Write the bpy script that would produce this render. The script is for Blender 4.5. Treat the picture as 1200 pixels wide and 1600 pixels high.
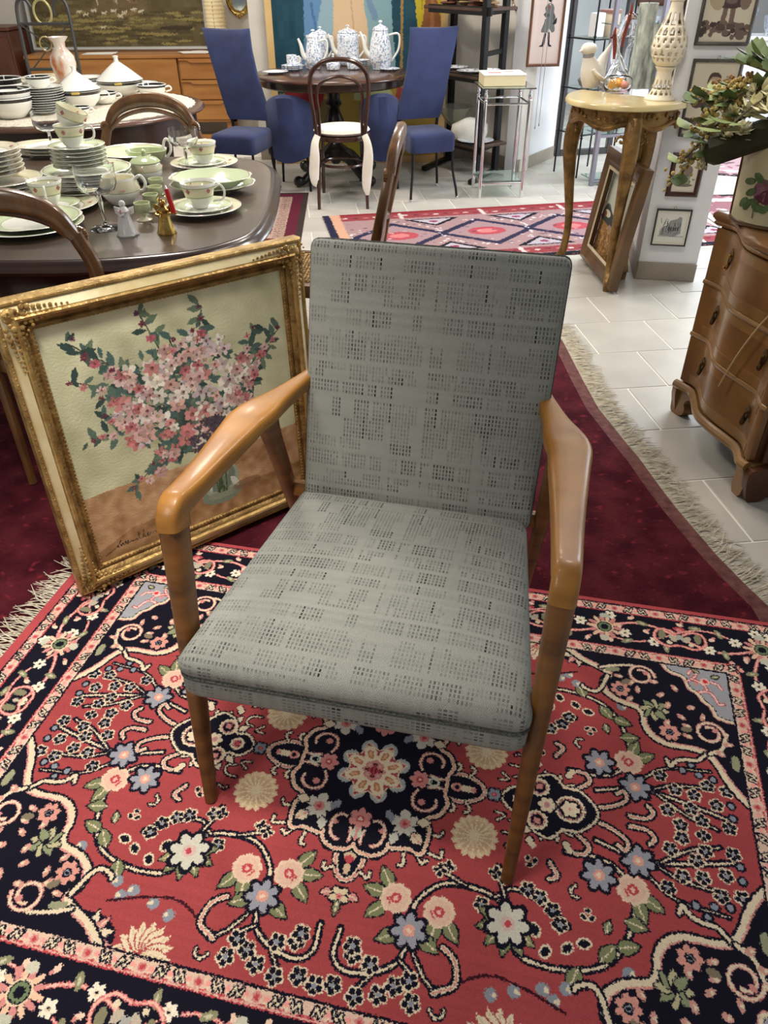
import bpy, bmesh, math, random
import numpy as np
from mathutils import Matrix, Vector
PI = math.pi
for o in list(bpy.data.objects): bpy.data.objects.remove(o)
SC = bpy.context.scene
COL = SC.collection
random.seed(7); RNG = np.random.default_rng(7)

# ------------------------------------------------------------------ camera
CAM_H, CAM_T, CAM_R, CAM_F = 1.5, math.radians(36.28), math.radians(-.457), 1182.0
_ri = Vector((1, 0, 0)); _up = Vector((0, math.sin(CAM_T), math.cos(CAM_T))); _fw = Vector((0, math.cos(CAM_T), -math.sin(CAM_T)))
_cx = math.cos(CAM_R) * _ri + math.sin(CAM_R) * _up
_cy = -math.sin(CAM_R) * _ri + math.cos(CAM_R) * _up
cam = bpy.data.cameras.new('camera'); camo = bpy.data.objects.new('camera', cam); COL.objects.link(camo)
camo.matrix_world = Matrix(((_cx.x, _cy.x, -_fw.x, 0), (_cx.y, _cy.y, -_fw.y, 0), (_cx.z, _cy.z, -_fw.z, CAM_H), (0, 0, 0, 1)))
cam.sensor_fit = 'HORIZONTAL'; cam.sensor_width = 36; cam.lens = CAM_F / 1200 * 36; cam.clip_start = .02
SC.camera = camo

# ------------------------------------------------------------------ view, world, room lights
SC.view_settings.view_transform = 'Standard'; SC.view_settings.look = 'None'
SC.view_settings.exposure = 0.0; SC.view_settings.gamma = 1.0; SC.view_settings.use_curve_mapping = False
try: SC.cycles.use_denoising = True
except Exception: pass
W = bpy.data.worlds.new('world'); SC.world = W; W.use_nodes = True
W.node_tree.nodes['Background'].inputs[0].default_value = (.93, .96, 1, 1)
W.node_tree.nodes['Background'].inputs[1].default_value = .22
def area(name, loc, target, sx, sy, power, col):
    l = bpy.data.lights.new(name, 'AREA'); l.shape = 'RECTANGLE'; l.size = sx; l.size_y = sy; l.energy = power; l.color = col
    o = bpy.data.objects.new(name, l); COL.objects.link(o); o.location = loc
    o.rotation_euler = (Vector(target) - Vector(loc)).to_track_quat('-Z', 'Y').to_euler(); return o
def spot(name, loc, target, power, col, ang=100, blend=.7, r=.05):
    l = bpy.data.lights.new(name, 'SPOT'); l.energy = power; l.color = col; l.spot_size = math.radians(ang); l.spot_blend = blend; l.shadow_soft_size = r
    o = bpy.data.objects.new(name, l); COL.objects.link(o); o.location = loc
    o.rotation_euler = (Vector(target) - Vector(loc)).to_track_quat('-Z', 'Y').to_euler(); return o
WARM = (1, .92, .82); COOL = (.86, .93, 1)
spot('ceiling_spot_front', (-.50, 1.05, 2.7), (-.72, 1.30, 0), 245, WARM, 58, 1, .18)
area('fill_light_front', (-1.75, .0, 2.5), (-.45, 1.0, .2), .6, .6, 20, WARM)  # added fill, not a room fixture; brightens the rug under the armchair
area('ceiling_lamp_table', (-1.2, 4.0, 2.75), (-1.1, 3.6, 0), .5, .5, 52, WARM)
area('ceiling_lamp_middle', (.95, 2.9, 2.8), (.6, 2.6, 0), .5, .5, 26, WARM)
area('ceiling_lamp_console', (.6, 4.6, 2.8), (1.0, 4.4, 0), .5, .5, 26, WARM)
area('ceiling_lamp_back', (-.5, 5.9, 2.8), (-.5, 6.2, 0), .6, .6, 44, WARM)
area('ceiling_lamp_sideboard', (-2.2, 7.2, 2.8), (-2.2, 7.6, .5), .6, .6, 40, WARM)
area('window_daylight_right', (3.6, 5.6, 2.4), (2.4, 5.2, 0), 1.8, 1.6, 170, COOL)
area('window_daylight_back', (2.9, 8.6, 2.5), (2.2, 7.4, .6), 1.8, 1.6, 110, COOL)

# ------------------------------------------------------------------ geometry helpers
def lin(c):
    c = c / 255.0
    return c / 12.92 if c <= .04045 else ((c + .055) / 1.055) ** 2.4
def rgb(*c): return tuple(lin(x) for x in c) + (1,)
class MB:
    def __init__(s): s.v = []; s.f = []; s.m = []; s.cm = 0
    def add(s, vs, fs):
        n = len(s.v); s.v += [tuple(p) for p in vs]
        for f in fs: s.f.append(tuple(i + n for i in f)); s.m.append(s.cm)
        return s
    def box(s, c, d, rz=0, rx=0, ry=0, b=0):
        """box centred at c with size d; b > 0 chamfers every edge"""
        R = Matrix.Rotation(rz, 3, 'Z') @ Matrix.Rotation(ry, 3, 'Y') @ Matrix.Rotation(rx, 3, 'X'); c = Vector(c)
        hx, hy, hz = d[0] / 2, d[1] / 2, d[2] / 2
        if b <= 0:
            pts = [(x, y, z) for z in (-hz, hz) for x, y in ((-hx, -hy), (hx, -hy), (hx, hy), (-hx, hy))]
            fs = [(3, 2, 1, 0), (4, 5, 6, 7), (0, 1, 5, 4), (1, 2, 6, 5), (2, 3, 7, 6), (3, 0, 4, 7)]
        else:
            b = min(b, hx * .9, hy * .9, hz * .9); pts = []
            for z, i in ((-hz, b), (-hz + b, 0), (hz - b, 0), (hz, b)):
                X, Y = hx - i, hy - i
                pts += [(-X + b, -Y, z), (X - b, -Y, z), (X, -Y + b, z), (X, Y - b, z), (X - b, Y, z), (-X + b, Y, z), (-X, Y - b, z), (-X, -Y + b, z)]
            fs = [tuple(range(7, -1, -1)), tuple(range(24, 32))]
            for k in range(3):
                for j in range(8): fs.append((k * 8 + j, k * 8 + (j + 1) % 8, k * 8 + 8 + (j + 1) % 8, k * 8 + 8 + j))
        return s.add([c + R @ Vector(p) for p in pts], fs)
    def loft(s, rings, close=False, caps=True):
        """list of rings of equal length, joined in order"""
        n = len(rings[0]); vs = [p for r in rings for p in r]; fs = []
        K = len(rings)
        for k in range(K if close else K - 1):
            a, b = k * n, ((k + 1) % K) * n
            for j in range(n): fs.append((a + j, a + (j + 1) % n, b + (j + 1) % n, b + j))
        if caps and not close: fs += [tuple(range(n - 1, -1, -1)), tuple(range((K - 1) * n, K * n))]
        return s.add(vs, fs)
    def tube(s, path, r, n=8, close=False, flat=1.0, up=None, caps=True):
        """round tube along path; r number or list; flat squeezes it along up"""
        P = [Vector(p) for p in path]; K = len(P); rings = []
        rr = r if isinstance(r, (list, tuple)) else [r] * K
        ref = Vector(up) if up else None; prev = None
        for k in range(K):
            if close: t = P[(k + 1) % K] - P[k - 1]
            else: t = P[min(k + 1, K - 1)] - P[max(k - 1, 0)]
            t.normalize()
            if ref: a = ref - t * ref.dot(t)
            elif prev is None: a = (Vector((0, 0, 1)) if abs(t.z) < .9 else Vector((1, 0, 0))); a = a - t * a.dot(t)
            else: a = prev - t * prev.dot(t)
            a.normalize(); prev = a; b = t.cross(a)
            rings.append([P[k] + rr[k] * (flat * math.cos(2 * PI * j / n) * a + math.sin(2 * PI * j / n) * b) for j in range(n)])
        return s.loft(rings, close, caps)
    def lathe(s, prof, c=(0, 0, 0), n=24, cap=True, wob=None, sx=1, sy=1, M=None):
        """prof list of (r,z); revolve about z through c"""
        c = Vector(c); rings = []
        for r, z in prof:
            ring = []
            for j in range(n):
                a = 2 * PI * j / n; q = r * (wob(a, z) if wob else 1)
                p = Vector((q * math.cos(a) * sx, q * math.sin(a) * sy, z)); p = M @ p if M else p
                ring.append(c + p)
            rings.append(ring)
        return s.loft(rings, False, cap)
    def prism(s, pts, z0, z1, M=None):
        n = len(pts); vs = [Vector((x, y, z0)) for x, y in pts] + [Vector((x, y, z1)) for x, y in pts]
        if M: vs = [M @ p for p in vs]
        return s.add(vs, [tuple(range(n - 1, -1, -1)), tuple(range(n, 2 * n))] + [(j, (j + 1) % n, n + (j + 1) % n, n + j) for j in range(n)])
    def ball(s, c, r, n=10, sx=1, sy=1, sz=1, M=None):
        k = max(4, n // 2 + 1)
        return s.lathe([(r * max(math.sin(PI * i / k), .02), -r * math.cos(PI * i / k) * sz) for i in range(k + 1)], c, n, True, None, sx, sy, M)
    def sweep(s, prof, path, close=True):
        """sweep a profile of (out,up) pairs round a closed flat polygon path [(x,y)] with mitred corners; z is up"""
        K = len(path); rings = []
        for k in range(K):
            p0, p1, p2 = (Vector(path[k - 1]), Vector(path[k]), Vector(path[(k + 1) % K]))
            a = (p1 - p0).normalized(); b = (p2 - p1).normalized()
            na, nb = Vector((a.y, -a.x)), Vector((b.y, -b.x)); m = (na + nb); m = m / max(m.dot(na), .2)
            rings.append([(p1.x + m.x * o, p1.y + m.y * o, z) for o, z in prof])
        return s.loft(rings, close)
    def xf(s, M, i0=0):
        for i in range(i0, len(s.v)): s.v[i] = tuple(M @ Vector(s.v[i]))
        return s
    def build(s, name, mat, parent=None, smooth=35, **k):
        me = bpy.data.meshes.new(name); me.from_pydata(s.v, [], s.f)
        mats = mat if isinstance(mat, (list, tuple)) else [mat]
        for m in mats: me.materials.append(m)
        if len(mats) > 1: me.polygons.foreach_set('material_index', s.m)
        bm = bmesh.new(); bm.from_mesh(me); bmesh.ops.recalc_face_normals(bm, faces=bm.faces); bm.to_mesh(me); bm.free()
        if smooth:
            me.polygons.foreach_set('use_smooth', [True] * len(me.polygons))
            try: me.set_sharp_from_angle(angle=math.radians(smooth))
            except Exception: pass
        o = bpy.data.objects.new(name, me); COL.objects.link(o)
        if parent: o.parent = parent
        for a, b in k.items(): o[a] = b
        return o
def thing(name, label, cat, loc=(0, 0, 0), rz=0, group=None, rot=None):
    o = bpy.data.objects.new(name, None); COL.objects.link(o); o.empty_display_size = .05
    o.location = loc; o.rotation_euler = rot if rot else (0, 0, rz); return tag(o, label, cat, group)
def tag(o, label, cat, group=None, kind=None):
    o['label'] = label; o['category'] = cat
    if group: o['group'] = group
    if kind: o['kind'] = kind
    return o
def struct(o): o['kind'] = 'structure'; return o
def copy_tree(o, parent=None):
    c = o.copy(); COL.objects.link(c)
    if parent: c.parent = parent
    for ch in list(o.children): copy_tree(ch, c)
    return c
def cr(pts, n=6, close=False):
    """Catmull-Rom curve through points of any dimension"""
    P = [Vector(p) for p in pts]; K = len(P); out = []
    for k in range(K if close else K - 1):
        a, b = P[k], P[(k + 1) % K]
        z = P[k - 1] if (close or k > 0) else a * 2 - b
        d = P[(k + 2) % K] if (close or k + 2 < K) else b * 2 - a
        for i in range(n):
            t = i / n
            out.append(.5 * ((2 * a) + (b - z) * t + (2 * z - 5 * a + 4 * b - d) * t * t + (3 * a - z - 3 * b + d) * t ** 3))
    if not close: out.append(P[-1])
    return [tuple(p) for p in out]
def circ(r, n=32, c=(0, 0), ry=None): return [(c[0] + r * math.cos(2 * PI * k / n), c[1] + (ry or r) * math.sin(2 * PI * k / n)) for k in range(n)]

# ------------------------------------------------------------------ materials (all node based)
_mc = {}
def mat(name, c, rough=.5, metal=0, c2=None, sc=8, bump=0, bsc=40, spec=.5, stretch=(1, 1, 1), trans=0, ior=1.45, wave=None, coat=0, lo=.35, hi=.65, alpha=1, sheen=0, detail=4):
    """principled material; c2 mixes in through noise (or wave bands); colours are sRGB 0-255"""
    if name in _mc: return _mc[name]
    m = bpy.data.materials.new(name); m.use_nodes = True; nt = m.node_tree; N = nt.nodes; L = nt.links; b = N['Principled BSDF']
    b.inputs['Base Color'].default_value = rgb(*c); b.inputs['Roughness'].default_value = rough; b.inputs['Metallic'].default_value = metal
    b.inputs['Specular IOR Level'].default_value = spec; b.inputs['Transmission Weight'].default_value = trans; b.inputs['IOR'].default_value = ior
    b.inputs['Coat Weight'].default_value = coat; b.inputs['Coat Roughness'].default_value = .12; b.inputs['Alpha'].default_value = alpha
    b.inputs['Sheen Weight'].default_value = sheen
    if c2 or bump:
        tc = N.new('ShaderNodeTexCoord'); mp = N.new('ShaderNodeMapping'); mp.inputs['Scale'].default_value = stretch
        L.new(tc.outputs['Object'], mp.inputs['Vector'])
    if c2:
        if wave:
            t = N.new('ShaderNodeTexWave'); t.wave_type = 'BANDS'; t.bands_direction = wave; t.inputs['Scale'].default_value = sc; t.inputs['Distortion'].default_value = 6; t.inputs['Detail'].default_value = 3
            t.inputs['Detail Scale'].default_value = 1.2; f = t.outputs['Fac']
        else:
            t = N.new('ShaderNodeTexNoise'); t.inputs['Scale'].default_value = sc; t.inputs['Detail'].default_value = detail; f = t.outputs['Fac']
        L.new(mp.outputs['Vector'], t.inputs['Vector'])
        r = N.new('ShaderNodeValToRGB'); r.color_ramp.elements[0].position = lo; r.color_ramp.elements[1].position = hi
        r.color_ramp.elements[0].color = rgb(*c); r.color_ramp.elements[1].color = rgb(*c2)
        L.new(f, r.inputs['Fac']); L.new(r.outputs['Color'], b.inputs['Base Color'])
    if bump:
        t2 = N.new('ShaderNodeTexNoise'); t2.inputs['Scale'].default_value = bsc; t2.inputs['Detail'].default_value = 5
        L.new(mp.outputs['Vector'], t2.inputs['Vector']); bp = N.new('ShaderNodeBump'); bp.inputs['Strength'].default_value = bump; bp.inputs['Distance'].default_value = .01
        L.new(t2.outputs['Fac'], bp.inputs['Height']); L.new(bp.outputs['Normal'], b.inputs['Normal'])
    _mc[name] = m; return m
def wood(name, c, c2, rough=.3, sc=3.5, stretch=(1, 1, 1), coat=.3, wave='X'):
    return mat(name, c, rough, c2=c2, sc=sc, stretch=stretch, bump=.04, bsc=60, coat=coat, wave=None, lo=.3, hi=.7)
def image_mat(name, arr, w, h, rough=.8, bump=0, bsc=300, proj='FLAT', spec=.3, sheen=0, axes='XY', ox=0, oy=0, coat=0, interp='Linear', hbump=0):
    """material from a picture painted in this script; one tile covers w x h metres of object space, centred on (ox,oy)"""
    H_, W_ = arr.shape[:2]; im = bpy.data.images.new(name, W_, H_); a = np.ones((H_, W_, 4), np.float32); a[..., :3] = np.clip(arr, 0, 1)
    im.pixels.foreach_set(a[::-1].ravel()); im.pack()
    m = bpy.data.materials.new(name); m.use_nodes = True; nt = m.node_tree; N = nt.nodes; L = nt.links; b = N['Principled BSDF']
    b.inputs['Roughness'].default_value = rough; b.inputs['Specular IOR Level'].default_value = spec; b.inputs['Sheen Weight'].default_value = sheen; b.inputs['Coat Weight'].default_value = coat
    tc = N.new('ShaderNodeTexCoord'); mp = N.new('ShaderNodeMapping'); L.new(tc.outputs['Object'], mp.inputs['Vector'])
    t = N.new('ShaderNodeTexImage'); t.image = im; t.projection = proj; t.interpolation = interp
    if proj == 'BOX':
        t.projection_blend = .15; mp.inputs['Scale'].default_value = (1 / w, 1 / h, 1 / h); L.new(mp.outputs['Vector'], t.inputs['Vector'])
    else:
        src = mp.outputs['Vector']
        if axes == 'XZ':
            sx = N.new('ShaderNodeSeparateXYZ'); cx = N.new('ShaderNodeCombineXYZ'); L.new(tc.outputs['Object'], sx.inputs[0])
            L.new(sx.outputs['X'], cx.inputs['X']); L.new(sx.outputs['Z'], cx.inputs['Y']); L.new(cx.outputs[0], mp.inputs['Vector'])
        mp.inputs['Scale'].default_value = (1 / w, 1 / h, 1); mp.inputs['Location'].default_value = (.5 - ox / w, .5 - oy / h, 0); L.new(src, t.inputs['Vector'])
    L.new(t.outputs['Color'], b.inputs['Base Color'])
    if bump or hbump:
        bp = N.new('ShaderNodeBump'); bp.inputs['Strength'].default_value = bump or hbump; bp.inputs['Distance'].default_value = .004
        if hbump: L.new(t.outputs['Color'], bp.inputs['Height'])
        else:
            t2 = N.new('ShaderNodeTexNoise'); t2.inputs['Scale'].default_value = bsc; L.new(tc.outputs['Object'], t2.inputs['Vector']); L.new(t2.outputs['Fac'], bp.inputs['Height'])
        L.new(bp.outputs['Normal'], b.inputs['Normal'])
    return m

# ------------------------------------------------------------------ a small painter for woven and painted patterns
class Paint:
    def __init__(s, x0, y0, x1, y1, res, bg, jit=0, seed=1):
        s.x0, s.y0, s.res = x0, y0, res; s.W = int(round((x1 - x0) / res)); s.H = int(round((y1 - y0) / res))
        s.a = np.empty((s.H, s.W, 3), np.float32); s.a[:] = np.array(bg) / 255.0
        r = np.random.default_rng(seed); q = 2
        jx = r.uniform(-1, 1, (s.H // q + 1, s.W // q + 1)); jy = r.uniform(-1, 1, jx.shape)
        s.X = (np.arange(s.W) + .5) * res + x0; s.Y = (np.arange(s.H) + .5) * res + y0
        s.X, s.Y = np.meshgrid(s.X, s.Y)
        if jit: s.X = s.X + jit * np.kron(jx, np.ones((q, q)))[:s.H, :s.W]; s.Y = s.Y + jit * np.kron(jy, np.ones((q, q)))[:s.H, :s.W]
    def win(s, pts, pad):
        xs = [p[0] for p in pts]; ys = [p[1] for p in pts]; f = lambda v, o, m: max(0, min(m, int((v - o) / s.res)))
        return slice(f(min(ys) - pad, s.y0, s.H), f(max(ys) + pad, s.y0, s.H) + 1), slice(f(min(xs) - pad, s.x0, s.W), f(max(xs) + pad, s.x0, s.W) + 1)
    def put(s, w, m, col, al=1):
        v = s.a[w]; c = np.array(col) / 255.0
        if al < 1: v[m] = v[m] * (1 - al) + c * al
        else: v[m] = c
    def mask(s, pts, pad=.004):
        w = s.win(pts, pad); X, Y = s.X[w], s.Y[w]; m = np.zeros(X.shape, bool); n = len(pts)
        for i in range(n):
            (x1, y1), (x2, y2) = pts[i][:2], pts[(i + 1) % n][:2]
            if y1 == y2: continue
            m ^= ((y1 > Y) != (y2 > Y)) & (X < (x2 - x1) * (Y - y1) / (y2 - y1) + x1)
        return w, m
    def poly(s, pts, col, al=1):
        w, m = s.mask(pts); s.put(w, m, col, al); return s
    def line(s, pts, wd, col, close=False, al=1):
        pts = list(pts) + ([pts[0]] if close else []); w = s.win(pts, wd + .004); X, Y = s.X[w], s.Y[w]; m = np.zeros(X.shape, bool)
        K = len(pts) - 1
        for i in range(K):
            (x1, y1), (x2, y2) = pts[i][:2], pts[i + 1][:2]; dx, dy = x2 - x1, y2 - y1; q = dx * dx + dy * dy + 1e-12
            t = np.clip(((X - x1) * dx + (Y - y1) * dy) / q, 0, 1)
            h = wd / 2 if not isinstance(wd, (list, tuple)) else wd[0]
            m |= (X - x1 - t * dx) ** 2 + (Y - y1 - t * dy) ** 2 < h * h
        s.put(w, m, col, al); return s
    def ell(s, x, y, r, col, ry=None, rot=0, al=1):
        ry = ry or r; c, n = math.cos(rot), math.sin(rot)
        return s.poly([(x + r * math.cos(t) * c - ry * math.sin(t) * n, y + r * math.cos(t) * n + ry * math.sin(t) * c) for t in np.linspace(0, 2 * PI, 22)[:-1]], col, al)
# ------------------------------------------------------------------ the room
PLASTER = mat('plaster', (226, 221, 212), .9, c2=(214, 208, 198), sc=3, bump=.12, bsc=30, spec=.2)
PLASTER_W = mat('plaster_white', (238, 238, 238), .9, c2=(228, 229, 232), sc=4, bump=.2, bsc=14, spec=.2)
GROUT = mat('grout', (226, 222, 212), .9)
SKIRT = mat('skirting_tile', (158, 148, 134), .45, c2=(148, 138, 126), sc=6)
TILE = mat('floor_tile', (186, 181, 171), .42, c2=(174, 169, 160), sc=4, bump=.05, bsc=20, spec=.4)
_n = TILE.node_tree; _b = _n.nodes['Principled BSDF']; _oi = _n.nodes.new('ShaderNodeObjectInfo'); _hs = _n.nodes.new('ShaderNodeHueSaturation'); _mr = _n.nodes.new('ShaderNodeMapRange')
_mr.inputs['To Min'].default_value = .93; _mr.inputs['To Max'].default_value = 1.06
_src = _b.inputs['Base Color'].links[0].from_socket
_n.links.new(_oi.outputs['Random'], _mr.inputs['Value']); _n.links.new(_mr.outputs[0], _hs.inputs['Value']); _n.links.new(_src, _hs.inputs['Color']); _n.links.new(_hs.outputs[0], _b.inputs['Base Color'])

YAW = math.radians(6.4); TU = Vector((math.cos(YAW), math.sin(YAW))); TV = Vector((-math.sin(YAW), math.cos(YAW)))
fl = struct(MB().box((-.3, 5.2, -.012), (11.5, 12.5, .018)).build('floor', GROUT))
def tile_mesh(mb, w, d, cx=0, cy=0):
    i0 = len(mb.v); mb.box((cx, cy, -.006), (w, d, .012), b=.0022); return mb
_tm = None; tiles = []
TW, TD = .36, .355
for j in range(-3, 32):
    for i in range(-16, 17):
        v = 1.728 + TD * j + TD / 2; u = 1.37 + (0 if j % 2 == 0 else .183) + TW * i + TW / 2
        p = TU * u + TV * v
        if not (-5.6 < p.x < 5.0 and -.7 < p.y < 11.2): continue
        if p.x < -1.5 and p.y > 9 or (p.x < .75 and p.y > 7.7): continue
        under = (p.x < .75 and p.y < 3.2) or (p.x < -.7 and p.y < 6.0) or (p.x < -1.1 and p.y > 8.0)
        r = p - Vector((0, 0)); inside = abs(p.x) < .62 * p.y + .35
        tiles.append((0 if inside and not under and p.y > 1 else 1, r.length, p))
tiles.sort(key=lambda t: (t[0], t[1]))
rest = MB()
for k, (a, _, p) in enumerate(tiles):
    if a == 0 and k < 290:
        if _tm is None: o = tile_mesh(MB(), TW - .006, TD - .006).build('tile', TILE, fl); _tm = o.data
        else: o = bpy.data.objects.new('tile', _tm); COL.objects.link(o); o.parent = fl
        o.location = (p.x, p.y, random.uniform(-.0004, .0004)); o.rotation_euler = (0, 0, YAW)
    else:
        i0 = len(rest.v); tile_mesh(rest, TW - .006, TD - .006); rest.xf(Matrix.Translation((p.x, p.y, 0)) @ Matrix.Rotation(YAW, 4, 'Z'), i0)
o = rest.build('tile_field', TILE, fl); o['kind'] = 'stuff'

def wall(name, a, b, h=2.9, t=.12, m=PLASTER, z0=0):
    """upright wall from a to b, its room side on the left of the direction"""
    a, b = Vector(a), Vector(b); d = b - a; n = Vector((d.y, -d.x)).normalized(); c = (a + b) / 2 + n * t / 2
    return struct(MB().box((c.x, c.y, z0 + h / 2), (d.length, t, h), rz=math.atan2(d.y, d.x)).build(name, m))
def skirt(name, a, b, h=.085):
    a, b = Vector(a), Vector(b); d = b - a; n = Vector((-d.y, d.x)).normalized(); c = (a + b) / 2 + n * .006
    return struct(MB().box((c.x, c.y, h / 2), (d.length, .012, h), rz=math.atan2(d.y, d.x), b=.003).build(name, SKIRT))
wall('wall_back', (-1.1, 8.95), (-5.6, 8.95))
wall('wall_return', (-1.1, 7.67), (-1.1, 8.95))
wall('wall_center', (.80, 7.55), (-1.1, 7.55))
wall('wall_niche', (1.162, 6.964), (.80, 7.55)); skirt('baseboard_niche', (1.162, 6.964), (.80, 7.55), .1)
wall('wall_angled', (1.573, 7.54), (1.162, 6.964), m=PLASTER_W); skirt('baseboard_angled', (1.573, 7.54), (1.162, 6.964), .1)
skirt('baseboard_center', (.80, 7.55), (-1.1, 7.55), .1)
wall('wall_left', (-4.3, 8.95), (-4.3, -.5))
wall('wall_far', (5.0, 10.6), (.8, 10.6), m=PLASTER_W)
wall('wall_right', (4.6, 1.0), (4.6, 10.6), m=PLASTER_W)
# free-standing pillar with four prints on its front
PB = [(1.456, 4.293), (1.765, 4.235), (1.86, 4.72), (1.55, 4.78)]
struct(MB().prism(PB, 0, 2.9).build('pillar', PLASTER_W))
skirt('baseboard_pillar', (1.768, 4.2345), (1.452, 4.294), .1); skirt('baseboard_pillar_side', (1.455, 4.292), (1.549, 4.78), .1)
# dark-framed glazed door leaf beside the angled wall
DARK = mat('door_frame', (74, 72, 74), .4, metal=.3)
GLASS = mat('glass_pane', (236, 242, 242), .02, trans=1, ior=1.12, spec=.5)
def leaf(name, a, b, h=2.3):
    a, b = Vector(a), Vector(b); d = b - a; L_ = d.length; rz = math.atan2(d.y, d.x); t = thing_struct(name, a, rz)
    f = MB(); f.box((.025, 0, h / 2), (.05, .05, h), b=.004).box((L_ - .025, 0, h / 2), (.05, .05, h), b=.004)
    for z in (.025, .5, h - .04): f.box((L_ / 2, 0, z), (L_ - .1, .045, .05 if z != .5 else .02), b=.004)
    f.build('door_frame', DARK, t); MB().box((L_ / 2, 0, h / 2), (L_ - .1, .006, h - .06)).build('pane', GLASS, t)
    return t
def thing_struct(name, a, rz):
    o = bpy.data.objects.new(name, None); COL.objects.link(o); o.location = (a.x, a.y, 0); o.rotation_euler = (0, 0, rz); o['kind'] = 'structure'; return o
leaf('door_1', (1.60, 7.60), (2.15, 7.72))

# ------------------------------------------------------------------ rugs
RED, NAVY, CREAM, PINK, BEIGE, GREY, GREEN, ROSE = (166, 72, 74), (22, 21, 34), (224, 206, 176), (208, 138, 132), (206, 180, 148), (138, 144, 154), (126, 130, 94), (186, 72, 78)
def paint_rug():
    """one quarter of the pattern in (|u|,|v|), mirrored to the whole"""
    p = Paint(0, 0, 1.044, .696, .0014, RED, .0018, 3)
    A = p.a; rows = np.random.default_rng(5).normal(0, .012, (p.H // 6 + 1, 1, 1)); A *= 1 + np.kron(rows, np.ones((6, 1, 1)))[:p.H]
    def out(pts, col=CREAM, w=.010, o=NAVY, close=True, e=.006): p.line(pts, w + e, o, close); p.line(pts, w, col, close)
    def leaf_(x, y, a, l, w, c=GREEN, o=NAVY, vein=CREAM):
        n = 8; q = [(t * l, w * math.sin(PI * t ** .8)) for t in np.linspace(0, 1, n)]; q += [(x_, -y_) for x_, y_ in q[::-1]]
        q = [(x + a_ * math.cos(a) - b_ * math.sin(a), y + a_ * math.sin(a) + b_ * math.cos(a)) for a_, b_ in q]
        p.line(q, .005, o, True); p.poly(q, c)
        if vein: p.line([(x, y), (x + .8 * l * math.cos(a), y + .8 * l * math.sin(a))], .0028, vein)
    def petals(x, y, r, n, c, o=NAVY, core=PINK, core2=ROSE, ph=0, fat=.42):
        for k in range(n): a = ph + 2 * PI * k / n; p.ell(x + r * .64 * math.cos(a), y + r * .64 * math.sin(a), r * .56, o, r * fat * 1.3, a)
        for k in range(n): a = ph + 2 * PI * k / n; p.ell(x + r * .6 * math.cos(a), y + r * .6 * math.sin(a), r * .38, c, r * fat * .82, a)
        p.ell(x, y, r * .34, core); p.ell(x, y, r * .15, core2)
    def buds(x, y, r=.014, c=NAVY):
        for k in range(5): a = 2 * PI * k / 5 + .3; p.ell(x + r * .78 * math.cos(a), y + r * .78 * math.sin(a), r * .66, CREAM)
        for k in range(5): a = 2 * PI * k / 5 + .3; p.ell(x + r * .78 * math.cos(a), y + r * .78 * math.sin(a), r * .42, c)
        p.ell(x, y, r * .36, GREY)
    def rose(x, y, r=.030):
        for k in range(9): a = 2 * PI * k / 9; p.ell(x + r * .7 * math.cos(a), y + r * .7 * math.sin(a), r * .36, (226, 196, 170))
        p.ell(x, y, r * .8, (222, 184, 162)); p.ell(x, y, r * .36, ROSE); p.ell(x, y, r * .17, (230, 180, 168)); p.line([(x - r * .5, y + r * .1), (x - r * .3, y + r * .45)], .004, ROSE)
    def vine(pts, w=.006, n=6): q = cr(pts, n); p.line(q, w + .010, NAVY); p.line(q, w * .9, CREAM); return q
    def curl(pts, w=.007): q = cr(pts, 5); p.line(q, w + .006, NAVY); p.line(q, w, CREAM)
    # --- vines of the field
    vine([(.43, .10), (.50, .10), (.545, .125), (.565, .18), (.545, .26), (.50, .31), (.43, .33), (.36, .325), (.328, .29)])
    vine([(.49, .06), (.56, .08), (.60, .085), (.68, .07), (.76, .05)]); vine([(.60, .085), (.66, .11), (.74, .12)], .004); vine([(.62, .08), (.68, .04), (.74, .02)], .004); vine([(.57, .09), (.64, .15), (.74, .165)], .003)
    vine([(.328, .25), (.30, .225), (.24, .215), (.19, .225), (.15, .27), (.147, .32)]); vine([(.30, .225), (.335, .20), (.40, .22), (.44, .25)], .004); vine([(.24, .215), (.20, .20)], .004)
    vine([(.147, .33), (.14, .38), (.10, .41), (.05, .42), (.02, .40), (.02, .35)]); vine([(.147, .34), (.19, .40), (.22, .42)], .004); vine([(.10, .41), (.07, .45)], .004); vine([(.14, .38), (.17, .40)], .003)
    vine([(.33, .25), (.31, .20), (.30, .16)], .004)
    for x, y in ((.64, .045), (.66, .10), (.69, .06), (.71, .035), (.70, .095), (.745, .08), (.73, .125), (.765, .03), (.77, .12), (.665, .015), (.71, -.002), (.63, .13)): buds(x, y, .0125)
    for x, y in ((.68, .155), (.715, .15), (.745, .145), (.70, .175), (.775, .085), (.775, .055)): p.ell(x, y, .011, NAVY); p.ell(x, y, .007, GREY)
    for x, y in ((.09, .40), (.055, .39), (.115, .445), (.075, .457), (.032, .447), (.05, .375), (.14, .425), (.0, .455), (.165, .41), (.175, .445)): buds(x, y, .0135)
    for x, y in ((.385, .205), (.41, .225), (.425, .25), (.36, .195), (.275, .245), (.31, .18)): buds(x, y, .0125)
    for x, y, a in ((.44, .29, 2.4), (.40, .305, 2.2), (.47, .275, 2.9), (.38, .27, 1.2)): p.ell(x, y, .015, CREAM, .011, a); p.ell(x, y, .0105, NAVY, .007, a)
    for x, y in ((.295, .175), (.20, .185), (.185, .195)): petals(x, y, .014, 4, NAVY, CREAM, NAVY, CREAM)
    for a in (-2.6, -2.1, -1.5, -.9, -.3, .3): leaf_(.328, .27, a + PI, .062, .015, GREEN if int(a * 10) % 2 else (150, 146, 104))
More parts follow.
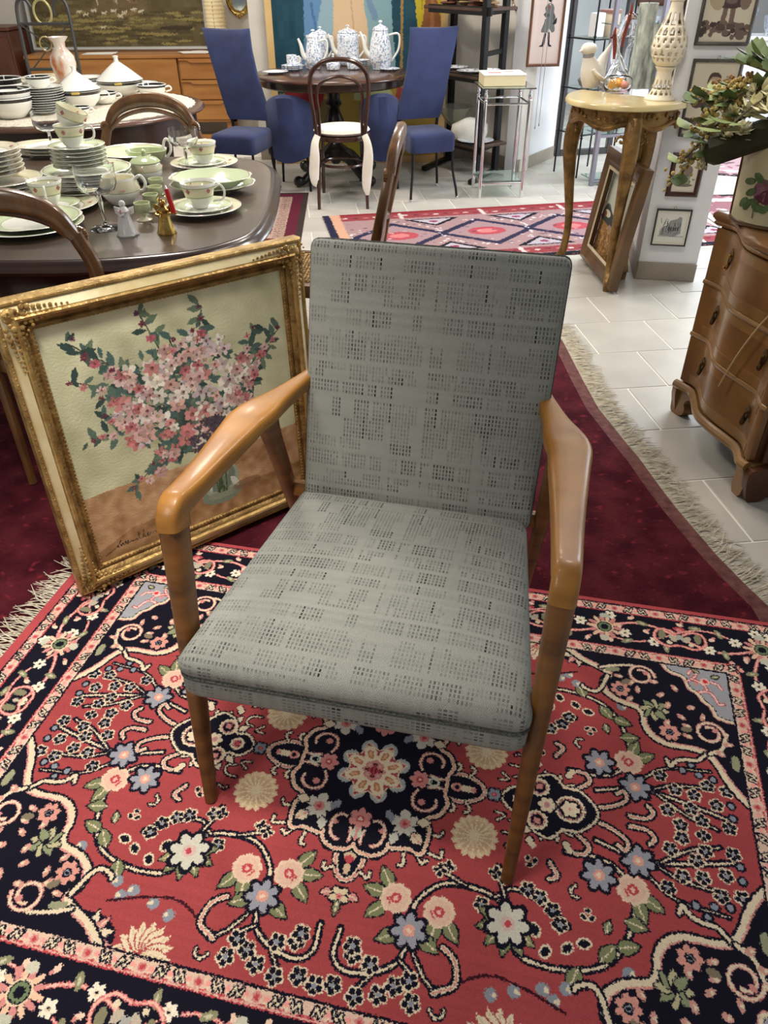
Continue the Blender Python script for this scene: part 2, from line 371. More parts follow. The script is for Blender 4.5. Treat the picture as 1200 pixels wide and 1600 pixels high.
    petals(.328, .27, .042, 7, (206, 202, 186), core=(210, 180, 172), core2=ROSE, fat=.30)
    for x, y, a in ((.11, .27, 2.4), (.11, .27, 3.3), (.11, .27, 4.1), (.197, .275, .9), (.197, .275, 1.7), (.56, .15, .5), (.56, .15, 1.2), (.147, .32, 2.6), (.147, .32, .5)): leaf_(x + .02 * math.cos(a), y + .02 * math.sin(a), a, .05, .014)
    rose(.11, .27); rose(.197, .278); rose(.562, .15, .031)
    for x, y in ((.147, .325), (.497, .135), (.575, .087)): petals(x, y, .034, 7, (152, 153, 162), core=(222, 160, 142), core2=(232, 206, 180), ph=.2, fat=.30)
    for x, y, a in ((.50, .30, -.9), (.53, .27, -.3), (.545, .215, .2), (.46, .32, 1.9)): leaf_(x, y, a, .045, .014)
    for x, y in ((.55, .31), (.35, .385), (.40, .37), (.44, .36), (.31, .40), (.42, .385)): p.ell(x, y, .012, GREY); p.ell(x + .006, y, .005, CREAM)
    p.line(cr([(.24, .40), (.30, .37), (.36, .375), (.44, .40)]), .005, (60, 24, 34))
    # scroll leaves beside the palmette
    for q in ([(.49, .015), (.53, .03), (.555, .05), (.55, .07), (.535, .062)], [(.56, .012), (.595, .014), (.61, .03), (.60, .045)], [(.45, .055), (.475, .075), (.47, .095), (.45, .10)], [(.215, .34), (.24, .36), (.245, .40), (.21, .42)], [(.40, .13), (.415, .155), (.40, .165)]):
        q = cr(q, 5); p.line(q, .018, NAVY); p.line(q, .009, CREAM); p.line(q, .003, PINK)
    # half flowers along the edge of the field
    for k in range(9): a = PI * k / 8; leaf_(.33, .475, -a, .06, .012, (226, 208, 176), RED, BEIGE)
    p.ell(.45, .47, .06, NAVY, .045)
    for k in range(7): a = -PI * k / 6; leaf_(.445, .475, a, .055, .011, CREAM if k % 2 else PINK)
    p.ell(.445, .475, .03, (226, 218, 170), .026); p.line(cr([(.43, .47), (.44, .452), (.452, .465), (.46, .452)]), .004, ROSE)
    # --- beige chrysanthemums
    for k in range(16): a = 2 * PI * k / 16; p.ell(.243 + .036 * math.cos(a), .107 + .036 * math.sin(a), .014, (222, 196, 158), .009, a)
    p.ell(.243, .107, .036, (210, 176, 140))
    for k in range(16): a = 2 * PI * k / 16; p.line([(.243, .107), (.243 + .042 * math.cos(a), .107 + .042 * math.sin(a))], .0032, (234, 214, 180))
    curl([(.30, .085), (.325, .08), (.33, .06), (.31, .055)], .004); curl([(.285, .06), (.30, .045), (.28, .04)], .004)
    # --- palmette on the long axis
    for a in np.linspace(.4, 2.9, 7): leaf_(.385 + .055 * math.cos(a), .058 * math.sin(a), a, .03, .008, CREAM, NAVY, None)
    lob = cr([(.292, 0), (.315, .026), (.345, .026), (.36, .06), (.395, .074), (.42, .05), (.45, .047), (.475, .03), (.492, 0), (.475, -.03), (.45, -.047), (.42, -.05), (.395, -.074), (.36, -.06), (.345, -.026), (.315, -.026)], 5, True)
    out(lob, CREAM, .012); p.poly(lob, NAVY)
    for x, y, r in ((.368, .04, .020), (.33, 0, .014), (.436, 0, .03)): p.line(circ(r, 18, (x, y)), .006, CREAM, True); p.line(circ(r - .005, 18, (x, y)), .003, PINK, True)
    petals(.387, 0, .02, 6, CREAM, NAVY, PINK, GREY); petals(.436, 0, .021, 6, CREAM, NAVY, CREAM, PINK); p.ell(.368, .042, .008, PINK); p.ell(.33, 0, .006, ROSE)
    petals(.272, 0, .016, 6, GREY, NAVY, ROSE, PINK)
    for x, y in ((.355, .10), (.43, .095)): leaf_(x, y - .02, 1.5, .022, .008, CREAM, NAVY, None); p.ell(x + .008, y, .007, CREAM)
    # --- pendants
    pen = cr([(.160, .0), (.172, .028), (.205, .034), (.236, .022), (.252, 0), (.236, -.022), (.205, -.034), (.172, -.028)], 5, True); out(pen, CREAM, .010); p.line(pen, .004, PINK, True); p.poly([(.205 + (x - .205) * .84, y * .8) for x, y in pen], NAVY)
    p.line([(.185, 0), (.225, 0)], .016, CREAM); p.ell(.19, 0, .011, PINK); p.ell(.19, 0, .005, NAVY); p.ell(.228, 0, .006, PINK)
    pen = cr([(0, .165), (.024, .18), (.028, .215), (.018, .246), (0, .258), (-.018, .246), (-.028, .215), (-.024, .18)], 5, True); out(pen, CREAM, .010); p.line(pen, .004, PINK, True); p.poly([(x * .8, .212 + (y - .212) * .84) for x, y in pen], NAVY)
    p.ell(0, .20, .013, (206, 180, 150), .022); p.ell(0, .214, .009, ROSE); p.ell(0, .235, .007, BEIGE, .013); petals(0, .292, .02, 5, (216, 196, 160), NAVY, PINK, ROSE, PI / 2); leaf_(.016, .285, .3, .025, .008, PINK); leaf_(0, .30, 1.57, .03, .007)
    for q in ([(.04, .185), (.05, .20), (.06, .192), (.055, .183)], [(.028, .235), (.045, .245), (.048, .232)], [(.165, .055), (.185, .06), (.192, .052), (.188, .044)], [(.215, .035), (.225, .05), (.215, .058)], [(.15, .12), (.17, .125), (.178, .113)], [(.13, .17), (.145, .19), (.155, .182)], [(.105, .175), (.11, .20), (.10, .205)], [(.155, .165), (.18, .17), (.182, .155)]): curl(q, .006)
    # --- central medallion
    med = cr([(.168, 0), (.166, .02), (.176, .045), (.165, .075), (.138, .092), (.148, .115), (.148, .145), (.140, .172), (.112, .166), (.080, .172), (.072, .160), (.066, .182), (.044, .197), (.012, .194), (0, .180)], 4)
    full = med + [(-x, y) for x, y in med[::-1]] + [(-x, -y) for x, y in med] + [(x, -y) for x, y in med[::-1]]
    out(full, CREAM, .009, e=.008); p.line(full, .003, (226, 160, 142), True); p.poly([(x * .965, y * .97) for x, y in full], NAVY)
    q = cr([(.166, .012), (.15, .012), (.118, .018), (.10, .04), (.105, .066), (.13, .074), (.150, .06), (.150, .042)], 5); p.line(q, .0075, PINK); p.line(q, .0038, CREAM); p.ell(.128, .04, .012, NAVY, .016); p.ell(.12, .055, .008, PINK)
    q = cr([(.012, .176), (.014, .15), (.02, .128), (.042, .12), (.058, .138), (.052, .17), (.036, .178)], 5); p.line(q, .0075, PINK); p.line(q, .0038, CREAM); p.ell(.035, .15, .010, NAVY, .016); p.ell(.05, .14, .006, PINK)
    petals(.106, 0, .024, 6, PINK, NAVY, ROSE, CREAM); p.ell(.138, 0, .013, (196, 200, 184)); p.ell(.138, 0, .006, NAVY); petals(0, .122, .026, 6, PINK, NAVY, ROSE, CREAM, .5); p.ell(0, .155, .012, (190, 196, 176)); p.line([(0, .13), (0, .17)], .006, PINK)
    petals(.095, .112, .034, 5, (206, 200, 186), NAVY, PINK, ROSE, .8); leaf_(.115, .13, .8, .032, .012, CREAM, NAVY, PINK); leaf_(.08, .135, 1.7, .03, .011, (200, 196, 182), NAVY, None); leaf_(.12, .105, -.2, .03, .01, CREAM, NAVY, None); p.ell(.06, .10, .014, GREY, .009, .8)
    for k in range(8): a = 2 * PI * k / 8 + PI / 8; p.ell(.064 * math.cos(a), .064 * math.sin(a), .019, (170, 176, 176))
    st = [(r * math.cos(a), r * math.sin(a)) for k in range(16) for r, a in (((.074 if k % 2 == 0 else .052), 2 * PI * k / 16 + PI / 8),)]
    p.line(st, .007, CREAM, True); p.poly(st, (170, 70, 78))
    for k in range(8):
        a = 2 * PI * k / 8 + PI / 8; p.ell(.042 * math.cos(a), .042 * math.sin(a), .0245, (236, 220, 190), .0155, a); p.ell(.043 * math.cos(a), .043 * math.sin(a), .013, (196, 132, 96), .007, a); p.ell(.045 * math.cos(a), .045 * math.sin(a), .008, (226, 178, 140), .0035, a)
    for k in range(8): a = 2 * PI * k / 8; p.ell(.018 * math.cos(a), .018 * math.sin(a), .009, PINK); p.ell(.018 * math.cos(a), .018 * math.sin(a), .004, (206, 176, 150))
    p.line([(-.016, 0), (.016, 0)], .008, (90, 36, 44)); p.line([(0, -.016), (0, .016)], .008, (90, 36, 44)); p.line([(-.012, 0), (.012, 0)], .004, ROSE); p.line([(0, -.012), (0, .012)], .004, ROSE)
    # --- corner spandrels
    ed = cr([(.415, .478), (.455, .448), (.495, .43), (.522, .412), (.508, .385), (.512, .352), (.545, .328), (.585, .318), (.600, .298), (.604, .262), (.622, .235), (.655, .222), (.700, .222), (.735, .215), (.757, .19), (.775, .15), (.795, .118), (.815, .095)], 5)
    pl = ed + [(.815, .48)]; p.line(ed, .024, NAVY); p.poly(pl, NAVY); p.line(ed, .014, CREAM); p.line([(x + .006, y + .006) for x, y in ed], .004, PINK)
    for q in ([(.517, .405), (.503, .365), (.487, .345), (.462, .35), (.455, .358)], [(.737, .212), (.715, .19), (.688, .186), (.668, .178), (.655, .16), (.648, .178)], [(.50, .43), (.535, .445), (.58, .455)], [(.745, .215), (.775, .235), (.79, .28)]): q = cr(q, 5); p.line(q, .017, NAVY); p.line(q, .0085, CREAM)
    gz = cr([(.655, .48), (.672, .455), (.705, .442), (.715, .41), (.735, .395), (.748, .372), (.765, .355), (.772, .33), (.79, .322), (.815, .318)], 4)
    p.poly(gz + [(.815, .48)], (160, 160, 166)); p.line(gz, .012, NAVY); p.line(gz, .008, CREAM); p.line([(x - .004, y - .004) for x, y in gz], .003, PINK)
    for q in ([(.712, .43), (.728, .44), (.738, .462), (.725, .468), (.718, .455)], [(.74, .40), (.762, .405), (.775, .39), (.783, .37), (.795, .372)], [(.725, .44), (.75, .43), (.76, .41)], [(.765, .44), (.785, .435), (.795, .42)]): q = cr(q, 5); p.line(q, .009, ROSE); p.line(q, .005, (240, 206, 196))
    p.ell(.757, .438, .011, (236, 186, 176)); p.ell(.757, .438, .006, (206, 50, 54)); p.ell(.735, .425, .006, PINK); leaf_(.775, .455, .4, .02, .006); leaf_(.745, .465, 2.6, .02, .006)
    for x, y, r in ((.60, .425, .034), (.752, .275, .034)):
        q = [(x + r * (1 - .02 * k) * math.cos(.33 * k), y + r * (1 - .02 * k) * math.sin(.33 * k)) for k in range(26)]; p.line(q, .009, PINK); p.line(q, .005, CREAM); p.ell(x, y, .012, NAVY); p.ell(x + .012, y + .01, .007, PINK)
    for x, y in ((.548, .368), (.66, .258)): petals(x, y, .026, 7, (214, 150, 136), NAVY, GREY, NAVY, fat=.34); p.line(circ(.008, 10, (x, y)), .003, NAVY, True)
    for k in range(8): leaf_(.628, .318, 2 * PI * k / 8, .036, .010, (140, 146, 112) if k % 2 else (186, 178, 140), NAVY, None)
    p.ell(.628, .318, .006, NAVY)
    for x, y in ((.66, .34), (.645, .37), (.69, .31), (.575, .395), (.70, .255), (.57, .34), (.68, .40), (.74, .32), (.59, .375), (.63, .41), (.715, .345), (.79, .25), (.77, .22), (.545, .41), (.70, .285), (.655, .285)):
        p.ell(x, y, .012, (206, 150, 136), .007, x * 40); p.ell(x + .003, y, .004, CREAM)
    p.ell(.562, .395, .014, (128, 116, 96), .008, .8); p.ell(.70, .275, .014, (128, 116, 96), .008, .2); p.ell(.53, .43, .02, (150, 150, 120), .008, .3); p.ell(.80, .20, .010, (150, 150, 120), .022)
    # --- small filling sprigs wherever the red field is still bare
    rf = np.random.default_rng(17); base = np.array(RED) / 255; placed = 0
    for _ in range(900):
        x, y = rf.uniform(.02, .79), rf.uniform(.02, .455); w = p.win([(x, y)], .019)
        if np.abs(p.a[w] - base).max() > .12: continue
        a = rf.uniform(0, 6.28); c, s = math.cos(a), math.sin(a); T = lambda u, v: (x + u * c - v * s, y + u * s + v * c); k = placed % 4; placed += 1
        if k == 0: q = cr([T(-.013, -.006), T(-.004, .006), T(.008, .004), T(.012, -.006)], 4); p.line(q, .011, NAVY); p.line(q, .0045, CREAM)
        elif k == 1:
            for u, v in ((-.008, -.004), (.007, -.004), (0, .009)): p.ell(*T(u, v), .009, CREAM, .0065, a + u * 90); p.ell(*T(u, v), .006, NAVY, .004, a + u * 90)
        elif k == 2: leaf_(*T(-.013, 0), a, .028, .008, (132, 138, 104), NAVY, CREAM)
        else: p.line([T(-.012, 0), T(.010, 0)], .009, NAVY); p.line([T(-.010, 0), T(.008, 0)], .0035, CREAM); p.ell(*T(.010, .006), .0065, NAVY); p.ell(*T(.010, .006), .0035, PINK)
        if placed > 46: break
    # --- borders: guard, main, guard, edge
    u0, v0 = .812, .477; X, Y = p.X, p.Y; D = np.maximum(X - u0, Y - v0)
    def band(a, b, c): p.a[(D >= a) & (D < b)] = np.array(c) / 255.0
    band(0, .005, NAVY); band(.005, .034, (222, 190, 168)); band(.034, .037, ROSE); band(.037, .041, NAVY); band(.041, .170, NAVY); band(.170, .174, ROSE); band(.174, .200, (222, 186, 166)); band(.200, .205, NAVY); band(.205, .4, (174, 74, 78))
    p.a[(D >= .0295) & (D < .0325)] = np.array((214, 150, 140)) / 255
    def marks(d, n, ax):
        for k in range(n):
            t = .02 + k * .037; s = 1 if k % 2 else -1
            if ax == 0 and t > u0 + d + .03: break
            if ax == 1 and t > v0 + d + .03: break
            c = (lambda a, b: (t + a, v0 + d + b)) if ax == 0 else (lambda a, b: (u0 + d + b, t + a))
            q = [c(-.010, -.008 * s), c(-.004, .006 * s), c(.004, -.006 * s), c(.010, .008 * s)]
            if k % 3 != 2: p.line(q, .010, NAVY); p.line(q, .0035, CREAM)
            else: p.ell(*c(0, 0), .009, PINK); p.ell(*c(0, 0), .005, ROSE)
            p.ell(*c(.0185, 0), .006, (236, 160, 150)); p.ell(*c(.0185, .006), .003, CREAM); p.line([c(-.018, .010), c(-.006, .011)], .003, ROSE)
    for ax in (0, 1): marks(.0185, 30, ax); marks(.187, 32, ax)
    def bflower(x, y, a):
        c, s = math.cos(a), math.sin(a); T = lambda dx, dy: (x + dx * c - dy * s, y + dx * s + dy * c)
        for k in range(14): b = 2 * PI * k / 14; p.ell(x + .034 * math.cos(b), y + .034 * math.sin(b), .013, (230, 190, 160) if k % 2 else PINK, .006, b)
        p.ell(x, y, .024, (226, 200, 168)); p.ell(x, y, .020, NAVY); p.ell(x, y, .0175, (112, 128, 92)); p.ell(x, y, .0105, NAVY)
        p.ell(*T(0, .045), .014, (188, 190, 170), .010, a); p.ell(*T(0, -.042), .012, (200, 196, 176), .012, a)
    def palm(x, y, a):
        c, s = math.cos(a), math.sin(a); T = lambda dx, dy: (x + dx * c - dy * s, y + dx * s + dy * c)
        for sg in (-1, 1):
            q = cr([T(sg * dx, dy) for dx, dy in ((.004, -.03), (.04, -.036), (.066, -.01), (.056, .022), (.028, .024), (.01, .012))], 5); p.line(q, .009, (206, 110, 108)); p.line(q, .004, (236, 180, 164))
            p.ell(*T(sg * .046, .004), .010, (132, 128, 100), .018, a); p.ell(*T(sg * .028, -.022), .007, CREAM); p.ell(*T(sg * .018, -.004), .014, (190, 176, 156), .009, a + sg)
        p.ell(*T(0, .034), .016, ROSE, .008, a); p.ell(*T(0, .028), .008, PINK); p.ell(*T(0, 0), .010, (170, 168, 160), .012, a); p.ell(*T(0, -.014), .006, NAVY)
    def star6(x, y): petals(x, y, .018, 6, (236, 226, 204), NAVY, CREAM, NAVY, fat=.36)
    def brun(n, f, ang):
        for k in range(n):
            t0 = .91 - .405 * k if ang == 0 else .58 - .40 * k
            w = cr([f(t0 - .405 + .405 * i / 8, .034 * math.sin(2 * PI * i / 8)) for i in range(9)], 4); p.line(w, .009, (214, 120, 116)); p.line(w, .004, (238, 186, 170))
            w = cr([f(t0 - .405 + .405 * i / 8, -.040 * math.sin(2 * PI * i / 8 + .5)) for i in range(9)], 4); p.line(w, .007, (206, 112, 110)); p.line(w, .003, (238, 186, 170))
            for dx, dy in ((.06, .012), (-.06, -.012), (.13, -.03), (.27, -.03), (-.02, .05)): star6(*f(t0 - dx, dy))
            for dx, dy in ((.10, .035), (.30, .035), (.16, .045), (.09, -.04), (.34, -.04), (.24, -.045)): a = ang + dx * 20; c = f(t0 - dx, dy); p.ell(c[0], c[1], .017, (140, 138, 106), .008, a); p.ell(c[0], c[1], .008, (196, 190, 160), .003, a)
            for dx, dy in ((.04, -.05), (.12, .01), (.29, .005), (.36, .01), (.33, .05), (.20, .05), (.385, -.045)): c = f(t0 - dx, dy); p.ell(c[0], c[1], .010, (236, 200, 176), .006, dx * 30); p.ell(c[0] + .006, c[1] + .008, .005, PINK)
            palm(*f(t0 - .2025, 0), ang)
    vb, ub = v0 + .106, u0 + .106
    brun(3, lambda t, d: (t, vb + d), 0); brun(2, lambda t, d: (ub + d, t), -PI / 2)
    for k in range(3): bflower(.915 - .405 * k, vb, 0)
    for k in range(1, 3): bflower(ub, vb - .40 * k + .012, -PI / 2)
    a = p.a; full = np.concatenate([a[:, ::-1], a], 1); full = np.concatenate([full[::-1], full], 0)
    full *= 1 + np.random.default_rng(9).normal(0, .035, full.shape[:2])[..., None]
    return full
RUG_M = image_mat('persian_rug', paint_rug(), 2.088, 1.392, .95, bump=.35, bsc=420, spec=.1, sheen=0)
FRINGE = mat('fringe_wool', (222, 214, 196), .95, c2=(196, 186, 164), sc=30)
def rug_slab(w, d, t, sag=.003, nx=60, ny=40, seed=0, edge=None):
    """rug pile: a thin slab with a faintly uneven top"""
    r = random.Random(seed); ph = [r.uniform(0, 6) for _ in range(4)]; mb = MB(); top = []; bot = []
    for j in range(ny + 1):
        for i in range(nx + 1):
            x, y = -w / 2 + w * i / nx, -d / 2 + d * j / ny
            if edge: x, y = edge(x, y)
            top.append((x, y, t + sag * math.sin(3 * x + ph[0]) * math.sin(4 * y + ph[1]) * .5 + sag * .3 * math.sin(9 * x + ph[2] + 5 * y)))
            bot.append((x, y, 0))
    n = len(top); fs = []; W1 = nx + 1
    for j in range(ny):
        for i in range(nx): a = j * W1 + i; fs.append((a, a + 1, a + W1 + 1, a + W1)); fs.append((n + a, n + a + W1, n + a + W1 + 1, n + a + 1))
    rim = [i for i in range(nx)] + [nx + W1 * j for j in range(ny)] + [ny * W1 + nx - i for i in range(nx)] + [W1 * (ny - j) for j in range(ny)]
    for k in range(len(rim)): a, b = rim[k], rim[(k + 1) % len(rim)]; fs.append((a, n + a, n + b, b))
    return mb.add(top + bot, fs)
def fringe(mb, p0, p1, out, n, ln, seed=1, r=.0016, z=.006, edge=None):
    R_ = random.Random(seed); p0, p1, out = Vector(p0), Vector(p1), Vector(out)
    for k in range(n):
        t = (k + R_.random() * .8) / n; a = p0.lerp(p1, t); L_ = ln * R_.uniform(.6, 1.15); side = (p1 - p0).normalized() * R_.gauss(0, .35) * L_
        b = a + out * L_ * .5 + side * .35; c = a + out * L_ + side
        if edge: a, b, c = [Vector(edge(q.x, q.y)) if len(q) == 2 else q for q in (a, b, c)]
        mb.tube([(a.x, a.y, z), (b.x, b.y, z * .75 + R_.random() * .006), (c.x, c.y, .003 + R_.random() * .004)], [r, r * 1.2, r * .5], 4)
    return mb
RUGC = (-.0275, 1.035)
t = thing('oriental_rug', 'red and navy oriental rug with a flower medallion under the grey armchair', 'rug', (RUGC[0], RUGC[1], .0052), math.radians(-13.3))
rug_slab(2.088, 1.392, .0085, .0015).build('pile', RUG_M, t)
fm = MB(); fringe(fm, (-1.04, -.69), (-1.04, .69), (-1, 0), 330, .085, 3); fringe(fm, (1.04, -.69), (1.04, .69), (1, 0), 330, .085, 4)
fm.build('fringe', FRINGE, t)['kind'] = 'stuff'

# large worn dark red rug under and behind the oriental one
DR = mat('dark_red_pile', (82, 28, 36), .95, c2=(58, 14, 24), sc=9, bump=.5, bsc=90, spec=.1, lo=.38, hi=.62, detail=8)
_n = DR.node_tree; _b = _n.nodes['Principled BSDF']; _src = _b.inputs['Base Color'].links[0].from_socket
_t = _n.nodes.new('ShaderNodeTexNoise'); _t.inputs['Scale'].default_value = 26; _t.inputs['Detail'].default_value = 6; _rp = _n.nodes.new('ShaderNodeValToRGB'); _rp.color_ramp.elements[0].position = .6; _rp.color_ramp.elements[1].position = .72
_mx = _n.nodes.new('ShaderNodeMixRGB'); _mx.inputs['Color2'].default_value = rgb(118, 38, 48); _tc = _n.nodes.new('ShaderNodeTexCoord')
_n.links.new(_tc.outputs['Object'], _t.inputs['Vector']); _n.links.new(_t.outputs['Fac'], _rp.inputs['Fac']); _n.links.new(_rp.outputs['Color'], _mx.inputs['Fac']); _n.links.new(_src, _mx.inputs['Color1']); _n.links.new(_mx.outputs[0], _b.inputs['Base Color'])
WORN = mat('worn_rug_edge', (108, 68, 62), .95, c2=(80, 38, 40), sc=30, bump=.4, bsc=120, lo=.35, hi=.7)
REDGE = [(.85, 3.60), (.866, 3.40), (.872, 3.0), (.881, 2.74), (.925, 2.45), (.943, 2.349), (.965, 2.15), (.982, 2.03), (1.026, 1.796), (1.062, 1.66), (1.092, 1.565)]
t = thing('dark_red_rug', 'worn dark red carpet with a frayed pale fringe beside the walnut chest', 'rug', (-.4, 2.5, .0005))
def ridge(y):
    for a, b in zip(REDGE, REDGE[1:]):
        if b[1] <= y <= a[1]: s = (y - b[1]) / (a[1] - b[1]); return b[0] + (a[0] - b[0]) * s
    return REDGE[-1][0] if y < REDGE[-1][1] else REDGE[0][0]
ys = np.linspace(1.42, 3.58, 60); rings = []
def dr_strip(x0f, x1f, z):
    mb = MB(); rr = []
    for y in ys:
        y0 = y + .4 * 0; a, b = x0f(y), x1f(y)
        rr.append([(a + .4, y - 2.5, 0), (b + .4, y - 2.5, 0), (b + .4, y - 2.5, z), (a + .4, y - 2.5, z)])
    return mb.loft(rr)
cut = lambda y: max(1.42, y)
dr_strip(lambda y: -2.6, lambda y: ridge(max(y, 1.5)) - .05, .0045).build('pile', DR, t)
dr_strip(lambda y: ridge(max(y, 1.5)) - .052, lambda y: ridge(max(y, 1.5)), .0035).build('worn_edge', WORN, t)
fm = MB()
for a, b in zip(REDGE, REDGE[1:]):
    d = Vector(b) - Vector(a); nrm = Vector((-d.y, d.x)).normalized(); nrm = nrm if nrm.x > 0 else -nrm
    fringe(fm, (a[0] + .4, a[1] - 2.5), (b[0] + .4, b[1] - 2.5), nrm, int(d.length * 260), .10, int(a[1] * 100), .0017, .004)
fm.build('fringe', FRINGE, t)['kind'] = 'stuff'

# tribal runner behind the armchair
def paint_runner():
    p = Paint(0, 0, 2.6, 1.15, .005, (176, 140, 140), .005, 11); r = np.random.default_rng(2)
    p.poly([(0, 0), (2.6, 0), (2.6, .05), (0, .05)], NAVY); p.poly([(0, 1.1), (2.6, 1.1), (2.6, 1.15), (0, 1.15)], (150, 40, 48)); p.poly([(0, 0), (.05, 0), (.05, 1.15), (0, 1.15)], (34, 34, 60)); p.poly([(.05, 0), (.12, 0), (.12, 1.15), (.05, 1.15)], (226, 172, 140))
    for y0, y1 in ((.06, .17), (.98, 1.10)):
        p.poly([(.12, y0), (2.6, y0), (2.6, y1), (.12, y1)], (156, 66, 70))
        for k in range(34): x = .15 + k * .073; p.ell(x, (y0 + y1) / 2 + r.uniform(-.02, .02), .022, ((236, 214, 206), (120, 40, 60), (206, 120, 120))[k % 3], .014)
        for x in (.55, 1.15, 1.75, 2.35): p.line([(x, y0), (x, y1)], .03, (226, 214, 206))
    for k in range(4):
        x = .45 + k * .6
        for s in (.30, .24): p.poly([(x - s * 1.15, .575), (x, .575 - s), (x + s * 1.15, .575), (x, .575 + s)], (44, 42, 70) if s == .30 else (176, 142, 146))
        p.ell(x, .575, .13, (190, 78, 88), .09); p.ell(x, .575, .07, (226, 130, 130), .045)
        for q in range(40): a = r.uniform(0, 2 * PI); d = r.uniform(.27, .30); p.ell(x + d * math.cos(a) * 1.1, .575 + d * math.sin(a), .010, (236, 226, 226))
        for s in (-1, 1):
            X = x + .3; p.poly([(X - .2, .575 + s * .36), (X, .575 + s * .18), (X + .2, .575 + s * .36)], NAVY); p.poly([(X - .14, .575 + s * .345), (X, .575 + s * .21), (X + .14, .575 + s * .345)], (198, 186, 196)); p.ell(X, .575 + s * .29, .03, (150, 60, 90), .02)
    for q in range(160): p.ell(r.uniform(.15, 2.5), r.uniform(.2, .95), .014, ((212, 204, 206), (150, 100, 116), (70, 60, 96))[q % 3], .007)
    return (p.a * .80 + .03)[::-1]
def flat_rug(name, label, loc, rz, w, d, m, fr=0):
    t = thing(name, label, 'rug', loc, rz); rug_slab(w, d, .006, .001, 12, 8).build('pile', m, t)
    if fr:
        f = MB(); fringe(f, (-w / 2, -d / 2), (-w / 2, d / 2), (-1, 0), int(d * fr), .05, 5); fringe(f, (w / 2, -d / 2), (w / 2, d / 2), (1, 0), int(d * fr), .05, 6); f.build('fringe', FRINGE, t)['kind'] = 'stuff'
    return t
flat_rug('runner_rug', 'faded pink and navy tribal runner behind the grey armchair', (.955, 5.275, .001), math.radians(10), 2.6, 1.15, image_mat('runner', paint_runner(), 2.6, 1.15, .95, spec=.1))
def paint_small():
    p = Paint(0, 0, 1.0, 1.5, .005, (70, 28, 38), .004, 13)
    p.poly([(0, 0), (1, 0), (1, 1.5), (0, 1.5)], (56, 44, 44)); p.poly([(.05, .05), (.95, .05), (.95, 1.45), (.05, 1.45)], (84, 30, 44)); p.poly([(.14, .14), (.86, .14), (.86, 1.36), (.14, 1.36)], (164, 140, 126)); p.poly([(.25, .25), (.75, .25), (.75, 1.25), (.25, 1.25)], (74, 26, 36)); p.line([(.33, .33), (.67, .33), (.67, 1.17), (.33, 1.17)], .018, (190, 166, 150), True); p.poly([(.36, .36), (.64, .36), (.64, 1.14), (.36, 1.14)], (110, 28, 54))
    for k in range(40):
        y = .17 + k * .03
        for x in (.17, .21, .79, .83): p.line([(x - .018, y), (x + .018, y + .01)], .010, (92, 60, 60) if k % 2 else (120, 84, 80))
    return p.a[::-1]
flat_rug('maroon_rug', 'small maroon rug with a patterned stripe between table and thonet style chair', (-.97, 5.62, .001), math.radians(2), .84, 1.32, image_mat('maroon', paint_small(), .84, 1.32, .95, spec=.1))
def paint_far(seed, c):
    p = Paint(0, 0, 2, 1.4, .01, c, .01, seed); r = np.random.default_rng(seed)
    for a, col in ((0, NAVY), (.05, c), (.12, (236, 220, 222)), (.2, c)): p.poly([(a, a), (2 - a, a), (2 - a, 1.4 - a), (a, 1.4 - a)], col)
    for q in range(260): p.ell(r.uniform(.03, 1.97), r.uniform(.03, 1.37), r.uniform(.02, .05), ((240, 226, 228), (176, 80, 96), (120, 60, 80), (214, 130, 140))[q % 4], .02, r.uniform(0, 3))
    g = p.a.mean(-1, keepdims=True); return ((p.a * .6 + g * .4) * .85)[::-1]
flat_rug('far_room_rug', 'pink and white patterned rug in the bright far room', (3.35, 7.35, .001), math.radians(-20), 2, 1.4, image_mat('far_rug', paint_far(1, (206, 150, 158)), 2, 1.4, .95))
flat_rug('doorway_rug', 'crimson patterned rug with a navy edge just behind the pillar', (3.15, 5.45, .001), math.radians(2), 1.7, 1.4, image_mat('door_rug', paint_far(4, (168, 84, 98)), 2, 1.4, .95))
# ------------------------------------------------------------------ the grey armchair
def paint_fabric():
    n = 1000; y, x = np.mgrid[0:n, 0:n]; r = np.random.default_rng(21)      # .6 mm per texel
    base = np.full((n, n), .565, np.float32)
    ph = np.abs((x % 28) - 14); base += .10 * (((y + ph) % 7) < 3) - .05          # herringbone
    out = np.stack([base * .985, base * 1.0, base * .955], -1)
    cw, ch = 16, 13; C, R_ = n // cw, n // ch; M = np.zeros((R_, C), np.float32)
    colf = np.ones(C); i = 0
    while i < C:                                             # columns of dash blocks, each with its own rhythm
        w = int(r.integers(2, 6)); j = int(r.integers(0, 4)); cf = r.uniform(.55, 1.1)
        while j < R_:
            h = int(r.integers(3, 9)); k = r.random()
            if k > .12: M[j:j + h, i:i + w] = r.choice([.45, .7, 1.0]) * r.uniform(.75, 1.15) * cf
            if k > .90: M[j:j + 1, i:i + w] = 1.8
            j += h + int(r.integers(0, 2))
        i += w + int(r.integers(0, 2))
    for q in range(5): j = int(r.integers(0, R_ - 2)); i = int(r.integers(0, C - 20)); M[j:j + 2, i:i + int(r.integers(15, 40))] *= .15
    M *= .3 + .7 * colf[None, :]; M *= r.uniform(.4, 1.3, M.shape)
    dash = np.zeros((n, n), np.float32)
    for dy in range(4, 10):
        for dx in range(2, 13): dash[dy:R_ * ch:ch, dx:C * cw:cw][:R_, :C] = M * r.uniform(.55, 1.25, M.shape)
    out *= (1 - .54 * np.clip(dash, 0, 1.45))[..., None]
    out *= (1 + r.normal(0, .07, (n, n)))[..., None]; st = np.interp(np.arange(n), np.linspace(0, n, 60), r.uniform(.96, 1.03, 60)); out *= st[None, :, None]; return out
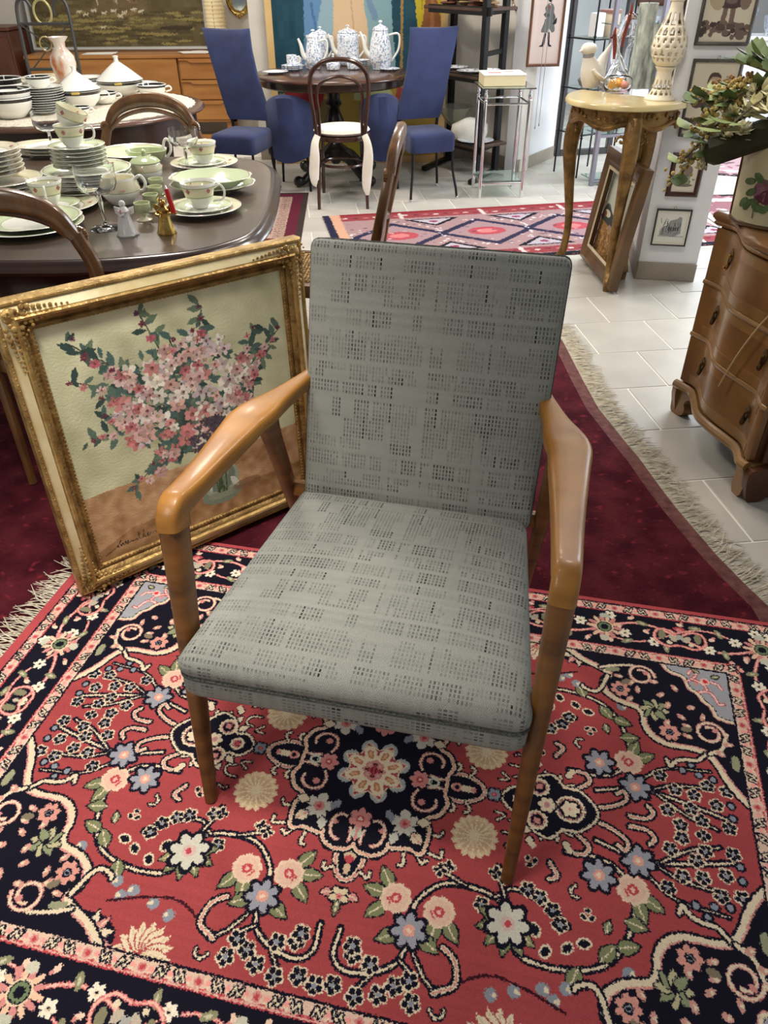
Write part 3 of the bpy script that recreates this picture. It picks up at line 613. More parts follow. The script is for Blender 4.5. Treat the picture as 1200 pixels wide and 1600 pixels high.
FAB = image_mat('chair_weave', paint_fabric(), .6, .6, .92, bump=.3, bsc=500, proj='BOX', spec=.12, sheen=.1)
PIPE = mat('chair_piping', (112, 114, 108), .9, c2=(66, 68, 66), sc=260, bump=.4, bsc=400, spec=.1)
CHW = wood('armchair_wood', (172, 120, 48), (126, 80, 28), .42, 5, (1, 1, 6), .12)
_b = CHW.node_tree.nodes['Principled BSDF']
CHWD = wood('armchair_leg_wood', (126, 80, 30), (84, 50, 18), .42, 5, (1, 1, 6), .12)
def superring(c, ax, ay, a, b, n=16, e=2.6):
    out = []
    for k in range(n):
        t = 2 * PI * k / n; x = abs(math.cos(t)) ** (2 / e) * (1 if math.cos(t) >= 0 else -1); y = abs(math.sin(t)) ** (2 / e) * (1 if math.sin(t) >= 0 else -1)
        out.append(Vector(c) + Vector(ax) * (a * x) + Vector(ay) * (b * y))
    return out
def sections(mb, pts, n=16, e=2.6, up=(0, 0, 1)):
    """loft through (centre, half width, half thickness); width lies level, thickness faces up"""
    P = [Vector(p[0]) for p in pts]; rings = []
    for k, (c, a, b) in enumerate(pts):
        t = (P[min(k + 1, len(P) - 1)] - P[max(k - 1, 0)]).normalized(); u = Vector(up); u = (u - t * u.dot(t)).normalized(); w = t.cross(u)
        rings.append(superring(c, w, u, a, b, n, e))
    return mb.loft(rings)
def dense(pts, n=4):
    """smooth a (centre, a, b) list"""
    q = cr([tuple(p[0]) + (p[1], p[2]) for p in pts], n) if False else None
    A = [list(p[0]) + [p[1], p[2]] for p in pts]; out = []
    K = len(A)
    for k in range(K - 1):
        a, b = A[k], A[k + 1]; z = A[k - 1] if k else [2 * i - j for i, j in zip(a, b)]; d = A[k + 2] if k + 2 < K else [2 * j - i for i, j in zip(a, b)]
        for i in range(n):
            t = i / n; out.append([.5 * (2 * q + (r - p) * t + (2 * p - 5 * q + 4 * r - s) * t * t + (3 * q - p - 3 * r + s) * t ** 3) for p, q, r, s in zip(z, a, b, d)])
    out.append(A[-1]); return [((o[0], o[1], o[2]), o[3], o[4]) for o in out]
CB = Vector((-.03, 1.2, .0145)); cht = thing('armchair', 'mid-century wooden armchair upholstered in grey woven fabric on the oriental rug', 'armchair', CB)
def L(*p): return Vector(p) - CB
def side_sections(mb, pts, side, n=18, e=2.8):
    """like sections, but the width axis stays along one level direction"""
    P = [Vector(p[0]) for p in pts]; rings = []
    for k, (c, a, b) in enumerate(pts):
        t = (P[min(k + 1, len(P) - 1)] - P[max(k - 1, 0)]).normalized(); w = Vector(side); w = (w - t * w.dot(t)).normalized(); u = w.cross(t)
        rings.append(superring(c, w, u, a, b, n, e))
    return mb.loft(rings)
def chair_side(s):
    Lf = s < 0
    foot = Vector((-.383, .965, .0145)) if Lf else Vector((.240, .783, .0145))
    elb = Vector((-.404, 1.165, .655)) if Lf else Vector((.305, .955, .655))
    mid = Vector((-.305, 1.475, .665)) if Lf else Vector((.386, 1.335, .665)); rear = Vector((-.192, 1.655, .675)) if Lf else Vector((.372, 1.535, .675))
    ax = elb - foot; side = Vector((.96, -.27, 0))
    pts = [(foot - CB, .0125, .0135)] + [(foot + ax * t - CB, .0125 + .0125 * t, .0135 + .0215 * t ** .8) for t in (.03, .15, .3, .5, .7, .945)]
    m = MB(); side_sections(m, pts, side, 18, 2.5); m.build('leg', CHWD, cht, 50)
    # arm: grows out of the leg at the joint, turns the elbow and sweeps back
    d1 = mid - elb; dn = d1.normalized(); an = ax.normalized()
    j = foot + ax * .945
    arm = [(j, .0245, .0340), (foot + ax * .965, .0245, .0338), (elb - an * .012 + dn * .002, .0245, .0325), (elb + an * .001 + dn * .012, .0250, .0290), (elb + dn * .040 + Vector((0, 0, .002)), .0262, .0250), (elb + d1 * .28 + Vector((0, 0, .000)), .0285, .0235), (elb + d1 * .55 + Vector((0, 0, .000)), .034, .0225),
           (elb + d1 * .85, .042, .0215), (elb + d1 * 1.02, .0455, .0205)]
    r1 = rear - mid
    arm += [(mid + r1 * .28 + Vector((0, 0, .002)), .042, .0200), (mid + r1 * .6, .028, .0190), (rear, .019, .0175), (rear + r1.normalized() * .07, .017, .016)]
    m = MB(); side_sections(m, dense([(p - CB, a, b) for p, a, b in arm], 5), side, 24, 4.2); m.build('armrest', CHW, cht, 60)
    top = (mid + r1 * .30 + Vector((0, 0, -.012))); ft = Vector((-.215, 1.79, .006)) if Lf else Vector((.392, 1.60, .006)); v = ft - top
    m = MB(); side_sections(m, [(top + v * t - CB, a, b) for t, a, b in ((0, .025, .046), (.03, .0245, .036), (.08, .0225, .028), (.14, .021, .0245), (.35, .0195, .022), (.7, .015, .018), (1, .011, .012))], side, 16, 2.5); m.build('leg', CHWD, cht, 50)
    a = foot + ax * .53 + Vector((.075 if Lf else -.075, .06, -.02)); b = top + v * .5 + Vector((.05 if Lf else -.08, -.08, 0))
    m = MB(); sections(m, [(a - CB, .011, .020), (b - CB, .011, .020)], 12, 3.5); m.build('side_rail', CHW, cht)
    return foot, ax, top, v
s1 = chair_side(-1); s2 = chair_side(1)
for t_, z in ((.5, 0), (.62, 0)):
    pass
a = s1[0] + s1[1] * .5 + Vector((.02, .05, 0)); b = s2[0] + s2[1] * .5 + Vector((-.02, .06, 0))
m = MB(); sections(m, [(a - CB, .012, .022), (b - CB, .012, .022)], 12, 3.5); m.build('front_rail', CHW, cht)
a = s1[2] + s1[3] * .42; b = s2[2] + s2[3] * .42
m = MB(); sections(m, [(a - CB, .012, .022), (b - CB, .012, .022)], 12, 3.5); m.build('back_rail', CHW, cht)

def round_quad(q, r, n=7):
    """rounded outline of a quad of 2D points"""
    out = []
    for k in range(4):
        p, a, b = Vector(q[k]), Vector(q[k - 1]), Vector(q[(k + 1) % 4]); u = (a - p).normalized(); w = (b - p).normalized()
        s, e = p + u * r, p + w * r
        for i in range(n + 1): t = i / n; out.append((1 - t) ** 2 * s + 2 * t * (1 - t) * p + t * t * e)
    res = []
    for k in range(len(out)):
        a, b = out[k], out[(k + 1) % len(out)]; d = (b - a).length; m_ = max(1, int(d / .03))
        for i in range(m_): res.append(a.lerp(b, i / m_))
    return res
def cushion(q, prof, dome=.02, r=.03, n_in=7, bow=0):
    """padded slab: prof lists (inset, height) from the underside up to the crown"""
    o = round_quad(q, r); c = sum(o, Vector((0, 0))) / len(o); mb = MB(); rings = []
    R0 = sum((p - c).length for p in o) / len(o)
    for ins, z in prof: s = 1 - ins / R0; rings.append([(c.x + (p.x - c.x) * s, c.y + (p.y - c.y) * s, z) for p in o])
    s0, z0 = 1 - prof[-1][0] / R0, prof[-1][1]
    for i in range(1, n_in + 1):
        f = 1 - i / (n_in + .35); rings.append([(c.x + (p.x - c.x) * s0 * f, c.y + (p.y - c.y) * s0 * f, z0 + dome * (1 - f ** 3.2)) for p in o])
    return mb.loft(rings)
# seat: local frame follows the chair, sloping a little to the back
ex = Vector((.970, -.243, 0)).normalized(); ey = Vector((.243, .970, 0)); sl = math.radians(-3.2)
def frame(o, X, Y):
    Z = X.cross(Y).normalized(); return Matrix(((X.x, Y.x, Z.x, o.x), (X.y, Y.y, Z.y, o.y), (X.z, Y.z, Z.z, o.z), (0, 0, 0, 1)))
SO = Vector((-.075, .915, .432)); SY = (ey + Vector((0, 0, math.tan(sl)))).normalized(); SM = frame(SO, ex, SY); SI = SM.inverted()
def s2d(x, y, z=.43): p = SI @ Vector((x, y, z)); return (p.x, p.y)
sq = [s2d(-.398, .982), s2d(.252, .835), s2d(.342, 1.46), s2d(-.200, 1.615)]
so = cushion(sq, [(.03, -.090), (.006, -.088), (.0, -.078), (-.001, -.055), (.004, -.0385), (.006, -.036), (.001, -.032), (-.004, -.022), (-.004, -.008), (.004, .004), (.018, .012)], .020, .035).build('seat', FAB, cht, 70)
so.matrix_local = Matrix.Translation(-CB) @ SM
o = round_quad(sq, .035); c = sum(o, Vector((0, 0))) / len(o)
MB().tube([(c.x + (p.x - c.x) * .999, c.y + (p.y - c.y) * .999, -.0365) for p in o], .0042, 6, True).build('seam_piping', PIPE, so)
# backrest
TL, TR, BL_, BR_ = Vector((-.160, 1.742, .990)), Vector((.403, 1.605, .985)), Vector((-.199, 1.588, .385)), Vector((.345, 1.43, .385))
BX = (TR - TL).normalized(); BYv = ((TL + TR) - (BL_ + BR_)).normalized(); BX = (BX - BYv * BX.dot(BYv)).normalized(); BO = (TL + TR + BL_ + BR_) / 4; BM = frame(BO, BX, BYv); BI = BM.inverted()
q = [(lambda p: (p.x, p.y))(BI @ p) for p in (BL_, BR_, TR, TL)]
bo = cushion(q, [(.03, -.062), (.006, -.060), (0, -.050), (0, -.014), (.001, -.010), (0, -.005), (.004, .002), (.014, .008)], .012, .022).build('backrest', FAB, cht, 70)
bo.matrix_local = Matrix.Translation(-CB) @ BM
o = round_quad(q, .022); c = sum(o, Vector((0, 0))) / len(o)
MB().tube([(c.x + (p.x - c.x) * .998, c.y + (p.y - c.y) * .998, -.010) for p in o], .0036, 6, True).build('edge_piping', PIPE, bo)
MB().tube([(c.x + (p.x - c.x) * .998, c.y + (p.y - c.y) * .998, -.056) for p in o], .0036, 6, True).build('edge_piping', PIPE, bo)

# ------------------------------------------------------------------ the flower painting in its gilt frame
GOLD = mat('gilt', (196, 164, 104), .36, metal=.6, c2=(140, 108, 58), sc=22, bump=.35, bsc=70, lo=.35, hi=.7)
GOLD_D = mat('gilt_dark', (164, 132, 78), .42, metal=.5, c2=(112, 84, 44), sc=30, bump=.4, bsc=110)
CREAMP = mat('frame_cream', (226, 214, 176), .4, metal=.25, c2=(206, 186, 136), sc=9, bump=.1, bsc=60)
def paint_flowers():
    p = Paint(0, 0, .845, .85, .0016, (176, 174, 136), .0014, 31); r = np.random.default_rng(31); a = p.a
    X, Y = p.X, p.Y; ns = lambda k, s: np.kron(np.random.default_rng(s).normal(0, 1, (p.H // k + 1, p.W // k + 1)), np.ones((k, k)))[:p.H, :p.W]
    def blur(z, k):
        for _ in range(2):
            for ax in (0, 1): c_ = np.cumsum(np.pad(z, [(k, k) if i == ax else (0, 0) for i in range(2)], mode='edge'), ax); z = (np.take(c_, range(2 * k, c_.shape[ax]), ax) - np.take(c_, range(0, c_.shape[ax] - 2 * k), ax)) / (2 * k)
        return z
    wall_ = np.stack([206 + 0 * X, 206 + 0 * X, 168 + 0 * X], -1); sh = np.clip(1 - np.hypot((X - .27) / .16, (Y - .52) / .2), 0, 1)[..., None]
    wall_ = wall_ * (1 - .22 * sh) + np.clip(Y - .35, 0, 1)[..., None] * 26 + blur(ns(14, 1), 12)[..., None] * 20
    table_ = np.stack([192 + 0 * X, 154 + 0 * X, 114 + 0 * X], -1) + blur(ns(6, 2), 5)[..., None] * 22 + 26 * np.sin((Y + .04 * np.sin(3 * X)) * 60)[..., None] * .3
    table_ -= np.clip(1 - np.hypot((X - .66) / .16, (Y - .22) / .05), 0, 1)[..., None] * 44; table_ -= (((X - .05) * .36 + .10 > Y) & (Y < .15))[..., None] * 30
    edge = .285 + .006 * np.sin(9 * X); a[:] = np.where((Y > edge)[..., None], wall_, table_)[:, :] / 255
    # glass vase
    p.ell(.484, .145, .070, (128, 140, 120), .034); p.ell(.484, .195, .064, (156, 168, 148), .060); p.ell(.484, .20, .052, (118, 132, 112), .048); p.poly([(.455, .20), (.513, .20), (.505, .285), (.463, .285)], (132, 148, 132)); p.ell(.53, .17, .010, (206, 214, 200), .022, .5); p.ell(.448, .19, .006, (196, 206, 192), .03); p.ell(.484, .142, .05, (146, 152, 128), .014)
    for k in range(9): x = .46 + .006 * k; p.line([(x, .25), (.47 + r.uniform(0, .03), .15)], .004, (70, 90, 60))
    p.ell(.57, .148, .05, (134, 100, 72), .018, al=.6)
    # branches, leaves, blossoms
    tips = [(.339, .75), (.514, .726), (.75, .609), (.661, .626), (.176, .686), (.149, .716), (.135, .619), (.183, .502), (.141, .457), (.227, .275), (.29, .33), (.408, .66), (.62, .50), (.70, .56), (.64, .47), (.477, .66), (.24, .63), (.20, .55)]
    root = (.484, .30)
    def leaf_(x, y, an, l, c):
        n = 6; q = [(t * l, .2 * l * math.sin(PI * t)) for t in np.linspace(0, 1, n)]; q += [(u, -v) for u, v in q[::-1]]
        p.poly([(x + u * math.cos(an) - v * math.sin(an), y + u * math.sin(an) + v * math.cos(an)) for u, v in q], c)
    LC = [(74, 98, 88), (96, 120, 106), (60, 80, 76), (112, 132, 106), (84, 110, 104)]
    for tx, ty in tips:
        m = ((root[0] + tx) / 2 + r.uniform(-.03, .03), (root[1] + ty) / 2 + .04); q = cr([root, m, (tx, ty)], 8); p.line(q, .003, (70, 62, 58))
        for k in range(5, len(q)):
            for _ in range(2): leaf_(q[k][0] + r.uniform(-.01, .01), q[k][1] + r.uniform(-.01, .01), r.uniform(0, 6.3), r.uniform(.025, .05), LC[int(r.integers(5))])
    p.ell(.45, .40, .10, (74, 84, 78), .09, al=.75); p.ell(.50, .33, .07, (52, 54, 60), .05, al=.85)
    def inside(): 
        while True:
            x, y = r.uniform(.22, .66), r.uniform(.32, .66)
            if ((x - .43) / .22) ** 2 + ((y - .49) / .165) ** 2 < 1: return x, y
    for _ in range(230): x, y = inside(); leaf_(x, y, r.uniform(0, 6.3), r.uniform(.02, .045), LC[int(r.integers(5))])
    FC = [(238, 226, 216), (228, 182, 172), (242, 234, 218), (218, 152, 146), (236, 206, 196), (216, 198, 200), (246, 240, 222)]
    def bloom(x, y, s, c):
        n = int(r.integers(4, 7)); ph = r.uniform(0, 6); sq = r.uniform(.6, 1)
        for k in range(n):
            b = ph + 2 * PI * k / n; d = r.uniform(.8, 1.1); cc = np.clip(np.array(c) * r.uniform(.86, 1.08), 0, 255)
            p.ell(x + s * .62 * math.cos(b), y + s * .62 * math.sin(b) * sq, s * .55 * d, cc, s * .36 * d, b)
        p.ell(x, y, s * .3, np.array(c) * .72); p.ell(x + s * .1, y + s * .05, s * .14, (120, 52, 60) if r.random() < .6 else (206, 186, 120))
    for _ in range(125):
        x, y = inside(); right = x > .5; c = FC[int(r.integers(7))]
        if right and c[0] - c[1] > 50: c = (206, 188, 186)
        if y < .40 and x < .42: c = (212, 138, 136)
        bloom(x, y, r.uniform(.014, .025), c)
    for _ in range(60): x = r.uniform(.42, .58); y = r.uniform(.30, .40); bloom(x, y, r.uniform(.008, .014), (92, 80, 92))
    for tx, ty in tips:
        for k in range(5): t = 1 - .09 * k; x = root[0] + (tx - root[0]) * t + r.uniform(-.012, .012); y = root[1] + (ty - root[1]) * t + r.uniform(-.012, .012) + .03 * (1 - t); bloom(x, y, .007 + .003 * k, ((120, 62, 76), (206, 130, 132), (222, 190, 182), (196, 120, 122), (216, 176, 170))[k] if ty < .7 else ((110, 70, 90), (120, 70, 80), (196, 110, 120), (214, 170, 166), (222, 196, 180))[k])
    # signature, lower left, and the small mark at the right
    def hand(x, y, s, strokes, c, w=.0022, rot=0):
        co, si = math.cos(rot), math.sin(rot)
        for st in strokes: p.line(cr([(x + s * (u * co - v * si), y + s * (u * si + v * co)) for u, v in st], 4) if len(st) > 2 else [(x + s * (u * co - v * si), y + s * (u * si + v * co)) for u, v in st], w, c)
    ink = (58, 44, 40)
    hand(.095, .092, .0125, [[(0, 0), (1.2, .5), (2.4, 1.0), (3.6, 1.8), (4.1, 2.5), (3.4, 1.6), (3.3, .9)], [(3.2, 1.0), (3.7, 1.9), (4.0, 1.0), (4.4, 1.7), (4.6, 1.1)], [(4.9, 1.2), (5.1, 1.8), (5.4, 1.0), (5.7, 1.8), (5.9, 1.1)], [(6.2, 1.1), (6.5, 1.5), (6.8, 1.0), (7.1, 1.5), (7.4, 1.0), (7.7, 1.5), (8.0, 1.0)], [(8.5, 2.8), (8.4, 1.2), (8.8, 1.0)], [(8.1, 2.1), (9.0, 2.2)], [(9.3, 1.0), (9.4, 1.8)], [(9.8, 2.9), (9.7, 1.1), (10.1, 1.0)], [(10.4, 1.3), (10.8, 1.7), (10.5, 1.0), (11.0, 1.0), (11.4, 1.6), (11.7, 1.0), (12.2, 1.6), (12.6, 1.0)]], ink)
    hand(.70, .345, .012, [[(.2, 1.2), (0, .5), (.3, 0), (.6, .4), (.1, .6)], [(1.0, 1.2), (1.7, 1.2), (1.2, 0)], [(2.1, .05), (2.15, .0)]], (86, 86, 72))
    return p.a[::-1]
pa, pl, prl = math.radians(38.97), math.radians(3.04), math.radians(-.7)
pd0 = Vector((math.cos(pa), math.sin(pa), 0)); pn = Vector((-pd0.y, pd0.x, 0)); pu0 = math.sin(pl) * pn + math.cos(pl) * Vector((0, 0, 1))
pd = math.cos(prl) * pd0 + math.sin(prl) * pu0; pu = -math.sin(prl) * pd0 + math.cos(prl) * pu0; pz = pd.cross(pu)
PT = thing('flower_painting', 'flower still life in an ornate gilt and cream frame standing behind the armchair', 'painting', (-.871, 1.617, .0245))
PT.rotation_euler = Matrix(((pd.x, pu.x, pz.x), (pd.y, pu.y, pz.y), (pd.z, pu.z, pz.z))).to_euler()
FW, FH = .845, .85
_cv = image_mat('flower_canvas', paint_flowers(), FW, FH, .55, bump=.25, bsc=160, spec=.3, ox=FW / 2, oy=FH / 2)
MB().box((FW / 2, FH / 2, -.004), (FW - .13, FH - .13, .006)).build('canvas', _cv, PT, 0)
rect = lambda i: [(i, i), (FW - i, i), (FW - i, FH - i), (i, FH - i)]
SW = .075
def band(name, m, prof): MB().sweep(prof, rect(SW)).build(name, m, PT, 25)
# profile runs from the sight edge (0) out to SW, heights above the canvas
band('inner_moulding', GOLD_D, [(0, -.004), (-.003, .004), (.002, .010), (.008, .010), (.012, .006), (.016, .012), (.022, .018), (.026, .020), (.026, -.02), (0, -.02)])
band('ridge_moulding', GOLD, [(.026, -.02), (.026, .020), (.030, .028), (.036, .030), (.040, .026), (.042, .020), (.042, -.02)])
band('cream_band', CREAMP, [(.042, -.02), (.042, .022), (.050, .016), (.058, .010), (.063, .007), (.063, -.02)])
band('outer_moulding', GOLD, [(.063, -.03), (.063, .008), (.066, .012), (.071, .011), (.075, .004), (.075, -.03)])
bd = MB(); per = rect(SW)
for k in range(4):
    a, b = Vector(per[k]), Vector(per[(k + 1) % 4]); n = int((b - a).length / .011)
    for i in range(n): p = a.lerp(b, (i + .5) / n); bd.ball((p.x, p.y, .010), .0027, 6)
    n = int((b - a).length / .016); nn = Vector(((b - a).y, -(b - a).x)).normalized()
    for i in range(n): p = a.lerp(b, (i + .5) / n) + nn * .068; bd.ball((p.x, p.y, .0105), .0028, 6)
bd.build('beading', GOLD, PT)['kind'] = 'stuff'
def corner(cx, cy, sx, sy, seed):
    r = random.Random(seed); m = MB()
    m.ball((cx, cy, .014), .020, 12, 1, 1, .5)
    for k in range(6):
        a = PI / 4 + (k - 2.5) * .42; m.ball((cx + sx * .020 * math.cos(a), cy + sy * .020 * math.sin(a), .019), .0065, 8, 1, 1, .8)
    for ax in (0, 1):
        for k in range(9):
            d = .028 + .013 * k; w = .012 * (1 - k / 11)
            for o_ in (-1, 0, 1):
                px, py = (d, o_ * w * 1.5) if ax == 0 else (o_ * w * 1.5, d)
                m.ball((cx + sx * px, cy + sy * py, .019 + .003 * (o_ == 0) + r.uniform(0, .003)), w * r.uniform(.35, .62) + .0015, 7, 1, 1, .7)
    for k in range(26): m.ball((cx + sx * r.uniform(-.03, .05), cy + sy * r.uniform(-.03, .05), .016 + r.uniform(0, .012)), r.uniform(.0025, .005), 6)
    return m
for k, (cx, cy, sx, sy) in enumerate(((.034, .034, 1, 1), (FW - .034, .034, -1, 1), (FW - .034, FH - .034, -1, -1), (.034, FH - .034, 1, -1))): corner(cx, cy, sx, sy, k).build('corner_ornament', GOLD, PT)
# ------------------------------------------------------------------ laying out: point on the level plane z seen at photograph pixel (px,py), and its depth
def at(px, py, z=0):
    d = _fw + _cx * ((px - 600) / CAM_F) - _cy * ((py - 800) / CAM_F); t = (z - CAM_H) / d.z; return Vector((d.x * t, d.y * t, z))
def depth(p): return (Vector(p) - Vector((0, 0, CAM_H))).dot(_fw)
def rad(px, p): return px * depth(p) / CAM_F
DKW = wood('dark_walnut', (58, 36, 26), (40, 24, 18), .28, 4, (1, 5, 5), .35)
TOPW = wood('table_top_wood', (84, 68, 58), (66, 52, 44), .30, 3, (1, 6, 6), .6)
OVW = wood('oval_top_wood', (96, 66, 52), (74, 48, 36), .22, 3, (1, 6, 6), .5)
MIDW = wood('chair_walnut', (120, 84, 48), (80, 50, 27), .3, 5, (5, 5, 1), .4)
TEAK = wood('teak', (174, 122, 66), (150, 98, 50), .4, 2.5, (1, 6, 6), .1)
# ---- the dining table
TE = [(-1.3, 2.315), (-.90, 2.318), (-.62, 2.385), (-.49, 2.475), (-.415, 2.60), (-.395, 2.80), (-.405, 3.10), (-.43, 3.40), (-.46, 3.60), (-.53, 3.755), (-.65, 3.84), (-.85, 3.875), (-1.3, 3.88)]
TE = TE + [(-2.6 - x, y) for x, y in TE[-2:0:-1]]; TO = cr(TE, 4, True)
DT = thing('dining_table', 'dark wooden dining table with rounded corners laden with green-rimmed china', 'table', (-1.3, 3.1, 0))
loc = [(x + 1.3, y - 3.1) for x, y in TO]; ins = lambda k: [(x * (1 - k / .85), y * (1 - k / .74)) for x, y in loc]
m = MB(); m.loft([[(x, y, z) for x, y in ins(k)] for k, z in ((.035, .700), (.012, .704), (0, .714), (-.004, .724), (.002, .733), (.012, .736), (.016, .742), (.024, .749), (.034, .7505))]); m.build('table_edge', DKW, DT, 40)
m = MB(); m.prism(ins(.034), .735, .7515); m.build('table_top', TOPW, DT, 20)
m = MB(); m.loft([[(x, y, z) for x, y in ins(k)] for k, z in ((.085, .60), (.07, .61), (.07, .66), (.06, .70))]); m.build('apron', DKW, DT, 40)
turn = [(.03, 0), (.034, .02), (.026, .06), (.03, .12), (.04, .30), (.046, .42), (.036, .47), (.05, .49), (.05, .51), (.038, .53), (.05, .60)]
for sx in (-1, 1):
    for sy in (-1, 1): MB().lathe(turn, (sx * .68, sy * .58, .005), 14).build('leg', DKW, DT)
# ---- balloon back dining chairs
CANE = mat('cane', (202, 166, 104), .6, c2=(120, 84, 44), sc=70, bump=.4, bsc=160, lo=.42, hi=.58)
REDV = mat('red_seat', (120, 30, 36), .8, c2=(92, 20, 28), sc=12)
def dining_chair(label, loc, rz, seat_m, cane=False):
    t = thing('dining_chair', label, 'chair', loc, rz)
    # back: flattened hoop from the seat up and over
    for s in (-1, 1):
        m = MB(); pts = [((s * .165, .235, 0.002), .013, .016), ((s * .178, .205, .20), .015, .018), ((s * .190, .185, .44), .019, .022), ((s * .212, .205, .60), .018, .020), ((s * .232, .240, .76), .021, .019), ((s * .205, .262, .87), .022, .019)]
        sections(m, dense(pts, 4), 12, 2.6, up=(0, 1, 0)); m.build('back_post', MIDW, t)
        m = MB(); pts = [((s * .165, -.20, .44), .022, .022), ((s * .180, -.225, .36), .024, .024), ((s * .178, -.235, .26), .017, .017), ((s * .172, -.225, .10), .012, .012), ((s * .176, -.235, .012), .016, .016), ((s * .176, -.235, .001), .014, .014)]
        sections(m, dense(pts, 4), 12, 2.3, up=(0, 1, 0)); m.build('leg', MIDW, t)
        m = MB()
        for k in range(14): a = -.5 + k * .42; r = .020 * (1 - k / 20); m.ball((s * (.212 + r * math.cos(a) * .9), .250, .862 + r * math.sin(a)), .010, 7)
        m.build('scroll', MIDW, t)
    m = MB(); pts = [((-.205, .262, .862), .019, .020), ((-.16, .272, .925), .026, .021), ((-.09, .281, .958), .030, .021), ((0, .285, .970), .032, .022), ((.09, .281, .958), .030, .021), ((.16, .272, .925), .026, .021), ((.205, .262, .862), .019, .020)]
    sections(m, dense(pts, 5), 12, 2.8, up=(0, 1, 0)); m.build('crest_rail', MIDW, t)
    m = MB(); pts = [((-.19, .25, .85), .008, .008), ((-.12, .262, .905), .009, .009), ((0, .268, .93), .010, .009), ((.12, .262, .905), .009, .009), ((.19, .25, .85), .008, .008)]
    sections(m, dense(pts, 5), 8, 2.2, up=(0, 1, 0)); m.build('crest_bead', MIDW, t)
    m = MB(); pts = [((-.212, .215, .615), .016, .011), ((-.12, .21, .635), .022, .011), ((-.06, .21, .615), .030, .012), ((0, .21, .605), .040, .013), ((.06, .21, .615), .030, .012), ((.12, .21, .635), .022, .011), ((.212, .215, .615), .016, .011)]
    sections(m, dense(pts, 4), 10, 2.6, up=(0, 1, 0)); m.build('cross_rail', MIDW, t)
    so = [(-.185, .19), (-.225, -.10), (-.195, -.225), (0, -.25), (.195, -.225), (.225, -.10), (.185, .19)]; so = cr(so, 5, True)
    k = .84
    m = MB(); m.loft([[(x * f, y * f, z) for x, y in so] for f, z in ((.97, .405), (1, .412), (1, .445), (.985, .455), (.86, .456), (.85, .448))], caps=False); m.build('seat_frame', MIDW, t)
    sm = MB(); sm.loft([[(x * f, y * f, z) for x, y in so] for f, z in ((.86, .44), (.86, .452), (.7, .455 + (0 if cane else .022)), (.3, .456 + (0 if cane else .032)))]); sm.build('cane_panel' if cane else 'seat', seat_m, t)
    if cane:
        st = MB()
        for q in range(-12, 13):
            d = q * .0145; h = .18 * math.sqrt(max(0, 1 - (d / .19) ** 2))
            st.box((d, -.03, .459), (.0045, h * 2, .003)); st.box((0, d - .03, .4605), (h * 2, .0045, .003))
        st.build('cane_weave', CANE, t)['kind'] = 'stuff'
    return t
dining_chair('balloon-back walnut chair seen from behind at the near left edge of the dining table', (-1.075, 2.46, .005), PI, REDV)
dining_chair('balloon-back walnut chair standing at the far side of the dining table', (-1.10, 3.70, 0), math.radians(-3), REDV)
dining_chair('glossy walnut chair with a cane seat seen side-on behind the grey armchair', (-.21, 3.13, .006), math.radians(-96), CANE, True)

# ---- china with green rims
def rad_mat(name, stops, axis='R', rough=.12):
    m = bpy.data.materials.new(name); m.use_nodes = True; nt = m.node_tree; N = nt.nodes; Lk = nt.links; b = N['Principled BSDF']; b.inputs['Roughness'].default_value = rough; b.inputs['Coat Weight'].default_value = .4
    tc = N.new('ShaderNodeTexCoord'); sx = N.new('ShaderNodeSeparateXYZ'); Lk.new(tc.outputs['Object'], sx.inputs[0]); src = sx.outputs['Z']
    if axis == 'R':
        c = N.new('ShaderNodeCombineXYZ'); Lk.new(sx.outputs['X'], c.inputs[0]); Lk.new(sx.outputs['Y'], c.inputs[1]); v = N.new('ShaderNodeVectorMath'); v.operation = 'LENGTH'; Lk.new(c.outputs[0], v.inputs[0]); src = v.outputs['Value']
    mr = N.new('ShaderNodeMapRange'); mx = stops[-1][0]; mr.inputs['From Max'].default_value = mx; Lk.new(src, mr.inputs['Value'])
    r = N.new('ShaderNodeValToRGB'); r.color_ramp.interpolation = 'CONSTANT'; e = r.color_ramp.elements
    while len(e) < len(stops): e.new(.5)
    for k, (s, c) in enumerate(stops): e[k].position = s / mx * .999; e[k].color = rgb(*c)
    Lk.new(mr.outputs[0], r.inputs['Fac']); Lk.new(r.outputs['Color'], b.inputs['Base Color']); return m
WH, GR, GRD, BUF, GOLDL = (238, 238, 230), (204, 216, 180), (168, 178, 140), (226, 220, 190), (178, 172, 130)
CHINA = mat('white_china', WH, .1, coat=.5); EGGG = mat('green_china', (176, 188, 146), .15, coat=.4)
ROSEP = mat('rose_print', (186, 120, 120), .3); LEAFP = mat('leaf_print', (128, 136, 96), .3)
def plate_prof(r, h=.020, t=.003): return [(.02, .002), (r * .55, .0), (r * .57, .003), (r * .66, .008), (r * .97, h), (r, h + .0015), (r * .985, h + t), (r * .68, .011), (r * .60, .006), (.02, .005)]
_pm = {}
def plate_mat(r, kind):
    k = (round(r, 3), kind)
    if k not in _pm: _pm[k] = rad_mat('plate_glaze', [(0, WH), (r * .60, GRD), (r * .615, GR), (r * .95, GOLDL), (r * .975, WH), (r * 1.1, WH)] if kind == 'green' else [(0, WH), (r * .64, GOLDL), (r * .66, BUF), (r * .96, GOLDL), (r * .98, WH), (r * 1.1, WH)])
    return _pm[k]
def motif(parent, r, z, n=4, ph=0, s=.011):
    m = MB()
    for k in range(n):
        a = ph + 2 * PI * k / n; x, y = r * math.cos(a), r * math.sin(a)
        for j in range(5): b = 2 * PI * j / 5; m.ball((x + s * .5 * math.cos(b), y + s * .5 * math.sin(b), z), s * .42, 6, 1, 1, .12)
    m.build('rose_motif', ROSEP, parent)['kind'] = 'stuff'
_pd = {}
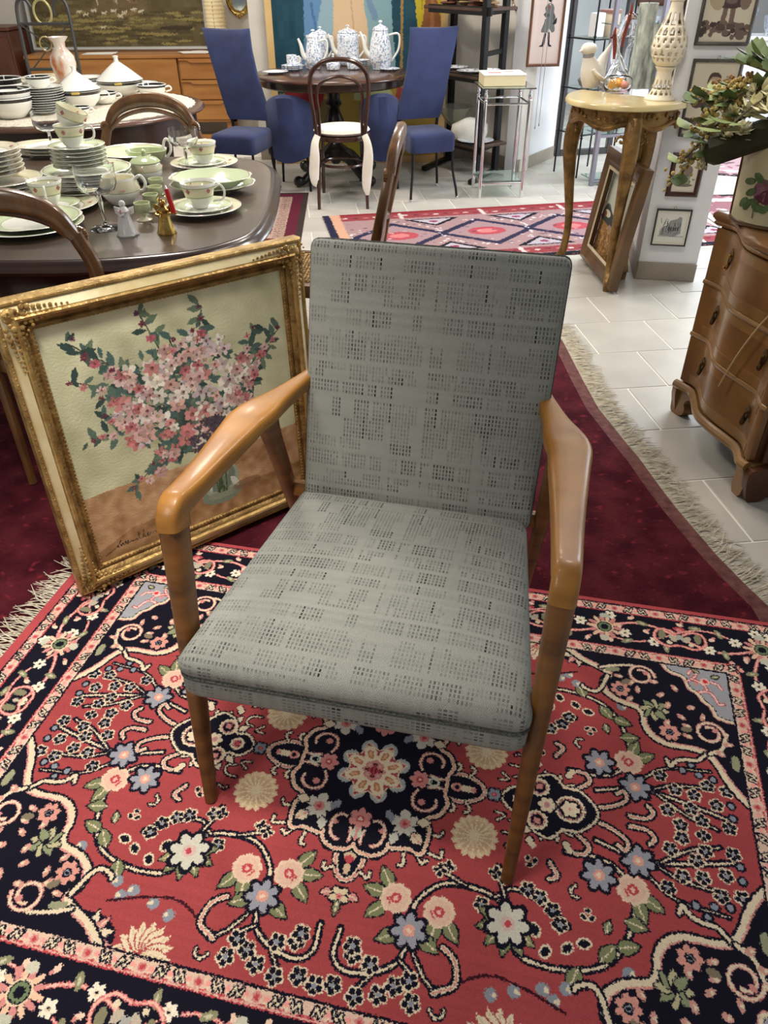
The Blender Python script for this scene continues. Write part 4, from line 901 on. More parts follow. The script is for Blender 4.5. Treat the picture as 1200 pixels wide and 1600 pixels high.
def plate(name, label, p, r, kind='green', cat='plate', group=None, h=.02, wav=0, mot=0, sy=1, rz=0):
    k = (round(r, 3), kind, h, wav, sy)
    if k not in _pd:
        o = MB().lathe(plate_prof(r, h), n=36, wob=(lambda a, z: 1 + wav * abs(math.sin(5 * a)) * (z > h * .8)) if wav else None, sy=sy).build(name, plate_mat(r, kind), None, 60); _pd[k] = o.data
    else: o = bpy.data.objects.new(name, _pd[k]); COL.objects.link(o)
    o.location = p; o.rotation_euler = (0, 0, rz); tag(o, label, cat, group)
    if mot: motif(o, r * .81, h * .72 + .003, mot, random.uniform(0, 2))
    return o
ORD = ('top', 'second', 'third', 'fourth', 'fifth', 'sixth', 'seventh', 'eighth', 'ninth', 'tenth', 'eleventh')
def stack(name, label, p, r, n, pitch, kind, group, top_label=None, **k):
    for i in range(n):
        q = (p[0] + random.uniform(-.002, .002), p[1] + random.uniform(-.002, .002), p[2] + pitch * i); last = i == n - 1
        plate(name, top_label if (last and top_label) else '%s, %s from the top' % (label, ORD[n - 1 - i]), q, r, kind, 'plate', group, mot=4 if last else 0, rz=random.uniform(0, 3), **k)
    return p[2] + pitch * (n - 1)
_cupm = {}
def cup(name, label, p, r=.052, h=.062, rz=0, group=None, kind='buff', tilt=None, handle=True):
    t = thing(name, label, 'cup', p, rz, group)
    if tilt: t.rotation_euler = tilt
    prof = [(r * .42, 0), (r * .45, .003), (r * .48, .006), (r * .70, h * .28), (r * .90, h * .72), (r, h), (r * .985, h + .001), (r * .96, h), (r * .86, h * .7), (r * .64, h * .28), (r * .40, .009)]
    if kind not in _cupm: _cupm[kind] = rad_mat('cup_glaze', [(0, WH), (h * .50, GRD), (h * .55, BUF), (h * .93, GRD), (h * .97, WH), (h * 1.2, WH)], 'Z') if kind == 'buff' else rad_mat('cup_glaze_black', [(0, WH), (h * .80, (24, 24, 26)), (h * .97, WH), (h * 1.2, WH)], 'Z')
    MB().lathe(prof, n=28).build('bowl', _cupm[kind], t, 60)
    if handle:
        m = MB(); m.tube(cr([(r * .92, 0, h * .82), (r * 1.28, 0, h * .92), (r * 1.5, 0, h * .68), (r * 1.36, 0, h * .36), (r * .80, 0, h * .26)], 5), .0045, 8); m.build('handle', CHINA, t)
    if kind == 'buff':
        m = MB()
        for a in (-1.9, -.6, .9, 2.4):
            for j in range(4): b = 2 * PI * j / 4; rr = r * .93; m.ball((rr * math.cos(a + .07 * math.cos(b)), rr * math.sin(a + .07 * math.cos(b)), h * .75 + .0045 * math.sin(b)), .0042, 6)
        m.build('rose_motif', ROSEP, t)['kind'] = 'stuff'
    return t
CLEAR = mat('clear_glass', (250, 252, 252), .01, trans=1, ior=1.45)
def coupe(label, p, r=.048, h=.15):
    t = thing('coupe_glass', label, 'glass', p)
    MB().lathe([(.012, .0), (r * .78, .001), (r * .78, .003), (.012, .010), (.0055, .02), (.0045, h * .30), (.008, h * .42), (.006, h * .52), (.010, h * .56)], n=24).build('stem', CLEAR, t, 60)
    MB().lathe([(.004, h * .55), (r * .5, h * .575), (r * .84, h * .63), (r * .99, h * .73), (r * .99, h * .87), (r, h), (r * .97, h), (r * .96, h * .87), (r * .955, h * .74), (r * .80, h * .645), (r * .46, h * .59), (.004, h * .57)], n=28).build('bowl', CLEAR, t, 60)
    return t
TZ = .7515
# left stack: dinner plates below, soup plates above
p = at(8, 318, TZ); z = stack('dinner_plate', 'dinner plate in the lower left-hand stack', (p.x, p.y + .02, TZ), .150, 5, .0158, 'buff', 'dinner plates in the left stack', 'topmost wide plate, its buff rim showing below the far left soup plates', h=.022)
stack('soup_plate', 'soup plate in the upper left-hand stack', (p.x - .035, p.y + .03, z + .0245), .125, 6, .0160, 'buff', 'soup plates in the left stack', 'topmost soup plate of the left-hand stack with a rose on its rim', h=.020)
# middle stack
p = at(142, 298, TZ); z = stack('dinner_plate', 'green dinner plate in the middle stack', (p.x, p.y, TZ), .168, 5, .0155, 'green', 'dinner plates in the middle stack', 'topmost green dinner plate of the middle stack, right below the saucers', h=.022, wav=.03)
z = stack('saucer', 'green saucer in the pile under two nested cups', (p.x - .012, p.y - .01, z + .0245), .106, 6, .0140, 'green', 'saucers in the middle stack', 'topmost green saucer, carrying the two nested cups', h=.014)
cup('tea_cup', 'upright buff cup on the saucer pile with another cup tipped into it', (p.x - .024, p.y - .015, z + .0075), .058, .078, .2)
cup('tea_cup', 'white-lipped cup tipped into the cup below it on top of the saucers', (p.x - .030, p.y - .015, z + .072), .058, .074, 2.0, tilt=(.42, -.12, 2.0))
# platters behind
p = at(72, 246, TZ)
for i in range(3): plate('oval_platter', 'buff oval platter in the low pile behind the two plate stacks, %s' % ('lowest', 'middle', 'topmost')[i], (p.x, p.y + .05, TZ + .014 * i), .165, 'buff', 'platter', 'platters behind the stacks', sy=.72, mot=4 if i == 2 else 0)
p = at(207, 252, TZ); plate('serving_bowl', 'shallow green serving bowl with a scalloped rim at the far table edge', (p.x, p.y, TZ), .155, 'green', 'bowl', h=.045, wav=.05)
p = at(242, 255, TZ); t = thing('sauce_boat', 'green and white sauce boat with a tall loop handle behind the sugar bowl', 'sauce boat', (p.x - .03, p.y, TZ)); MB().lathe([(.03, 0), (.04, .004), (.055, .03), (.062, .055), (.058, .056), (.05, .03), (.02, .008)], n=26, sx=1.5).build('bowl', EGGG, t); MB().tube(cr([(.075, 0, .045), (.085, 0, .085), (.098, 0, .10), (.112, 0, .085), (.110, 0, .05), (.09, 0, .025)], 5), .006, 8).build('handle', CHINA, t)
# front left: cup on two plates; green plate; leaf-shaped dish
p = at(88, 327, TZ); plate('side_plate', 'buff side plate under the front left cup and saucer', (p.x, p.y, TZ), .155, 'buff', 'plate', mot=4); plate('saucer', 'green saucer under the front left cup', (p.x - .01, p.y, TZ + .0075), .098, 'green', 'saucer', h=.014); cup('tea_cup', 'buff tea cup in front of the plate stacks with its handle turned to the viewer', (p.x - .02, p.y, TZ + .0155), .062, .086, -1.25)
p = at(58, 352, TZ); plate('dessert_plate', 'lower plate of the green pair half hidden by the nearest chair back', (p.x, p.y - .04, TZ), .175, 'green', 'plate'); plate('dessert_plate', 'upper plate of the green pair half hidden by the nearest chair back', (p.x - .01, p.y - .01, TZ + .009), .165, 'green', 'plate', wav=.04)
p = at(-8, 322, TZ); cup('tea_cup', 'cup at the far left edge showing only its white handle', (p.x, p.y - .01, TZ), .056, .068, 0)
# right: cup on plates twice, serving bowl
p = at(318, 331, TZ); plate('side_plate', 'buff side plate at the near right with a cup and saucer on it', (p.x, p.y, TZ), .140, 'buff', 'plate', mot=5); plate('saucer', 'green saucer on the near right side plate', (p.x + .0, p.y, TZ + .0075), .105, 'green', 'saucer', h=.016, wav=.03); cup('tea_cup', 'rose-printed cup standing on the near right saucer', (p.x - .008, p.y + .005, TZ + .016), .064, .086, -.15)
p = at(332, 298, TZ); plate('serving_bowl', 'lower of the two nested green serving bowls behind the near right cup', (p.x + .005, p.y, TZ), .165, 'green', 'bowl', h=.030, wav=.04, sy=.85); plate('serving_bowl', 'upper of the two nested green serving bowls with a wide scalloped rim', (p.x, p.y, TZ + .013), .158, 'green', 'bowl', h=.042, wav=.05, sy=.82)
p = at(320, 260, TZ); plate('side_plate', 'buff side plate at the far right of the table under a cup and saucer', (p.x, p.y, TZ), .148, 'buff', 'plate', mot=5); plate('saucer', 'green saucer on the far right side plate', (p.x - .01, p.y, TZ + .0075), .105, 'green', 'saucer', h=.014); cup('tea_cup', 'buff cup on the far right saucer beside a coupe glass', (p.x + .0, p.y, TZ + .0155), .062, .085, 2.4)
# sugar bowl, cream jug
p = at(232, 284, TZ); t = thing('sugar_bowl', 'lidded round sugar bowl with a green lid between the saucers and egg cups', 'sugar bowl', (p.x, p.y, TZ)); MB().lathe([(.035, 0), (.04, .004), (.062, .03), (.066, .058), (.058, .075), (.056, .075)], n=28).build('bowl', rad_mat('sugar_glaze', [(0, WH), (.045, GRD), (.048, BUF), (.072, WH), (.1, WH)], 'Z'), t, 60); MB().lathe([(.060, .075), (.062, .079), (.05, .090), (.02, .100), (.008, .103), (.007, .112), (.012, .118), (.006, .125)], n=26).build('lid', EGGG, t, 60); motif(t, .064, .058, 3, -1.6, .010)
p = at(193, 318, TZ); t = thing('cream_jug', 'squat white cream jug with a rose spray behind the crystal figurine', 'jug', (p.x, p.y, TZ)); MB().lathe([(.04, 0), (.045, .004), (.070, .035), (.072, .055), (.060, .085), (.058, .095), (.054, .094), (.056, .06)], n=28, wob=lambda a, z: 1 + (.18 * max(0, math.cos(a - 2.4)) ** 8 if z > .08 else 0)).build('body', rad_mat('jug_glaze', [(0, WH), (.048, GRD), (.051, BUF), (.088, WH), (.12, WH)], 'Z'), t, 60); MB().tube(cr([(.058, 0, .088), (.082, 0, .098), (.096, 0, .075), (.088, 0, .05), (.07, 0, .045)], 5), .006, 8).build('handle', CHINA, t); motif(t, .069, .062, 3, -1.2, .012)
# four egg cups
def eggcup(label, p):
    o = MB().lathe([(.026, 0), (.027, .003), (.012, .008), (.007, .014), (.010, .020), (.024, .030), (.029, .046), (.028, .060), (.0265, .060), (.026, .046), (.018, .030), (.004, .026)], n=22).build('egg_cup', rad_mat('egg_glaze', [(0, BUF), (.013, (182, 192, 152)), (.058, (236, 230, 196)), (.08, WH)], 'Z'), None, 60); o.location = p; tag(o, label, 'egg cup', 'green egg cups by the golden angel')
for (px, py), w in zip(((226, 344), (239, 330), (246, 317), (247, 304)), ('nearest', 'second nearest', 'second farthest', 'farthest')): p = at(px, py, TZ); eggcup('small green egg cup, %s of the row beside the golden angel' % w, (p.x, p.y, TZ))
p = at(166, 357, TZ); coupe('clear coupe glass standing in front of the middle plate stack', (p.x, p.y, TZ), .066, .20)
p = at(294, 268, TZ); coupe('clear coupe glass beside the far right cup', (p.x, p.y, TZ), .062, .172)
p = at(98, 234, TZ); coupe('clear coupe glass behind the tipped cup against the dark oval table', (p.x, p.y - .12, TZ), .062, .185)
# crystal angel, golden angel with a red candle
FROST = mat('frosted_crystal', (246, 246, 244), .22, trans=.35, ior=1.4)
p = at(200, 367, TZ); t = thing('crystal_angel', 'small frosted crystal angel figurine on the near table edge', 'figurine', (p.x, p.y, TZ)); MB().lathe([(.034, 0), (.035, .004), (.030, .01), (.022, .045), (.016, .07), (.020, .078), (.012, .088), (.006, .092)], n=16, wob=lambda a, z: 1 + .08 * math.cos(7 * a)).build('robe', FROST, t, 50); MB().ball((0, 0, .100), .011, 12).build('head', FROST, t)
for s in (-1, 1): MB().prism([(0, 0), (s * .030, .012), (s * .032, .034), (s * .014, .028)], -.003, .003, Matrix.Translation((0, .012, .055)) @ Matrix.Rotation(PI / 2, 4, 'X')).build('wing', FROST, t)
MB().tube([(-.014, -.014, .070), (-.004, -.022, .066), (.006, -.020, .070)], .004, 7).build('arms', FROST, t); MB().ball((-.004, -.014, .078), .006, 8).build('red_bead', mat('pink_bead', (206, 110, 116), .2), t)
BRASS = mat('polished_brass', (214, 184, 112), .2, metal=1, c2=(170, 134, 66), sc=40, bump=.15, bsc=90)
p = at(261, 365, TZ); t = thing('golden_angel', 'golden angel candle holder with a red candle near the front of the table', 'figurine', (p.x, p.y, TZ)); MB().lathe([(.030, 0), (.031, .003), (.027, .012), (.019, .05), (.015, .062), (.020, .078), (.011, .088), (.006, .090)], n=20, wob=lambda a, z: 1 + .10 * math.cos(8 * a) * (1 - z / .1)).build('robe', BRASS, t, 50); MB().ball((0, 0, .101), .0125, 12).build('head', BRASS, t)
for k in range(10): a = k * .62
MB().tube([(.016 * math.cos(2 * PI * k / 14), .004, .110 + .012 * math.sin(2 * PI * k / 14)) for k in range(14)], .0018, 6, True).build('halo', BRASS, t)
for s in (-1, 1):
    MB().prism(cr([(0, 0), (s * .026, .010), (s * .036, .034), (s * .018, .03), (s * .006, .018)], 3, True), -.002, .002, Matrix.Translation((0, .014, .058)) @ Matrix.Rotation(PI / 2, 4, 'X')).build('wing', BRASS, t)
MB().tube([(-.016, -.006, .074), (-.022, -.020, .066), (-.006, -.026, .064)], .0045, 7).tube([(.016, -.006, .074), (.024, -.010, .068), (.020, -.018, .070)], .0045, 7).build('arms', BRASS, t)
MB().lathe([(.003, .064), (.010, .067), (.011, .072), (.006, .073)], (.038, -.014, 0), 14).build('candle_cup', BRASS, t)
MB().tube([(.038, -.014, .072), (.026, -.014, .146)], [.0085, .0080], 10).build('candle', mat('red_wax', (196, 36, 36), .35), t); MB().tube([(.026, -.014, .144), (.0235, -.014, .156)], [.005, .003], 8).build('candle_tip', CHINA, t)

# ---- oval table behind with a crocheted cloth and black-rimmed china
OT = thing('oval_table', 'dark polished oval table with a crocheted cloth behind the dining table', 'table', (-2.02, 5.36, 0)); RX, RY = .90, .765
m = MB(); m.loft([[(x, y, z) for x, y in circ(RX - k, 56, ry=RY - k)] for k, z in ((.03, .722), (.004, .728), (0, .736), (.006, .746), (.016, .75))]); m.build('table_top', OVW, OT, 40)
m = MB(); m.loft([[(x, y, z) for x, y in circ(RX - k, 56, ry=RY - k)] for k, z in ((.075, .575), (.06, .58), (.06, .722))]); m.build('apron', DKW, OT, 40)
for a in (.8, 2.35, 3.9, 5.5): MB().lathe([(.016, 0), (.022, .02), (.018, .10), (.026, .35), (.034, .5), (.034, .60)], (.76 * math.cos(a), .62 * math.sin(a), 0), 12).build('leg', DKW, OT)
LACE = mat('crochet', (236, 230, 214), .9, c2=(196, 184, 164), sc=90, bump=.6, bsc=200)
cl = MB(); N_ = 220; cl.loft([[((.83 * math.cos(2 * PI * k / N_)) * (f + (.016 * abs(math.sin(k * PI / 4)) if f > .95 else 0)), (.70 * math.sin(2 * PI * k / N_)) * (f + (.016 * abs(math.sin(k * PI / 4)) if f > .95 else 0)), z + (.004 * (k % 4 < 2) if .8 < f < 1 else 0)) for k in range(N_)] for f, z in ((1, .0), (1, .004), (.97, .008), (.93, .004), (.90, .008), (.86, .004), (.5, .004))])
o = cl.build('crochet_cloth', LACE, None, 30); o.location = (-2.02, 5.36, .7505); tag(o, 'white crocheted cloth with a scalloped edge spread on the dark oval table', 'tablecloth')
OZ = .7585
BLK = [(0, WH)]
def bowl_black(label, p, r, h, name='soup_bowl', cat='bowl', handles=0, rz=0, group=None):
    t = thing(name, label, cat, p, rz, group)
    MB().lathe([(r * .5, 0), (r * .55, .004), (r * .88, h * .45), (r * .96, h * .8), (r, h), (r * .97, h + .002), (r * .92, h * .8), (r * .8, h * .42), (.01, .012)], n=32).build('body', rad_mat('black_rim_glaze', [(0, WH), (h * .82, (26, 26, 28)), (h * .985, WH), (h * 1.2, WH)], 'Z'), t, 60)
    for s in ((-1, 1) if handles == 2 else (1,) if handles else ()): MB().tube(cr([(s * r * .95, 0, h * .82), (s * r * 1.25, 0, h * .85), (s * r * 1.32, 0, h * .6), (s * r * .95, 0, h * .45)], 5), .005, 8).build('handle', CHINA, t)
    return t
p = at(14, 186, OZ); bowl_black('lower white bowl with a black rim at the left end of the oval table', (p.x, p.y + .06, OZ), .135, .105); bowl_black('upper black-rimmed bowl nested in the one below at the left of the oval table', (p.x, p.y + .06, OZ + .055), .138, .092)
p = at(-2, 172, OZ); bowl_black('black-rimmed bowl behind the nested pair at the far left', (p.x, p.y + .15, OZ), .12, .155)
p = at(71, 181, OZ); BP = rad_mat('black_plate_glaze', [(0, WH), (.118, (26, 26, 28)), (.124, WH), (.14, WH)])
p.y += .10; p.x -= .03
for i in range(11):
    if i == 0: b0 = MB().lathe(plate_prof(.126, .017), n=36).build('dinner_plate', BP, None, 60)
    o = b0 if i == 0 else bpy.data.objects.new('dinner_plate', b0.data)
    if i: COL.objects.link(o)
    o.location = (p.x, p.y, OZ + .0125 * i); tag(o, 'black-edged plate in the tall stack on the oval table, %s from the top' % ORD[10 - i] if i < 10 else 'topmost black-edged plate of the tall stack, with a bowl on it', 'plate', 'black-edged plates in the tall stack')
bowl_black('two-handled black-rimmed soup cup on top of the tall plate stack', (p.x, p.y, OZ + .131), .072, .062, 'soup_cup', 'cup', 2)
def tureen(label, p, r, h):
    t = bowl_black(label, p, r, h, 'tureen', 'tureen', 2, .2)
    MB().lathe([(r * 1.0, h), (r * 1.02, h + .008), (r * .98, h + .012), (r * .55, h + r * .42), (r * .22, h + r * .66), (r * .10, h + r * .74), (r * .09, h + r * .86), (r * .13, h + r * .95), (.004, h + r * .97)], n=32).build('lid', rad_mat('lid_glaze', [(0, (26, 26, 28)), (h + .007, WH), (h + .3, WH)], 'Z'), t, 60)
    MB().box((0, -r * .985, h * .96), (.05, .012, .014), b=.004).build('gold_label', mat('gold_mark', (226, 200, 110), .4, metal=.4), t); return t
p = at(122, 172, OZ); tureen('white lidded tureen with a pointed lid in front of the marbled vase', (p.x, p.y + .07, OZ), .132, .100)
p = at(188, 150, OZ); tureen('white lidded tureen with a pointed lid toward the right of the oval table', (p.x, p.y + .05, OZ), .150, .085)
p = at(128, 182, OZ); bowl_black('small black-rimmed cup in front of the left tureen', (p.x, p.y - .03, OZ), .065, .055, 'soup_cup', 'cup', 1)
p = at(166, 160, OZ); bowl_black('black-rimmed cup in front of the right tureen', (p.x, p.y - .03, OZ), .085, .062, 'soup_cup', 'cup', 2)
p = at(242, 152, OZ); bowl_black('black-rimmed bowl with a loop handle at the right end of the oval table', (p.x - .01, p.y, OZ), .095, .075, 'soup_bowl', 'bowl', 1)
for (px, py, n, lab) in ((138, 140, 6, 'black-edged plate in the stack behind the left tureen'), (222, 140, 3, 'black-edged plate in the low stack behind the right tureen')):
    p = at(px, py, OZ)
    for i in range(n): o = bpy.data.objects.new('dinner_plate', b0.data); COL.objects.link(o); o.location = (p.x, p.y, OZ + .0125 * i); tag(o, '%s, %s from the top' % (lab, ORD[n - 1 - i]), 'plate', lab.replace('black-edged plate in', 'plates of'))
MARB = mat('marbled_glass', (222, 212, 200), .15, c2=(190, 110, 52), sc=7, stretch=(1, 1, .45), coat=.4, lo=.50, hi=.64)
p = at(108, 140, OZ); t = thing('marbled_vase', 'orange and white marbled vase with a thin loop handle on the oval table', 'vase', (p.x, p.y, OZ), PI); t.scale = (.84, .84, .80); MB().lathe([(.055, 0), (.06, .006), (.062, .03), (.085, .12), (.102, .20), (.095, .255), (.06, .30), (.045, .325), (.05, .36), (.078, .392), (.080, .396), (.072, .392), (.04, .36)], n=32).build('body', MARB, t, 60); MB().tube([(.108 + .048 * math.cos(2 * PI * k / 20), 0, .345 + .052 * math.sin(2 * PI * k / 20)) for k in range(20)], .006, 8, True).build('handle', mat('amber_handle', (206, 186, 130), .12, trans=.3), t)
# ------------------------------------------------------------------ sideboard wall
SB = thing('sideboard', 'long teak sideboard with lipped drawers against the back wall', 'sideboard', (-2.42, 8.62, 0))
x0, x1, yf, top = -.97, .97, -.22, .76
MB().box((0, 0, .745), (1.97, .46, .03), b=.006).build('top_board', TEAK, SB)
m = MB(); m.box((x0 + .012, .01, .455), (.024, .42, .555)).box((x1 - .012, .01, .455), (.024, .42, .555)).box((0, .01, .19), (1.94, .42, .024)).box((0, .21, .455), (1.92, .01, .54)).box((.478, .01, .455), (.02, .40, .54)); m.build('carcass', TEAK, SB)
def drawer(cx, z0, z1, w):
    d = MB().box((cx, yf + .010, (z0 + z1) / 2), (w, .020, z1 - z0 - .006), b=.003).build('drawer', TEAK, SB)
    m = MB(); m.prism([(cx - w * .5, z1 - .003), (cx + w * .5, z1 - .003), (cx + w * .5, z1 - .018), (cx + w * .33, z1 - .018), (cx + w * .26, z1 - .036), (cx - w * .26, z1 - .036), (cx - w * .33, z1 - .018), (cx - w * .5, z1 - .018)], yf - .016, yf - .001, Matrix(((1, 0, 0, 0), (0, 0, 1, 0), (0, 1, 0, 0), (0, 0, 0, 1)))); m.build('lip_pull', TEAK, d)
for z0, z1 in ((.20, .375), (.375, .55), (.55, .73)): drawer(.725, z0, z1, .47)
for cx, w in ((-.725, .47), (-.0, .93)): MB().box((cx + (.0 if w < .6 else .0), yf + .010, .465), (w, .020, .525), b=.003).build('door', TEAK, SB)
for sx in (-.9, .9):
    for sy in (-.16, .16): MB().box((sx, sy, .09), (.05, .05, .18), b=.006).build('leg', TEAK, SB)
MB().box((0, -.16, .035), (1.75, .03, .05)).build('stretcher', TEAK, SB)
def paint_hunt():
    p = Paint(0, 0, 1.62, 1.1, .005, (92, 84, 52), .006, 41); r = np.random.default_rng(41); Y, X = p.Y, p.X
    n = np.kron(r.normal(0, 1, (p.H // 6 + 1, p.W // 12 + 1)), np.ones((6, 12)))[:p.H, :p.W]
    p.a[:] = np.stack([88 + 0 * X, 78 + 0 * X, 50 + 0 * X], -1) / 255; p.a += (n * .028)[..., None]; p.a -= (np.clip(Y - .35, 0, .6) * .22)[..., None]
    for _ in range(120): p.ell(r.uniform(0, 1.6), r.uniform(.02, .30), r.uniform(.03, .12), (132, 120, 72) if r.random() < .6 else (70, 62, 38), .010)
    p.ell(.85, .34, .26, (110, 88, 60), .10, al=.5); p.ell(.75, .6, .3, (120, 96, 66), .2, al=.4)
    for k in range(24): x = .55 + r.uniform(0, .5); y = .30 + r.uniform(0, .16); p.ell(x, y + .05, .008, ((170, 160, 138), (112, 78, 54), (76, 58, 42), (134, 108, 78))[k % 4], r.uniform(.02, .04))
    for x, y in ((.46, .30), (.52, .275), (.60, .31), (.69, .29), (.78, .305), (.88, .29), (.97, .315), (1.03, .30), (.84, .265), (.66, .17)): p.ell(x, y, .026, (190, 182, 158), .009); p.ell(x + .026, y + .010, .009, (190, 182, 158), .006); p.line([(x - .014, y), (x - .017, y - .018)], .005, (178, 168, 146)); p.line([(x + .014, y), (x + .018, y - .018)], .005, (178, 168, 146))
    p.ell(.93, .45, .02, (226, 220, 204), .06); p.ell(1.15, .2, .3, (112, 102, 62), .05, al=.4); p.ell(1.35, .16, .16, (54, 48, 30), .02)
    return p.a[::-1]
def framed(name, label, loc, rz, w, h, t, fm, pic, lean=0, fw=.03, mount=None, glass=False, rot=None, cat='picture', prof=None, axes='XZ'):
    """picture standing in the XZ plane of its Empty, bottom edge at z=0, facing -Y"""
    o = thing(name, label, cat, loc, rot=rot or (-lean, 0, rz))
    pf = prof or [(0, -t), (0, -.004), (fw * .35, -t * .1), (fw * .6, -.0), (fw, -t * .4), (fw, -t)]
    f = MB(); f.sweep(pf, [(-w / 2 + fw, fw), (w / 2 - fw, fw), (w / 2 - fw, h - fw), (-w / 2 + fw, h - fw)]); f.xf(Matrix(((1, 0, 0, 0), (0, 0, -1, -t), (0, 1, 0, 0), (0, 0, 0, 1)))); f.build('frame', fm, o, 30)
    MB().box((0, -.004, h / 2), (w - fw * 1.8, .004, h - fw * 1.8)).build('picture_sheet', pic, o, 0)
    if mount: MB().sweep([(-mount, .0), (-mount, .003), (0, .003), (0, 0)], [(-w / 2 + fw, fw), (w / 2 - fw, fw), (w / 2 - fw, h - fw), (-w / 2 + fw, h - fw)]).xf(Matrix(((1, 0, 0, 0), (0, 0, -1, -.006), (0, 1, 0, 0), (0, 0, 0, 1)))).build('mount', mat('card_mount', (226, 222, 206), .8), o, 0)
    return o
SILV = mat('silver_frame', (176, 178, 176), .45, metal=.3)
framed('hunting_painting', 'large dark hunting landscape with white hounds standing on the teak sideboard', (-2.56, 8.79, .762), 0, 1.76, 1.15, .035, SILV, image_mat('hunt', paint_hunt(), 1.70, 1.09, .5, axes='XZ', oy=.575), lean=math.radians(5), fw=.035)
PAPER = mat('paper_white', (232, 230, 222), .8)
o = MB().box((0, 0, .001), (.30, .20, .002), b=.0005).box((.02, .01, .0035), (.28, .18, .002), b=.0005, rz=.15).build('papers', PAPER); o.location = (-2.72, 8.55, .761); tag(o, 'sheets of grey paper lying on the sideboard below the hunting landscape', 'papers')
m = MB(); m.lathe([(.004, .0), (.10, .0), (.115, .004), (.118, .010), (.09, .006), (.004, .008)], n=26, wob=lambda a, z: 1 + .12 * math.sin(5 * a) + .06 * math.sin(11 * a), sx=1.5); o = m.build('white_napkin', PAPER); o.location = (-1.77, 8.53, .761); tag(o, 'crumpled white napkin on the right end of the sideboard', 'napkin')
t = thing('paper_lantern', 'cylindrical ribbed paper lantern standing on the right end of the sideboard', 'lamp', (-1.58, 8.66, .761))
PL = mat('rice_paper', (232, 216, 176), .9, c2=(220, 200, 156), sc=10, bump=.2, bsc=30)
m = MB(); m.lathe([(.092 + (.003 if k % 2 else 0), .08 + .016 * k) for k in range(32)], n=26, cap=False); m.build('shade', PL, t, 20)
for k in range(4): MB().tube([(.09 * math.cos(k * PI / 2), .09 * math.sin(k * PI / 2), 0), (.09 * math.cos(k * PI / 2), .09 * math.sin(k * PI / 2), .58)], .004, 6).build('rib', TEAK, t)
MB().lathe([(.02, 0), (.09, .0), (.095, .010), (.03, .02), (.012, .08)], n=20).build('base', TEAK, t)
t = thing('oval_mirror', 'small oval mirror in an ornate brass frame on the back wall', 'mirror', (-1.385, 8.935, 1.19)); t.rotation_euler = (PI / 2, 0, 0)
MB().loft([[(x, y, z) for x, y in circ(a, 36, ry=a * 1.28)] for a, z in ((.085, .0), (.085, .014), (.092, .022), (.100, .018), (.108, .026), (.118, .022), (.124, .010), (.124, 0))]).build('frame', BRASS, t, 60)
MB().prism(circ(.088, 36, ry=.112), .004, .010).build('mirror_glass', mat('mirror_silver', (206, 210, 206), .05, metal=1), t)
for k in (0, 1): m = MB(); [m.ball((.026 * (q - 2), (-1) ** k * .158 - abs(q - 2) * (-1) ** k * .012, .018), .017 - .003 * abs(q - 2), 8, 1, 1, .6) for q in range(5)]; m.build('crest', BRASS, t)
# brown cabinet end and mauve curtain at the far left
BRN = wood('brown_cabinet_wood', (92, 52, 36), (72, 40, 28), .4, 3, (6, 6, 1), .1)
t = thing('brown_cabinet', 'plain dark brown wooden cabinet end left of the sideboard', 'cabinet', (-3.66, 8.62, 0)); MB().box((0, 0, .48), (.34, .44, .96), b=.006).build('body', BRN, t); MB().box((0, 0, .975), (.37, .47, .03), b=.006).build('top_board', BRN, t); MB().box((0, -.224, .48), (.30, .012, .86), b=.004).build('door', BRN, t); MB().ball((.11, -.236, .5), .012, 8).build('knob', BRASS, t)
cv = MB(); N_ = 60; rr = []
for z in (0.02, .4, .8, 1.2, 1.6, 2.2): rr.append([(-.32 + .64 * k / N_, .030 * math.sin(k * .75) * (1 + .2 * math.sin(z * 3)) + .012 * math.sin(k * 1.9 + z), z) for k in range(N_ + 1)] + [(-.32 + .64 * k / N_, .030 * math.sin(k * .75) * (1 + .2 * math.sin(z * 3)) + .012 * math.sin(k * 1.9 + z) + .006, z) for k in range(N_, -1, -1)])
cv.loft(rr); o = cv.build('mauve_curtain', mat('mauve_velvet', (128, 96, 122), .9, c2=(104, 76, 100), sc=8, sheen=.4), None, 60); o.location = (-4.00, 8.31, 0); tag(o, 'mauve velvet curtain hanging at the far left edge', 'curtain')
# wrought-iron bar chair
IRON = mat('grey_iron', (84, 84, 84), .45, metal=.5)
t = thing('iron_chair', 'grey wrought-iron high chair with hooked back posts behind the oval table', 'chair', (-2.58, 6.72, 0))
for s in (-1, 1):
    m = MB(); q = cr([(s * .20, .20, 0), (s * .20, .19, .35), (s * .20, .18, .72), (s * .20, .20, 1.0), (s * .195, .22, 1.19), (s * .165, .23, 1.255), (s * .115, .23, 1.255), (s * .085, .23, 1.20), (s * .082, .23, 1.15)], 6); m.tube(q, .013, 10); m.build('back_post', IRON, t)
    m = MB(); m.tube([(s * .19, -.19, 0), (s * .19, -.18, .70)], .013, 10); m.build('leg', IRON, t)
    m = MB(); m.tube(cr([(s * .19, .20, 1.10), (s * .06, .20, 1.0), (s * -.02, .19, .93), (s * -.17, .19, .80)], 5), .005, 8); m.build('scroll_rod', IRON, t)
for z, y in ((1.10, .21), (.80, .185)): MB().tube([(-.195, y, z), (.195, y, z)], .011, 10).build('back_rail', IRON, t)
for z in (.25,):
    for a, b in (((-.2, .19), (.2, .19)), ((-.19, -.185), (.19, -.185)), ((-.195, -.185), (-.2, .19)), ((.195, -.185), (.2, .19))): MB().tube([a + (z,), b + (z,)], .010, 8).build('stretcher', IRON, t)
MB().lathe([(.20, .69), (.215, .70), (.215, .705), (.20, .712)], n=30).build('seat_ring', IRON, t)
